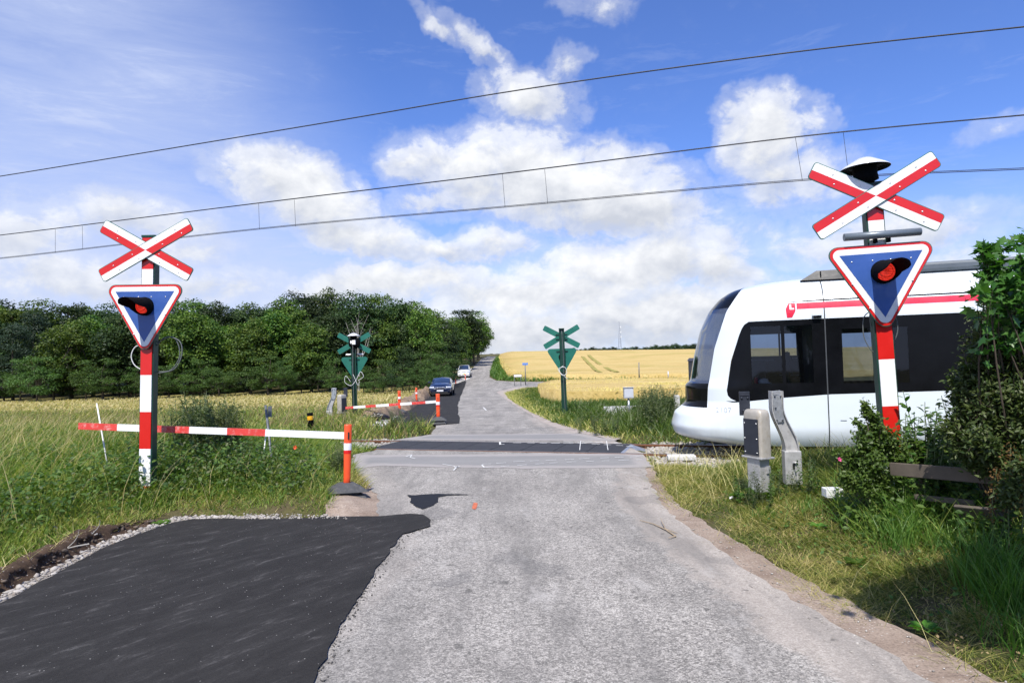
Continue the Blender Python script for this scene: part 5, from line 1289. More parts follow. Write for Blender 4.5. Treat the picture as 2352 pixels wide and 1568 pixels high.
for W_, lb in ((W1, 'ripe golden wheat in the near field corner before the side road'), (W2, 'ripe golden wheat on the rising field beyond the side road')):
    o = sheet('wheat_field', jag(W_, 1.0, .12, 4), 0, MWHT_, .45, zfun=wheat_z)
    # sides down to the ground
    bm = bmesh.new(); bm.from_mesh(o.data); be = [e for e in bm.edges if e.is_boundary]; ex_ = bmesh.ops.extrude_edge_only(bm, edges=be)
    for v in [g_ for g_ in ex_['geom'] if isinstance(g_, bmesh.types.BMVert)]: v.co.z = float(zb(v.co.x, v.co.y))-.1
    bm.to_mesh(o.data); bm.free(); tag(o, lb, 'wheat', kind='stuff')

# ------------------------------------------------------------------ grass
MGR = m_leaf('green_grass', [(.034, .075, .010), (.075, .145, .020), (.15, .225, .035), (.28, .30, .075)], .35, .5, big=1.2, spec=.3)
MGRD = m_leaf('drying_grass', [(.08, .13, .022), (.18, .215, .04), (.33, .30, .09), (.46, .38, .17)], .35, .6, big=1.0)
MSTRAW = m_leaf('straw_stems', [(.26, .20, .085), (.38, .30, .14), (.46, .39, .21)], .3, .6, big=1.0)
MLUSH = m_leaf('lush_grass', [(.036, .080, .012), (.072, .140, .022), (.13, .195, .04)], .4, .45, big=.8, spec=.35)
def blades(pos, h, wd, lean, curl, seed, wind=(0, 0)):
    """curved tapering blades, 7 vertices each"""
    rs = np.random.default_rng(seed); n = len(pos); a = rs.random(n)*6.283; d = np.stack([np.cos(a), np.sin(a), np.zeros(n)], 1)
    b = rs.random(n)*6.283; side = np.stack([np.cos(b), np.sin(b), np.zeros(n)], 1)
    lz = (lean*(.3+rs.random(n)))[:, None]; cu = (curl*(.2+rs.random(n)*1.2))[:, None]; h = np.asarray(h)[:, None]*np.ones((n, 1)); wd = np.asarray(wd).reshape(-1, 1)*np.ones((n, 1))
    up = np.array([0, 0, 1.]); wn = np.array([wind[0], wind[1], 0.])
    V = np.zeros((n, 7, 3))
    for i, s in enumerate((0, .4, .75)):
        c = pos + up*h*s*(1-.35*cu*s) + (d*(lz*s+cu*s*s)+wn*s*s)*h
        k = (1, .85, .55)[i]; V[:, 2*i] = c-side*wd*k/2; V[:, 2*i+1] = c+side*wd*k/2
    V[:, 6] = pos + up*h*(1-.45*cu) + (d*(lz+cu)+wn)*h
    o = (np.arange(n)*7)[:, None]
    q = np.concatenate([o+np.array([0, 1, 3, 2]), o+np.array([2, 3, 5, 4])]); t3 = o+np.array([4, 5, 6])
    return V.reshape(-1, 3), q, t3
def scatter_pts(poly, dens, seed, dfun=None, clump=0, avoid=True, zf=zt):
    rs = np.random.default_rng(seed); A = np.array(poly); x0, y0 = A.min(0); x1, y1 = A.max(0)
    n = int((x1-x0)*(y1-y0)*dens); p = np.stack([x0+rs.random(n)*(x1-x0), y0+rs.random(n)*(y1-y0)], 1)
    if clump: p += rs.normal(size=p.shape)*.01; c = vnoise(p[:, 0], p[:, 1], clump); p = p[rs.random(len(p)) < np.clip(c*1.9-.35, .05, 1)]
    p = p[inside(p[:, 0], p[:, 1], poly)]
    if avoid: p = p[road_dist(p[:, 0], p[:, 1]) > .03]
    if dfun is not None: p = p[rs.random(len(p)) < dfun(p[:, 0], p[:, 1])]
    return np.column_stack([p, zf(p[:, 0], p[:, 1])])
def grass(label, parts, mat, name='grass'):
    Vs, Q, T3 = [], [], []; o = 0
    for V, q, t3 in parts: Vs.append(V); Q.append(q+o); T3.append(t3+o); o += len(V)
    me = np_mesh(name, np.concatenate(Vs), [(np.concatenate(Q), 0), (np.concatenate(T3), 0)]); o_ = link(name, me, mat); tag(o_, label, 'grass', kind='stuff'); return o_
def spread(pts, h0, h1, w0, w1, lean, curl, seed, wind=(0, 0), hf=None):
    rs = np.random.default_rng(seed+99); n = len(pts); k = rs.random(n); h = h0+(h1-h0)*k**1.6
    if hf is not None: h = h*hf(pts[:, 0], pts[:, 1])
    dist = np.hypot(pts[:, 0], pts[:, 1]); wd = (w0+(w1-w0)*rs.random(n))*np.clip(dist/8, .8, 3)
    return blades(pts-np.array([0, 0, .02]), h, wd, lean, curl, seed, wind)
# where grass may grow, near side
LEFT = [(-14, 1.5), (-9.9, 3.0)] + G2([(0, 1360), (120, 1296), (240, 1236), (330, 1208), (400, 1186), (440, 1190), (700, 1192), (760, 1180), (790, 1130), (822, 1090), (800, 1060), (806, 1042)]) + [tuple(track(2.6, .55)[:2]), tuple(track(22, .55)[:2]), (-24, 15)]
RIGHT = G2([(1482, 1041), (1500, 1075), (1550, 1150), (1655, 1217), (1840, 1325), (2025, 1418), (2205, 1508), (2300, 1563)]) + [(5.1, 2.0), (7.5, 1.5), (12, 6), (14, 12)] + [tuple(track(-14, 1.2)[:2]), tuple(track(-2.9, .9)[:2])]
to_r = lambda X, Y: sm(.0, .5, road_dist(X, Y))
hL = lambda X, Y: np.clip(.30+.30*(seg_dist(X, Y, NEW_NEAR)), .3, 1.3)*np.clip(.35+.6*road_dist(X, Y), .35, 1)
g1 = spread(scatter_pts(LEFT, 1900, 21, clump=.5), .10, .42, .006, .012, .5, .5, 31, (.10, 0), hL)
g2 = spread(scatter_pts(LEFT, 650, 22, clump=1.1), .18, .60, .006, .012, .35, .45, 32, (.12, 0), hL)
grass('long green grass and weeds of the left verge', [g1, g2], MGR)
g3 = spread(scatter_pts(LEFT, 1500, 23, lambda X, Y: np.clip(1.2-.35*seg_dist(X, Y, NEW_NEAR), .25, 1), clump=.8), .05, .22, .005, .010, .9, .7, 33, (.1, 0), lambda X, Y: np.clip(.4+.3*seg_dist(X, Y, NEW_NEAR), .4, 1.2))
grass('short drying grass at the edge of the left verge', [g3], MGRD)
tallw = lambda X, Y: sm(-5.2, -8.0, X)*.9+.06
g4 = spread(scatter_pts(LEFT, 60, 24, tallw), .7, 1.15, .004, .007, .25, .45, 34, (.30, 0))
grass('tall pale seeding grass stems of the left verge', [g4], MSTRAW)
def dirt_s(X, Y): 
    d = seg_dist(X, Y, DIRT_R); return np.where(inside(X, Y, DIRT_R) | inside(X, Y, OLD_ROAD), -d, d)
edgeR = lambda X, Y: sm(-.30, .12, dirt_s(X, Y)+(vnoise(X, Y, .45)-.5)*.75)
RIGHT = G2([(1478, 1041), (1490, 1075), (1520, 1150), (1600, 1217), (1770, 1325), (1940, 1418), (2100, 1508), (2200, 1563)]) + [(4.6, 2.0)] + RIGHT[9:]
hR = lambda X, Y: np.clip(.35+.42*(road_dist(X, Y)-.4), .35, 1.25)
dR = lambda X, Y: np.clip(.25+.55*(seg_dist(X, Y, DIRT_R)), 0, 1)
g1 = spread(scatter_pts(RIGHT, 3600, 25, edgeR, clump=.35), .06, .22, .005, .011, .8, .7, 35, (.02, 0), hR)
g2 = spread(scatter_pts(RIGHT, 700, 26, lambda X, Y: sm(.8, 2.6, road_dist(X, Y))*edgeR(X, Y), clump=.5), .15, .42, .006, .012, .4, .5, 36, (.02, 0), hR)
grass('green grass of the right verge', [g1, g2], MGR)
g3 = spread(scatter_pts(RIGHT, 4200, 27, lambda X, Y: np.clip(1.15-.33*road_dist(X, Y), .12, 1)*edgeR(X, Y), clump=.5), .04, .13, .004, .009, 1.2, .8, 37)
grass('short dry trampled grass along the right dirt strip', [g3], MGRD)
g4 = spread(scatter_pts(RIGHT, 60, 28, lambda X, Y: sm(8, 10, Y)*.8+.05), .3, .6, .003, .006, .4, .5, 38)
grass('pale dry stems near the barrier machine and rails', [g4], MSTRAW)
# tufts on the dirt edges
DE = [p for p in DIRT_R]
g5 = spread(scatter_pts(DE, 500, 29, lambda X, Y: (vnoise(X, Y, .35) > .72)*1.0*sm(.15, .6, road_dist(X, Y))), .03, .10, .004, .008, 1.1, .8, 39)
g6 = spread(scatter_pts(G2([(790, 1085), (838, 1090), (846, 1120), (812, 1140), (780, 1120)]), 2200, 30), .06, .22, .005, .009, .8, .6, 40)
grass('scattered dry tufts on the dirt', [g5, g6], MGRD)
# lush tufts at the lower right
lt_ = []
for i, (x, y, d, n_, h_) in enumerate([(2085, 1190, 6.3, 170, .55), (2060, 1215, 6.0, 120, .42), (2125, 1200, 6.2, 90, .5), (2285, 1290, 4.9, 230, .55), (2330, 1330, 4.5, 220, .5), (2250, 1270, 5.0, 120, .42), (2345, 1390, 4.1, 120, .35), (2020, 1190, 6.6, 80, .35), (2170, 1235, 5.7, 80, .32), (1760, 1120, 7.6, 60, .16), (1850, 1140, 7.5, 60, .18)]):
    p = P(x, y+30, d); rs = np.random.default_rng(60+i); q = np.column_stack([p[0]+rs.normal(size=n_)*.10, p[1]+rs.normal(size=n_)*.10]); q = np.column_stack([q, zt(q[:, 0], q[:, 1])])
    lt_.append(blades(q, h_*(.5+.5*rs.random(n_)), .009, .28, .35, 60+i))
grass('lush long green grass tufts at the lower right', lt_, MLUSH)
# beyond the track
FARL = [tuple(track(2.9, -1.1)[:2])] + G2([(905, 1009), (985, 998), (985, 985), (940, 990), (885, 988), (850, 985), (862, 965), (900, 945), (950, 924), (990, 903), (1015, 890), (990, 888), (900, 893), (700, 903), (300, 915), (-250, 930)]) + [tuple(track(40, -1.0)[:2])]
farh = lambda X, Y: np.clip(1.1-.018*(Y-14), .35, 1.1)
nearband = lambda X, Y: np.clip(1.25-(-track_off(X, Y)-1.2)/13, .03, 1)
g1 = spread(scatter_pts(FARL, 190, 41, nearband, clump=1.2), .20, .60, .008, .013, .4, .5, 51, (.1, 0), farh)
g2 = spread(scatter_pts(FARL, 26, 42, nearband), .30, .85, .006, .010, .3, .5, 52, (.2, 0), farh)
g1b = spread(scatter_pts(FARL, 80, 143, nearband, clump=.8), .20, .55, .008, .013, .4, .5, 151, (.1, 0), farh)
grass('rough green grass between the track and the mown field', [g1], MGR); grass('drying grass between the track and the mown field', [g1b], MGRD); grass('tall pale grass between the track and the mown field', [g2], MSTRAW)
g1 = spread(scatter_pts(FARL, 9, 43), .12, .30, .02, .04, .6, .5, 53, (.1, 0))
grass('sparse straw left standing in the mown field', [g1], MSTRAW)
FARR = G2([(1420, 1011), (1330, 990), (1268, 970), (1215, 945), (1168, 915), (1160, 903), (1200, 893), (1262, 889), (1245, 905), (1246, 921), (1312, 934), (1450, 930), (1620, 926)]) + [tuple(track(-18, -1.2)[:2]), tuple(track(-2.9, -1.1)[:2])]
g1 = spread(scatter_pts(FARR, 260, 44, clump=.9), .15, .55, .008, .014, .4, .5, 54, (0, 0), lambda X, Y: np.clip(.45+.5*road_dist(X, Y), .4, 1.3)*farh(X, Y))
grass('green grass and weeds of the far right verge', [g1], MLUSH)
g1 = spread(scatter_pts(FARR, 160, 45, lambda X, Y: np.clip(1.2-.5*road_dist(X, Y), .15, 1)), .10, .30, .008, .012, .6, .6, 55)
grass('drying grass at the edge of the far right verge', [g1], MGRD)
VERG = G2([(1133, 832), (1127, 851), (1127, 864), (1143, 873), (1180, 875.5), (1330, 876.5), (1800, 873), (1800, 869), (1330, 871), (1200, 869), (1167, 863), (1152, 850), (1150, 830), (1146, 819), (1140, 820)])
g1 = spread(scatter_pts(VERG, 14, 46), .35, .8, .03, .05, .4, .5, 56)
grass('bright green verge grass along the road and side road by the wheat', [g1], MLUSH)
# standing wheat stalks and ears on the field borders and top
ws1 = []
for W_, dn, sd_ in ((W1, 26, 47),):
    g1 = scatter_pts(W_, dn, sd_, avoid=False, zf=lambda X, Y: zb(X, Y)+.35); ws1.append(blades(g1, .42+.15*rng.random(len(g1)), .035, .25, .35, sd_, (.1, 0)))
Ab = np.array(W2); e_ = scatter_pts([tuple(p) for p in G2([(1160, 856), (1168, 869), (1210, 874), (1300, 875), (1500, 875), (1800, 872), (1800, 868), (1500, 870), (1300, 869), (1200, 866), (1172, 858), (1156, 840), (1148, 822), (1146, 822), (1150, 842)])], 12, 48, avoid=False, zf=lambda X, Y: zb(X, Y)+.3)
ws1.append(blades(e_, .5+.2*rng.random(len(e_)), .06, .3, .4, 49))
o = grass('standing wheat ears at the field edges', ws1, m_leaf('wheat_ears', [(.40, .30, .085), (.58, .45, .16), (.70, .58, .27)], .3, .6, big=.4), 'wheat_ears')
# ------------------------------------------------------------------ stones, earth, roots
_ico = None
def ico():
    global _ico
    if _ico is None:
        bm = bmesh.new(); bmesh.ops.create_icosphere(bm, subdivisions=1, radius=1); _ico = (np.array([v.co[:] for v in bm.verts]), np.array([[v.index for v in f.verts] for f in bm.faces])); bm.free()
    return _ico
def rocks(pos, size, seed):
    rs = np.random.default_rng(seed); Vb, Fb = ico(); n = len(pos)
    q = unit(rs.normal(size=(n, 3))); s = 1+.55*rs.normal(size=(n, len(Vb), 1))*.35; sc = (.6+.7*rs.random((n, 1, 3)))*np.array([1.2, 1.0, .7])
    V = Vb[None]*s*sc*np.asarray(size).reshape(-1, 1, 1)
    a = rs.random(n)*6.28; c, s_ = np.cos(a)[:, None], np.sin(a)[:, None]
    V = np.stack([V[..., 0]*c-V[..., 1]*s_, V[..., 0]*s_+V[..., 1]*c, V[..., 2]], -1) + pos[:, None]
    return V.reshape(-1, 3), (Fb[None]+(np.arange(n)*len(Vb))[:, None, None]).reshape(-1, 3)
def m_stone(name, cols):
    m = bpy.data.materials.new(name); t = nt(m); g = t.nodes.new('ShaderNodeNewGeometry'); k = len(cols)
    c = ramp(t, g.outputs['Random Per Island'], [(i/(k-1), cols[i]) for i in range(k)]); n_ = noise(t, 60, 4, .7, objcoord(t))
    finish(t, mix(t, math_(t, 'MULTIPLY', n_, .5), c, (.2, .18, .16)), .9, 0, n_, .4, .004, .2); return m
MSTN = m_stone('pale_crushed_stone', [(.22, .20, .18), (.36, .335, .30), (.50, .47, .43), (.27, .23, .19)])
def rock_obj(label, pts, s0, s1, seed, name='loose_stones', mat=None):
    rs = np.random.default_rng(seed); V, Fa = rocks(pts, s0+(s1-s0)*rs.random(len(pts))**2, seed)
    o = link(name, np_mesh(name, V, [(Fa, 0)]), mat or MSTN); tag(o, label, 'stones', kind='stuff'); return o
flat = lambda zo: (lambda X, Y: zb(X, Y)+zo)
rock_obj('pale crushed stones along the fresh asphalt edge', scatter_pts(GRAVEL, 900, 71, zf=flat(.018)), .008, .032, 71)
gb = G2([(560, 1184), (780, 1186), (800, 1196), (560, 1197)])
rock_obj('pale stones at the top edge of the fresh asphalt', scatter_pts(gb, 500, 72, avoid=False, zf=flat(.03)), .006, .02, 72)
bl = [tuple(track(u, o)[:2]) for u, o in ((26, -1.5), (26, 1.5), (3.4, 1.5), (3.4, -1.5))]
br_ = [tuple(track(u, o)[:2]) for u, o in ((-2.9, -1.6), (-2.9, 1.9), (-9, 1.9), (-9, -1.6))]
rock_obj('pale ballast stones of the track on the left', scatter_pts(bl, 140, 73, avoid=False, zf=flat(-.04)), .025, .06, 73)
rock_obj('pale ballast stones beside the rails under the tram nose', scatter_pts(br_, 260, 74, avoid=False, zf=flat(-.04)), .02, .055, 74)
rp_ = G2([(1600, 1075), (1700, 1085), (1900, 1110), (1890, 1085), (1700, 1062), (1590, 1060)])
rock_obj('rounded stones in the grass before the tram', scatter_pts(rp_, 30, 75, zf=lambda X, Y: zt(X, Y)+.03), .02, .06, 75)
rock_obj('small grit scattered on the dirt strip', scatter_pts(DIRT_R, 60, 76, avoid=False, zf=lambda X, Y: np.maximum(zt(X, Y)+.016, zb(X, Y)+.01)), .004, .012, 76)
rock_obj('white gravel stones by the far asphalt', scatter_pts(GR_FAR, 12, 77, zf=flat(.03)), .03, .07, 77)
# cut bank of dug soil along the gravel
MSOIL = m_dirt('dark_dug_soil', (.045, .028, .018), (.13, .085, .055))
bank = [(-10.6, -6.), (-8.3, 3.0)] + G2([(-30, 1368), (60, 1325), (130, 1290), (180, 1264), (240, 1236), (300, 1214), (345, 1203), (395, 1187)])
bp = np.array(bank); seg = np.r_[0, np.cumsum(np.linalg.norm(np.diff(bp, axis=0), axis=1))]; ss = np.arange(0, seg[-1], .035)
bx_ = np.interp(ss, seg, bp[:, 0]); by_ = np.interp(ss, seg, bp[:, 1]); tx = np.gradient(bx_); ty_ = np.gradient(by_); nl = np.hypot(tx, ty_); nx_, ny_ = -ty_/nl, tx/nl     # outward: left of travel
rowsB = []
fade = np.clip((ss[-1]-ss)/1.2, .15, 1)
for j, (o_, z_) in enumerate([(-.16, -.01), (-.10, .03), (-.06, .07), (-.05, .11), (-.02, .15), (.06, .165), (.14, .12), (.2, .05)]):
    jn = (vnoise(ss*9+j*7, ss*0+j*3, 1)-.5)*.075+(vnoise(ss*30+j*5, ss*0+j*11, 1)-.5)*.04
    rowsB.append(np.column_stack([bx_+nx_*(o_+jn), by_+ny_*(o_+jn), zb(bx_, by_)+z_*fade+jn*.6*fade]))
VB = np.concatenate(rowsB); n_ = len(ss); ii = np.arange(n_-1); FB = np.concatenate([np.column_stack([j*n_+ii, j*n_+ii+1, (j+1)*n_+ii+1, (j+1)*n_+ii]) for j in range(len(rowsB)-1)])
struct(link('earth_bank', np_mesh('earth_bank', VB, [(FB, 0)], smooth=True), MSOIL), 'low cut bank of dug soil between the grass and the gravel')
rs = np.random.default_rng(80); ci = rs.integers(0, n_, 700); cp = np.column_stack([bx_[ci]+nx_[ci]*rs.normal(size=700)*.09, by_[ci]+ny_[ci]*rs.normal(size=700)*.09, zb(bx_[ci], by_[ci])+.02+.09*rs.random(700)*fade[ci]])
rock_obj('crumbly soil clods on the cut bank', cp, .008, .04, 80, 'soil_clods', m_stone('soil_clod', [(.04, .026, .017), (.08, .052, .034), (.15, .11, .075)]))
ci = rs.integers(0, n_, 420); rp0 = np.column_stack([bx_[ci]+nx_[ci]*.04, by_[ci]+ny_[ci]*.04, zb(bx_[ci], by_[ci])+.15*fade[ci]])
g1 = blades(rp0, -.05-.12*rs.random(420), .005, .8, .5, 81); g2 = blades(rp0+np.array([0, 0, -.03]), .06+.14*rs.random(420), .006, 1.0, .7, 82)
grass('roots and hanging dry grass along the cut bank', [g1, g2], MSTRAW, 'hanging_roots')
random.seed(5)
for k_, (x, y) in enumerate([(225, 1250), (205, 1275)]):
    p = G(x, y); mb = MB(); q = limb(mb, p+np.array([0, 0, .12]), p+np.array([-.25, -.22, .02]), .008, .004, .25); limb(mb, q[2], Vector(q[2])+Vector((.1, .05, .18)), .006, .002, .2)
    o = mb.build('exposed_root', MBARKP, recalc=False); tag(o, ['pale exposed root on the cut bank, the upper one', 'pale exposed root on the cut bank, the lower one'][k_], 'root', 'roots sticking from the bank')
# heaps of dug soil beyond the track
def heap(label, a, b, w_, h_, seed):
    A_ = np.array(G(*a)); B_ = np.array(G(*b)); d = B_-A_; L = np.linalg.norm(d[:2]); d = d/L; n2 = np.array([-d[1], d[0], 0]); nu, nv = int(L/.12)+6, 16
    U, Vv = np.meshgrid(np.linspace(0, 1, nu), np.linspace(-1, 1, nv), indexing='ij'); hh = h_*np.sqrt(np.clip(1-Vv**2, 0, 1))*np.clip(np.minimum(U, 1-U)*7, 0, 1)**.5
    X_ = A_[0]+d[0]*U*L+n2[0]*Vv*w_; Y_ = A_[1]+d[1]*U*L+n2[1]*Vv*w_
    nz_ = (vnoise(X_+seed, Y_, .35)-.5)*.9+(vnoise(X_, Y_+seed, .13)-.5)*.5
    Z_ = zb(X_, Y_)-.06+hh*(1+nz_*.9)
    idx = np.arange(nu*nv).reshape(nu, nv); F_ = np.column_stack([idx[:-1, :-1].ravel(), idx[1:, :-1].ravel(), idx[1:, 1:].ravel(), idx[:-1, 1:].ravel()])
    o = link('soil_heap', np_mesh('soil_heap', np.column_stack([X_.ravel(), Y_.ravel(), Z_.ravel()]), [(F_, 0)]), m_dirt('tan_heaped_soil', (.12, .08, .055), (.36, .27, .19))); tag(o, label, 'soil heap', 'heaps of dug soil along the far asphalt')
heap('nearest low heap of brown dug soil beyond the track', (838, 968), (912, 952), .45, .42, 1)
heap('second heap of dug soil, between the two far orange posts', (918, 945), (950, 925), .5, .45, 2)
heap('farthest heap of pale dug soil, just left of the dark car', (955, 922), (985, 902), .6, .55, 3)
mb = MB(); p = G(846, 968); random.seed(9)
for i in range(7):
    a = p+np.array([random.uniform(-.5, .4), random.uniform(-.2, .2), .05]); mb.tube([a, a+np.array([.25, .05, .12+.12*random.random()]), a+np.array([.6, .1, .03])], [.05, .09, .04], 7)
o = mb.build('black_tarp', simple('crumpled_black_plastic', (.012, .012, .014), .35, 0, .4, 9, .6)); tag(o, 'crumpled black plastic sheet at the foot of the nearest soil heap', 'tarp')
# concrete slab and white block
p = plane_hit(1565, 1048, (0, 0, .06), np.array([0, 0, 1.])); o = MB().box((p[0], p[1], .045), (.52, .26, .09), bev=.02, rz=R(-8)).build('concrete_slab', simple('pale_concrete_slab', (.60, .59, .56), .9, 0, .12, 9, .5, grime=(.38, .36, .33))); tag(o, 'small pale concrete slab in the grass beside the near rail', 'slab')
p = P(1912, 1130, 7.5); o = MB().box((p[0], p[1], p[2]), (.19, .15, .10), bev=.008, rz=R(-5)).build('white_block', simple('white_box_paint', (.70, .70, .70), .6, 0, .12, 20, .2, grime=(.4, .4, .38))); tag(o, 'small white block in the weeds right of the barrier machine foot', 'block')
# twig lying on the road
mb = MB(); random.seed(3)
A = [G(x, y)+np.array([0, 0, .025]) for x, y in ((1470, 1199), (1500, 1207), (1530, 1221), (1552, 1236))]; mb.tube(A, [.004, .006, .008, .009], 6)
mb.tube([A[2], G(1520, 1206)+np.array([0, 0, .05]), G(1518, 1200)+np.array([0, 0, .06])], [.006, .004, .002], 5); mb.tube([A[3], G(1535, 1241)+np.array([0, 0, .03])], [.008, .003], 5); mb.tube([A[2]+np.array([0, 0, .005]), G(1556, 1228)+np.array([0, 0, .02])], [.006, .003], 5)
o = mb.build('fallen_twig', simple('dry_twig_bark', (.32, .25, .17), .9, 0, .2, 20, .5), recalc=False); tag(o, 'dry forked twig lying on the right side of the road', 'twig')

# ------------------------------------------------------------------ leafy weeds
MWEED = m_leaf('weed_leaves', [(.020, .055, .013), (.050, .108, .022), (.12, .20, .045)], .35, .5, big=1.5)
MMUG = m_leaf('mugwort_leaves', [(.026, .048, .022), (.055, .090, .036), (.11, .145, .065), (.18, .20, .10)], .3, .6, big=1.5)
MDOCK = m_leaf('dock_seed', [(.09, .045, .018), (.17, .09, .035), (.24, .15, .055)], .3, .7, big=2)
MSTEM = simple('green_stem', (.10, .13, .05), .7, 0, .2)
def weed_mesh(h, seed, kind='mugwort'):
    rs = np.random.default_rng(seed); random.seed(seed); st = MB(); Ps, Ns, Sz, Up = [], [], [], []
    ns = 4 if kind == 'mugwort' else 2
    for k in range(ns):
        a = rs.random()*6.28; le = .10+.22*rs.random(); hh = h*(.75+.25*rs.random()); q = limb(st, (0, 0, -.05), (math.cos(a)*le*h+.08*h, math.sin(a)*le*h, hh), .008, .003, .06, 6, 5)
        q = np.array([tuple(p) for p in q]); m = int(70*h) if kind == 'mugwort' else int(26*h)
        for i in range(m):
            t_ = .12+.88*(i/m); f = t_*(len(q)-1); b = int(min(f, len(q)-2)); c = q[b]+(q[b+1]-q[b])*(f-b); aa = rs.random()*6.28; d = np.array([math.cos(aa), math.sin(aa), .35+.4*rs.random()])
            sz = ((.085 if kind == 'mugwort' else .12)*(1-.62*t_)+.018)*(.7+.6*rs.random())
            sp_ = rs.random()*(.10 if kind == 'mugwort' else .02)*(1-.6*t_)
            Ps.append(c+d*sp_); Up.append(d); Ns.append(np.array([-d[0]*.3, -d[1]*.3, 1])+rs.normal(size=3)*.35); Sz.append(sz)
    V, Fa = scatter(np.array(Ps), np.array(Ns), np.array(Sz), (LEAF_F[0]*np.array([.8 if kind == 'mugwort' else 1.7, 1, 1]), LEAF_F[1]), up=np.array(Up)*2.2, r=rs)
    me_s = bpy.data.meshes.new('stem'); me_s.from_pydata(st.v, [], st.f); me_s.materials.append(MSTEM); me_s.update()
    me_l = np_mesh('leaves', V, [(Fa, 0)]); return me_s, me_l
WM = [weed_mesh(1.0, 100+i) for i in range(4)]; NM = [weed_mesh(1.0, 120+i, 'nettle') for i in range(3)]
for a, b in WM: b.materials.append(MMUG)
for a, b in NM: b.materials.append(MWEED)
def weed(pr, x, y, d, h, name, label, cat='weed', group=None, lean=(0, 0), gz=None):
    p = P(x, y, d); g0 = float(zt(p[0], p[1])) if gz is None else gz
    o = empty(name, (p[0], p[1], g0), rng.random()*6.28, lean); o.scale = (h*.95, h*.95, h); tag(o, label, cat, group)
    link('stem', pr[0], None, o); link('leaves', pr[1], None, o); return o
rs = np.random.default_rng(200)
for i in range(34):
    x = 408+150*rs.random(); d = 10.9+1.6*rs.random(); ht = (1.9+(852-(915+38*rs.random()+.35*abs(x-450)))/F*d)-.2
    weed(WM[i % 4], x, 1000, d, max(.75, ht*1.12), 'mugwort', 'tall mugwort stalk with small leaves, in the dark clump behind the striped board', 'weed', 'mugwort clump behind the striped board', (R(rs.normal()*5), R(8+rs.normal()*5)))
for i in range(46):
    x = 1318+250*rs.random()**.8; d = 16.6+(5.2)*rs.random(); top = 968-.0*x if x < 1340 else (950-60*math.exp(-((x-1510)/60)**2)-18*rs.random())
    ht = (1.9+(828-top)/F*d)*(.85+.2*rs.random()); weed(WM[i % 4], x, 990, d, max(.45, min(ht, 1.25)), 'mugwort', 'leafy mugwort stalk in the weeds between the far right signal and the tram nose', 'weed', 'mugwort stalks of the far right verge', (R(rs.normal()*5), R(rs.normal()*6)))
for i in range(10):
    x = 770+30*rs.random(); weed(WM[i % 4], x-10*rs.random(), 1040, 10.6+1.0*rs.random(), .42+.2*rs.random(), 'mugwort', 'short mugwort stalk beside the near orange post', 'weed', 'mugwort beside the orange post', (0, R(5)))
for i in range(14):
    x = 895+70*rs.random(); weed(WM[i % 4], x, 990, 17.5+3.5*rs.random(), .35+.35*rs.random(), 'mugwort', 'short mugwort stalk at the near end of the far black asphalt', 'weed', 'mugwort before the far asphalt', (0, R(5)))
# low leafy ground cover (nobody could count it)
def cover(label, poly, dens, s0, s1, hmax, seed, mat, dfun=None, tmpl=LEAF_F, wide=1.6):
    pts = scatter_pts(poly, dens, seed, dfun, clump=.6); rs = np.random.default_rng(seed); n = len(pts); pts = pts+np.column_stack([rs.normal(size=n)*.05, rs.normal(size=n)*.05, rs.random(n)**1.4*hmax*(.4+vnoise(pts[:, 0], pts[:, 1], .8))])
    nr = np.column_stack([rs.normal(size=n)*.5, rs.normal(size=n)*.5-.15, np.ones(n)]); V, Fa = scatter(pts, nr, s0+(s1-s0)*rs.random(n), (tmpl[0]*np.array([wide, 1, 1]), tmpl[1]), r=rs)
    o = link('ground_cover', np_mesh('ground_cover', V, [(Fa, 0)]), mat); tag(o, label, 'weeds', kind='stuff'); return o
cover('dark leafy weeds among the grass of the left verge', LEFT, 950, .035, .09, .46, 301, MWEED, lambda X, Y: sm(.5, 1.4, road_dist(X, Y))*np.clip(1.3+.12*X+.04*Y, .25, 1))
cover('greyish feathery weeds of the left verge', LEFT, 420, .04, .075, .42, 302, MMUG, lambda X, Y: sm(.5, 1.4, road_dist(X, Y))*sm(-6.5, -4, X)*sm(6, 8, Y))
cover('low leafy weeds of the right verge', RIGHT, 500, .02, .055, .10, 303, MWEED, lambda X, Y: sm(.4, 1.6, road_dist(X, Y)))
cover('leafy weeds of the far right verge', FARR, 120, .05, .10, .5, 304, MMUG, lambda X, Y: sm(.5, 1.6, road_dist(X, Y))*sm(30, 22, Y))
cover('leafy weeds beyond the track on the left', FARL, 60, .05, .10, .4, 305, MWEED, lambda X, Y: nearband(X, Y))
# small dandelion-like plants at the barrier machine
def rosette(x, y, d, n, s, label):
    p = G(x, y, .30) if x > 1600 else G(x, y, .2); g0 = float(zt(p[0], p[1])); rs = np.random.default_rng(int(x+y)); a = rs.random(n)*6.28; dr = np.column_stack([np.cos(a), np.sin(a), .35+.5*rs.random(n)]); ps = np.tile([p[0], p[1], g0+.01], (n, 1))+dr*.02
    nr = np.column_stack([-np.cos(a)*.5, -np.sin(a)*.5, np.ones(n)]); V, Fa = scatter(ps, nr, s*(.6+.5*rs.random(n)), (LEAF_F[0]*np.array([1.7, 1, 2]), LEAF_F[1]), up=dr*3, r=rs)
    o = link('leafy_plant', np_mesh('leafy_plant', V, [(Fa, 0)]), MSHR2); tag(o, label, 'plant', 'low leafy plants in the right grass')
MSHR2 = m_leaf('bright_leaves', [(.035, .10, .012), (.065, .155, .02), (.11, .21, .035)], .35, .45, big=1.5)
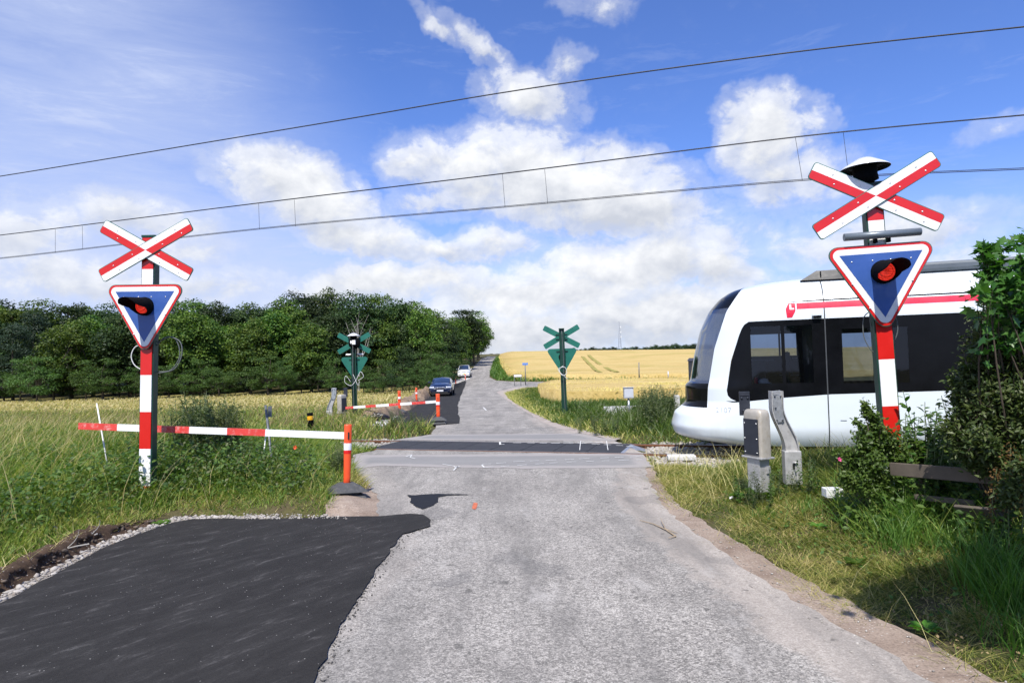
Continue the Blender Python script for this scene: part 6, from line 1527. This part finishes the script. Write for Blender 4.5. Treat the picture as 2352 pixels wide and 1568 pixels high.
for x, y, d, n, s, lb in ((1752, 1106, 7.4, 44, .24, 'leafy plant at the foot of the barrier machine housing'), (1706, 1104, 7.6, 30, .17, 'leafy plant just left of the barrier machine'), (2122, 1348, 4.9, 12, .11, 'broad-leaved plant nearest the dark shadow at the right edge'), (1880, 1165, 6.9, 14, .09, 'leafy plant below the white block'), (1960, 1225, 6.1, 14, .10, 'leafy plant in the short grass below the rose bush'), (372, 1168, 7.4, 10, .12, 'pale leafy plant at the upper corner of the black asphalt'), (640, 1110, 8.4, 12, .13, 'leafy plant in the left verge below the striped board')):
    rosette(x, y, d, n, s, lb)
# poppies
MPOP = simple('poppy_petal', (.75, .06, .015), .6, 0, .1); MROSE = simple('pink_rose_petal', (.60, .06, .22), .6, 0, .1)
def flower(x, y, d, s, mat, name, label):
    p = P(x, y, d); o = MB(); 
    for k in range(5):
        a = k*1.256; c = Vector((math.cos(a)*s*.5, math.sin(a)*s*.5*.6-.2*s, math.sin(a)*s*.5)); o.add([c*.1, c*.8+Vector((-c.z, 0, c.x))*.5, c*1.25, c*.8-Vector((-c.z, 0, c.x))*.5], [(0, 1, 2, 3)])
    f_ = o.build(name, mat); f_.location = tuple(p); tag(f_, label, 'flower')
flower(739, 1127*0+1124*0+1125-0, 10.5, .0001, MPOP, 'poppy', 'x') if False else None
flower(678, 1027, 10.8, .055, MPOP, 'poppy', 'single red poppy in the left weeds under the striped board')

# ------------------------------------------------------------------ bushes at the right edge
MMAP = m_leaf('maple_leaves', [(.022, .060, .012), (.042, .100, .018), (.075, .145, .028)], .35, .4, big=2.5, spec=.4)
MHAW = m_leaf('bush_leaves', [(.016, .038, .010), (.035, .072, .017), (.065, .115, .028), (.12, .165, .05)], .3, .45, big=2.5, spec=.35)
MROS = m_leaf('rose_leaves', [(.032, .075, .012), (.065, .125, .02), (.11, .175, .035)], .35, .45, big=2.5, spec=.35)
def bush(name, label, base, clusters, leaf, size, mat, seed, group=None, stem_r=.014, bark=None, twist=.12, cat='bush'):
    """clusters: world centre, radius, leaf count; stems run from the base to each one"""
    rs = np.random.default_rng(seed); random.seed(seed); root = empty(name, base); tag(root, label, cat, group); B = np.array(base)
    st = MB(); Ps, Ns = [], []
    for (c, r_, n) in clusters:
        c = np.array(c)-B; q = limb(st, (rs.normal()*.06, rs.normal()*.06, -.1), c, stem_r*(.6+.5*rs.random()), .003, twist, 8, 5)
        for k in range(max(4, int(n/9))):
            s_ = Vector(q[-1-int(rs.random()*3)]); e = Vector(c+unit(rs.normal(size=3)+np.array([0, 0, .3]))*r_*(.5+.6*rs.random())); tw = limb(st, s_, e, .004, .0015, .12, 4, 4)
            tw = np.array([tuple(p) for p in tw]); m = int((45 if size < .1 else 15)*(.7+.6*rs.random())); f = rs.random(m)*(len(tw)-1.001); b = f.astype(int); pp = tw[b]+(tw[b+1]-tw[b])*(f-b)[:, None]
            pp = pp+rs.normal(size=(m, 3))*r_*.22; Ps.append(pp); Ns.append(rs.normal(size=(m, 3))*.65+np.array([-.15, -.35, .85]))
    st.build('stems', bark or MBARK, root, recalc=False)
    Pp = np.concatenate(Ps); V, Fa = scatter(Pp, np.concatenate(Ns), size*(.55+.6*rs.random(len(Pp))), leaf, r=rs); link('leaves', np_mesh('leaves', V, [(Fa, 0)]), mat, root); return root
def cl(x, y, d, r_, n): return (tuple(P(x, y, d)), r_, n)
def clz(lst): return [cl(*q) for q in lst]
b0 = P(2390, 1200, 5.7)
bush('maple_sapling', 'young maple with lobed leaves rising above the tram roof at the right edge', (b0[0], b0[1], .25),
     clz([(2352, 556, 5.5, .10, 12), (2340, 600, 5.4, .12, 14), (2285, 600, 5.4, .10, 12), (2300, 570, 5.45, .06, 6), (2325, 640, 5.4, .12, 14), (2264, 575, 5.4, .03, 2), (2300, 645, 5.4, .13, 12), (2262, 668, 5.3, .07, 6), (2305, 690, 5.4, .15, 16), (2370, 690, 5.6, .2, 24), (2350, 770, 5.6, .2, 26), (2400, 610, 5.6, .2, 20), (2275, 640, 5.4, .07, 5), (2290, 745, 5.5, .1, 9)]), LEAF_M, .115, MMAP, 401, stem_r=.02, twist=.08)
b0 = P(2330, 1200, 5.9)
bush('tall_bush', 'tall dense dark green bush covering the right end of the tram', (b0[0], b0[1], .25),
     clz([(2300, 760, 5.8, .22, 260), (2345, 830, 5.7, .28, 380), (2270, 840, 5.8, .22, 280), (2240, 800, 5.8, .10, 60), (2250, 900, 5.7, .22, 300), (2200, 880, 5.8, .10, 70), (2210, 935, 5.8, .16, 160), (2300, 930, 5.6, .28, 420), (2350, 980, 5.5, .28, 380), (2250, 990, 5.7, .24, 340), (2190, 985, 5.8, .16, 180), (2300, 1040, 5.6, .24, 300), (2345, 1060, 5.5, .22, 260), (2380, 880, 5.6, .3, 300), (2240, 1045, 5.8, .2, 200), (2335, 720, 5.8, .18, 130), (2400, 1000, 5.6, .3, 260), (2300, 700, 5.9, .15, 150), (2275, 742, 5.9, .13, 110), (2335, 660, 5.9, .15, 120), (2258, 775, 5.9, .12, 100), (2320, 745, 5.9, .2, 220), (2220, 850, 5.8, .06, 30), (2290, 800, 5.9, .25, 260), (2325, 880, 5.9, .28, 300), (2270, 950, 5.9, .25, 260), (2345, 930, 5.5, .2, 180), (2240, 1010, 5.5, .12, 90), (2330, 1120, 5.1, .14, 110), (2350, 1070, 5.1, .12, 90), (2350, 780, 5.9, .3, 260), (2320, 700, 6.1, .28, 420), (2310, 800, 6.1, .32, 520), (2280, 890, 6.1, .30, 420), (2345, 880, 6.1, .32, 420), (2300, 990, 6.0, .3, 380)]), LEAF_F, .060, MHAW, 402, stem_r=.016)
b0 = P(2050, 1150, 6.75)
bush('rose_bush', 'bushy green wild rose growing in front of the right signal post', (b0[0], b0[1], .25),
     clz([(1985, 925, 6.7, .05, 40), (1998, 955, 6.7, .08, 90), (2010, 990, 6.7, .12, 160), (1975, 1010, 6.7, .12, 140), (2045, 1010, 6.7, .14, 180), (1950, 1050, 6.7, .12, 130), (2005, 1055, 6.6, .16, 230), (2065, 1060, 6.7, .15, 190), (1985, 1105, 6.6, .14, 170), (2040, 1110, 6.6, .15, 180), (1925, 1040, 6.8, .06, 40), (1940, 1095, 6.7, .10, 80), (2095, 1020, 6.8, .1, 90), (2110, 1060, 6.8, .12, 110), (1965, 965, 6.75, .05, 36), (2140, 1040, 6.8, .12, 110), (2160, 1075, 6.7, .12, 100)]), (LEAF_F[0]*np.array([1.5, 1, 1]), LEAF_F[1]), .045, MROS, 403, stem_r=.009)
flower(1928, 1054, 6.6, .035, MROSE, 'rose_flower', 'pink rose bloom at the left side of the wild rose bush'); flower(2228, 1026, 5.6, .028, MROSE, 'rose_flower', 'tiny pink bloom in front of the tall dark bush')
rs = np.random.default_rng(210)
for i, (x, d, h) in enumerate([(2088, 6.9, 1.0), (2105, 6.8, 1.08), (2120, 6.9, 1.12), (2140, 6.7, 1.15), (2158, 6.6, 1.1), (2172, 6.6, 1.15), (2190, 6.5, 1.1), (2130, 6.4, .9), (2165, 6.3, .85), (2205, 6.3, .95), (2078, 6.6, .8), (2150, 7.0, 1.1), (2222, 6.2, .9), (2110, 6.3, .75), (2098, 7.0, 1.05), (2132, 7.05, 1.2), (2148, 6.85, 1.05), (2166, 6.9, 1.2), (2180, 6.8, 1.15), (2196, 6.75, 1.2), (2120, 6.55, .85), (2140, 6.5, .9), (2182, 6.4, .9), (2208, 6.5, 1.05), (2092, 6.5, .7), (2068, 6.9, .8)]):
    weed(NM[i % 3], x, 1120, d, h, 'nettle', 'upright stinging nettle with pointed leaves between the rose bush and the tall bush', 'weed', 'nettles between the two bushes', (R(rs.normal()*4), R(rs.normal()*5)))
for i, (x, y, d, h) in enumerate([(2250, 1180, 5.3, .5), (2270, 1200, 5.2, .45), (2232, 1190, 5.4, .42), (2215, 1205, 5.6, .35)]):
    weed(NM[i % 3], x, y, d, h, 'nettle', 'low broad-leaved nettle hanging over the wooden rail', 'weed', 'nettles over the wooden rail', (R(8), R(-14)))
# dock stems with rusty seed heads
for i, (x, y0, y1, d) in enumerate([(2322, 1180, 1020, 5.2), (2345, 1175, 1050, 5.1), (2290, 1180, 1075, 5.3)]):
    a = P(x-8, y0, d); b = P(x, y1, d); root = empty('dock_plant', a); tag(root, 'dock stem with a rusty brown seed head, %s' % ['tallest of the three', 'nearest the right edge', 'leftmost of the three'][i], 'weed', 'dock stems by the right edge')
    mb = MB(); q = limb(mb, (0, 0, -.3), b-a, .006, .003, .05, 8, 5); mb.build('stem', MSTEM, root, recalc=False); rs = np.random.default_rng(500+i); q = np.array([tuple(p) for p in q]); n = 190; f = (len(q)-1.001)*(.35+.65*rs.random(n)); bb = f.astype(int); pp = q[bb]+(q[bb+1]-q[bb])*(f-bb)[:, None]+rs.normal(size=(n, 3))*.022
    V, Fa = scatter(pp, rs.normal(size=(n, 3)), .016+.012*rs.random(n), LEAF_D, r=rs); link('seed_head', np_mesh('seed_head', V, [(Fa, 0)]), MDOCK, root)
# tree just outside the frame on the right, its shadow falls on the verge
bush('roadside_tree', 'overhanging roadside tree standing just beyond the right picture edge', (5.2, 2.6, .2),
     [((2.35, 2.45, 3.85), .35, 500), ((2.9, 2.6, 3.6), .45, 700), ((2.6, 2.1, 3.9), .4, 600), ((3.4, 2.9, 3.2), .5, 800), ((3.9, 3.0, 2.9), .5, 800), ((3.2, 2.2, 3.4), .5, 700), ((4.6, 3.0, 3.0), .6, 800), ((3.6, 3.25, 2.3), .35, 500), ((4.2, 3.5, 2.2), .45, 500)], LEAF_M, .16, MMAP, 404, stem_r=.05, cat='tree')
# wooden rail fence in the weeds
MWOOD = simple('weathered_grey_wood', (.105, .085, .065), .85, 0, .3, 5, .5, grime=(.08, .065, .05))
def plank_at(name, label, a, b, wd, th, mat, roll=0):
    a = Vector(a); b = Vector(b); L = (b-a).length; o = MB().box((0, 0, 0), (L, th, wd), bev=.006).build(name, mat); d = (b-a).normalized()
    o.location = (a+b)/2; o.rotation_mode = 'QUATERNION'; o.rotation_quaternion = Matrix.Rotation(math.atan2(d.y, d.x), 4, 'Z').to_quaternion() @ Matrix.Rotation(-math.asin(d.z), 4, 'Y').to_quaternion() @ Matrix.Rotation(roll, 4, 'X').to_quaternion(); return o
ra = P(2040, 1077, 6.55); rb = P(2400, 1105, 5.2)
root = empty('wooden_fence', (ra[0], ra[1], .25)); tag(root, 'low weathered wooden rail fence half hidden under the tall bush', 'fence')
for nm, a, b, wd, th in (('rail', P(2046, 1076, 6.5), P(2420, 1106, 5.3), .125, .035), ('rail', P(2100, 1140, 6.3), P(2240, 1155, 5.9), .05, .03)):
    o = plank_at(nm, '', a, b, wd, th, MWOOD); mw = o.matrix_basis.copy(); o.parent = root; o.location = Vector(o.location)-Vector(root.location)
for x, y, d in ((2130, 1085, 6.4), (2330, 1100, 5.65)):
    p = P(x, y, d); o = MB().box((0, 0, 0), (.09, .09, .75), bev=.006).build('fence_post', MWOOD, root); o.location = Vector((p[0], p[1]+.07, .35))-Vector(root.location)
o = plank_at('loose_board', '', P(2198, 1172, 5.75), P(2300, 1182, 5.45), .13, .03, MWOOD, roll=R(38)); tag(o, 'loose grey board lying tilted below the wooden rail', 'board')
# faint litter
o = MB().add([(0, 0, 0), (.05, .01, .012), (.06, .03, .03), (.01, .035, .02)], [(0, 1, 2, 3)]).build('paper_scrap', MPW, solid=.002); o.location = tuple(G(1650, 1155)+np.array([.15, 0, .05])); tag(o, 'scrap of white paper in the right grass edge', 'litter')
# signs in the far wheat, posts and radio mast
p = P(1207, 872, 72.5); g0 = float(zb(p[0], p[1])); root = empty('street_name_sign', (p[0], p[1], g0)); tag(root, 'small blue street name plate on a thin pole by the wheat', 'sign'); zz = 1.9+(834.5-836)/F*72.5-g0
MB().tube([(0, 0, -.2), (0, 0, zz+.1)], .05, 8).build('pole', MZ, root); MB().box((0, -.06, zz), (.62, .03, .26), bev=.008).build('plate', simple('pale_blue_plate', (.12, .24, .55), .5), root)
p = P(1190, 872, 71.5); g0 = float(zb(p[0], p[1])); root = empty('direction_sign', (p[0], p[1], g0)); tag(root, 'white arrow-shaped direction sign pointing right, low beside the side road', 'sign'); zz = 1.9+(835-863)/F*71.5-g0
for s in (-.4, .3): MB().tube([(s, .03, -.2), (s, .03, zz)], .03, 6).build('leg', MZ, root)
MB().prism([(-.48, zz-.15), (.34, zz-.15), (.5, zz), (.34, zz+.15), (-.48, zz+.15)], -.02, .02).build('arrow_board', simple('dark_sign_edge', (.10, .07, .08), .5), root); MB().prism([(-.44, zz-.11), (.31, zz-.11), (.44, zz), (.31, zz+.11), (-.44, zz+.11)], -.026, -.019).build('white_face', MPW, root)
for x, y1, y2, d, lb in ((1468, 832, 875, 74, 'thin dark pole standing in the wheat edge'), (1535, 852, 878, 73, 'thin pale pole by the side road near the tram')):
    a = P(x, y2, d); b = P(x-.5, y1, d); o = MB().tube([(a[0], a[1], float(zb(a[0], a[1]))-.1), b], .055, 8).build('thin_pole', MZ if 'dark' in lb else MGALV); tag(o, lb, 'pole')
p = P(1424, 800, 900); zt1 = P(1424, 738, 900)[2]; root = empty('radio_mast', (p[0], p[1], 0)); tag(root, 'tall thin lattice radio mast far beyond the wheat field', 'mast'); mb = MB(); H_ = zt1
def mw_(z): return 2.1*(1-z/H_)+.35
for sx, sy in ((-1, -1), (1, -1), (1, 1), (-1, 1)): mb.tube([(sx*mw_(0), sy*mw_(0), 0), (sx*mw_(H_), sy*mw_(H_), H_)], .16, 5)
for k in range(16):
    z0_, z1_ = H_*k/16, H_*(k+1)/16
    for s in (-1, 1): mb.tube([(-s*mw_(z0_), -mw_(z0_), z0_), (s*mw_(z1_), -mw_(z1_), z1_)], .10, 4)
    mb.tube([(-mw_(z0_), -mw_(z0_), z0_), (mw_(z0_), -mw_(z0_), z0_)], .10, 4)
mb.build('lattice', simple('mast_steel', (.30, .32, .36), .6, .3), root)
for z in (.62, .74, .86): MB().box((1.6, -1, H_*z), (1.0, .6, 2.2), bev=.1).build('antenna', MWHT, root)

# crumbs of black asphalt along the ragged inner edge of the new strip
ce = G2([(988, 1196), (960, 1222), (925, 1232), (900, 1264), (872, 1302), (850, 1342), (800, 1414), (765, 1477), (722, 1570)]) + [(-1.0, 1.5)]
rs = np.random.default_rng(610); cs_ = np.array(ce); sg_ = np.r_[0, np.cumsum(np.linalg.norm(np.diff(cs_, axis=0), axis=1))]; q_ = rs.random(520)*sg_[-1]
cx_2 = np.interp(q_, sg_, cs_[:, 0])+np.abs(rs.normal(size=520))*.045-.01; cy_2 = np.interp(q_, sg_, cs_[:, 1])+rs.normal(size=520)*.03
rock_obj('black asphalt crumbs along the inner edge of the fresh strip', np.column_stack([cx_2, cy_2, np.full(520, .016)]), .003, .009, 611, 'asphalt_crumbs', m_stone('asphalt_crumb', [(.02, .02, .02), (.05, .05, .05), (.12, .115, .11)]))
cover('dead leaves and short stubble in the right verge', RIGHT, 420, .012, .032, .03, 306, m_leaf('dead_leaves', [(.10, .065, .03), (.20, .14, .07), (.34, .26, .14)], .15, .8, big=2), lambda X, Y: edgeR(X, Y))

UND = [tuple(P(x, 1100, d)[:2]) for x, d in ((1905, 7.6), (1930, 6.6), (2010, 6.2), (2110, 5.9), (2200, 5.5), (2300, 5.1), (2480, 4.7), (2560, 6.5), (2300, 7.6), (2100, 8.0))]
cover('dark leafy undergrowth beneath the right-hand bushes', UND, 1500, .035, .085, .42, 307, MWEED)
gU = spread(scatter_pts(UND, 500, 308), .2, .6, .006, .011, .4, .5, 309); grass('grass growing up through the right-hand bushes', [gU], MGR)

for i, (x, d, h, k_) in enumerate([(1700, 8.3, .26, 0), (1716, 8.15, .30, 1), (1733, 8.1, .24, 0), (1752, 8.05, .32, 1), (1768, 8.1, .28, 0), (1784, 8.25, .26, 1), (1800, 8.1, .22, 0), (1822, 8.15, .24, 1), (1690, 8.5, .22, 1), (1845, 8.2, .28, 0), (1862, 8.0, .32, 1), (1880, 7.9, .30, 0), (1762, 7.8, .22, 0), (1728, 7.85, .2, 1)]):
    weed((NM, WM)[k_][i % 3], x, 1100, d, h*1.55, 'low_weed', 'small green weed at the foot of the near barrier machine', 'weed', 'weeds at the foot of the near barrier machine')
# stones and grass blown on to the asphalt margins
rock_obj('small stones scattered near the right margin of the grey road', scatter_pts(G2([(1480, 1080), (1560, 1180), (1780, 1340), (2100, 1560), (1900, 1560), (1650, 1350), (1480, 1200), (1400, 1090)]), 28, 620, avoid=False, zf=flat(.014)), .003, .010, 620)

# tramlines left by the tractor in the rising wheat
MTRL = m_field('flattened_green_tramline', [(.26, .24, .065), (.38, .32, .10), (.22, .22, .055), (.17, .16, .04), (.46, .38, .17)], 2.0, 1.0)
for ln_, lb in (([(1338, 818), (1345, 826), (1356, 838), (1368, 848), (1380, 855)], 'left'), ([(1352, 816), (1362, 824), (1378, 835), (1398, 846), (1418, 854)], 'right')):
    cpt = [np.array(G(x_, y_, .8)[:2]) for x_, y_ in ln_]; pl2 = []
    for sg in (1, -1):
        side_ = []
        for i_, c_ in enumerate(cpt):
            d_ = cpt[min(i_+1, len(cpt)-1)]-cpt[max(i_-1, 0)]; d_ = d_/np.linalg.norm(d_); side_.append(tuple(c_+sg*.32*np.array([-d_[1], d_[0]])))
        pl2 += side_ if sg > 0 else side_[::-1]
    struct(sheet('tramline', jag(pl2, 1.2, .10, 21), .10, MTRL, .5, zfun=lambda x, y: wheat_z(x, y)-.03), 'dark green tractor line curving through the rising wheat, the %s one' % lb)
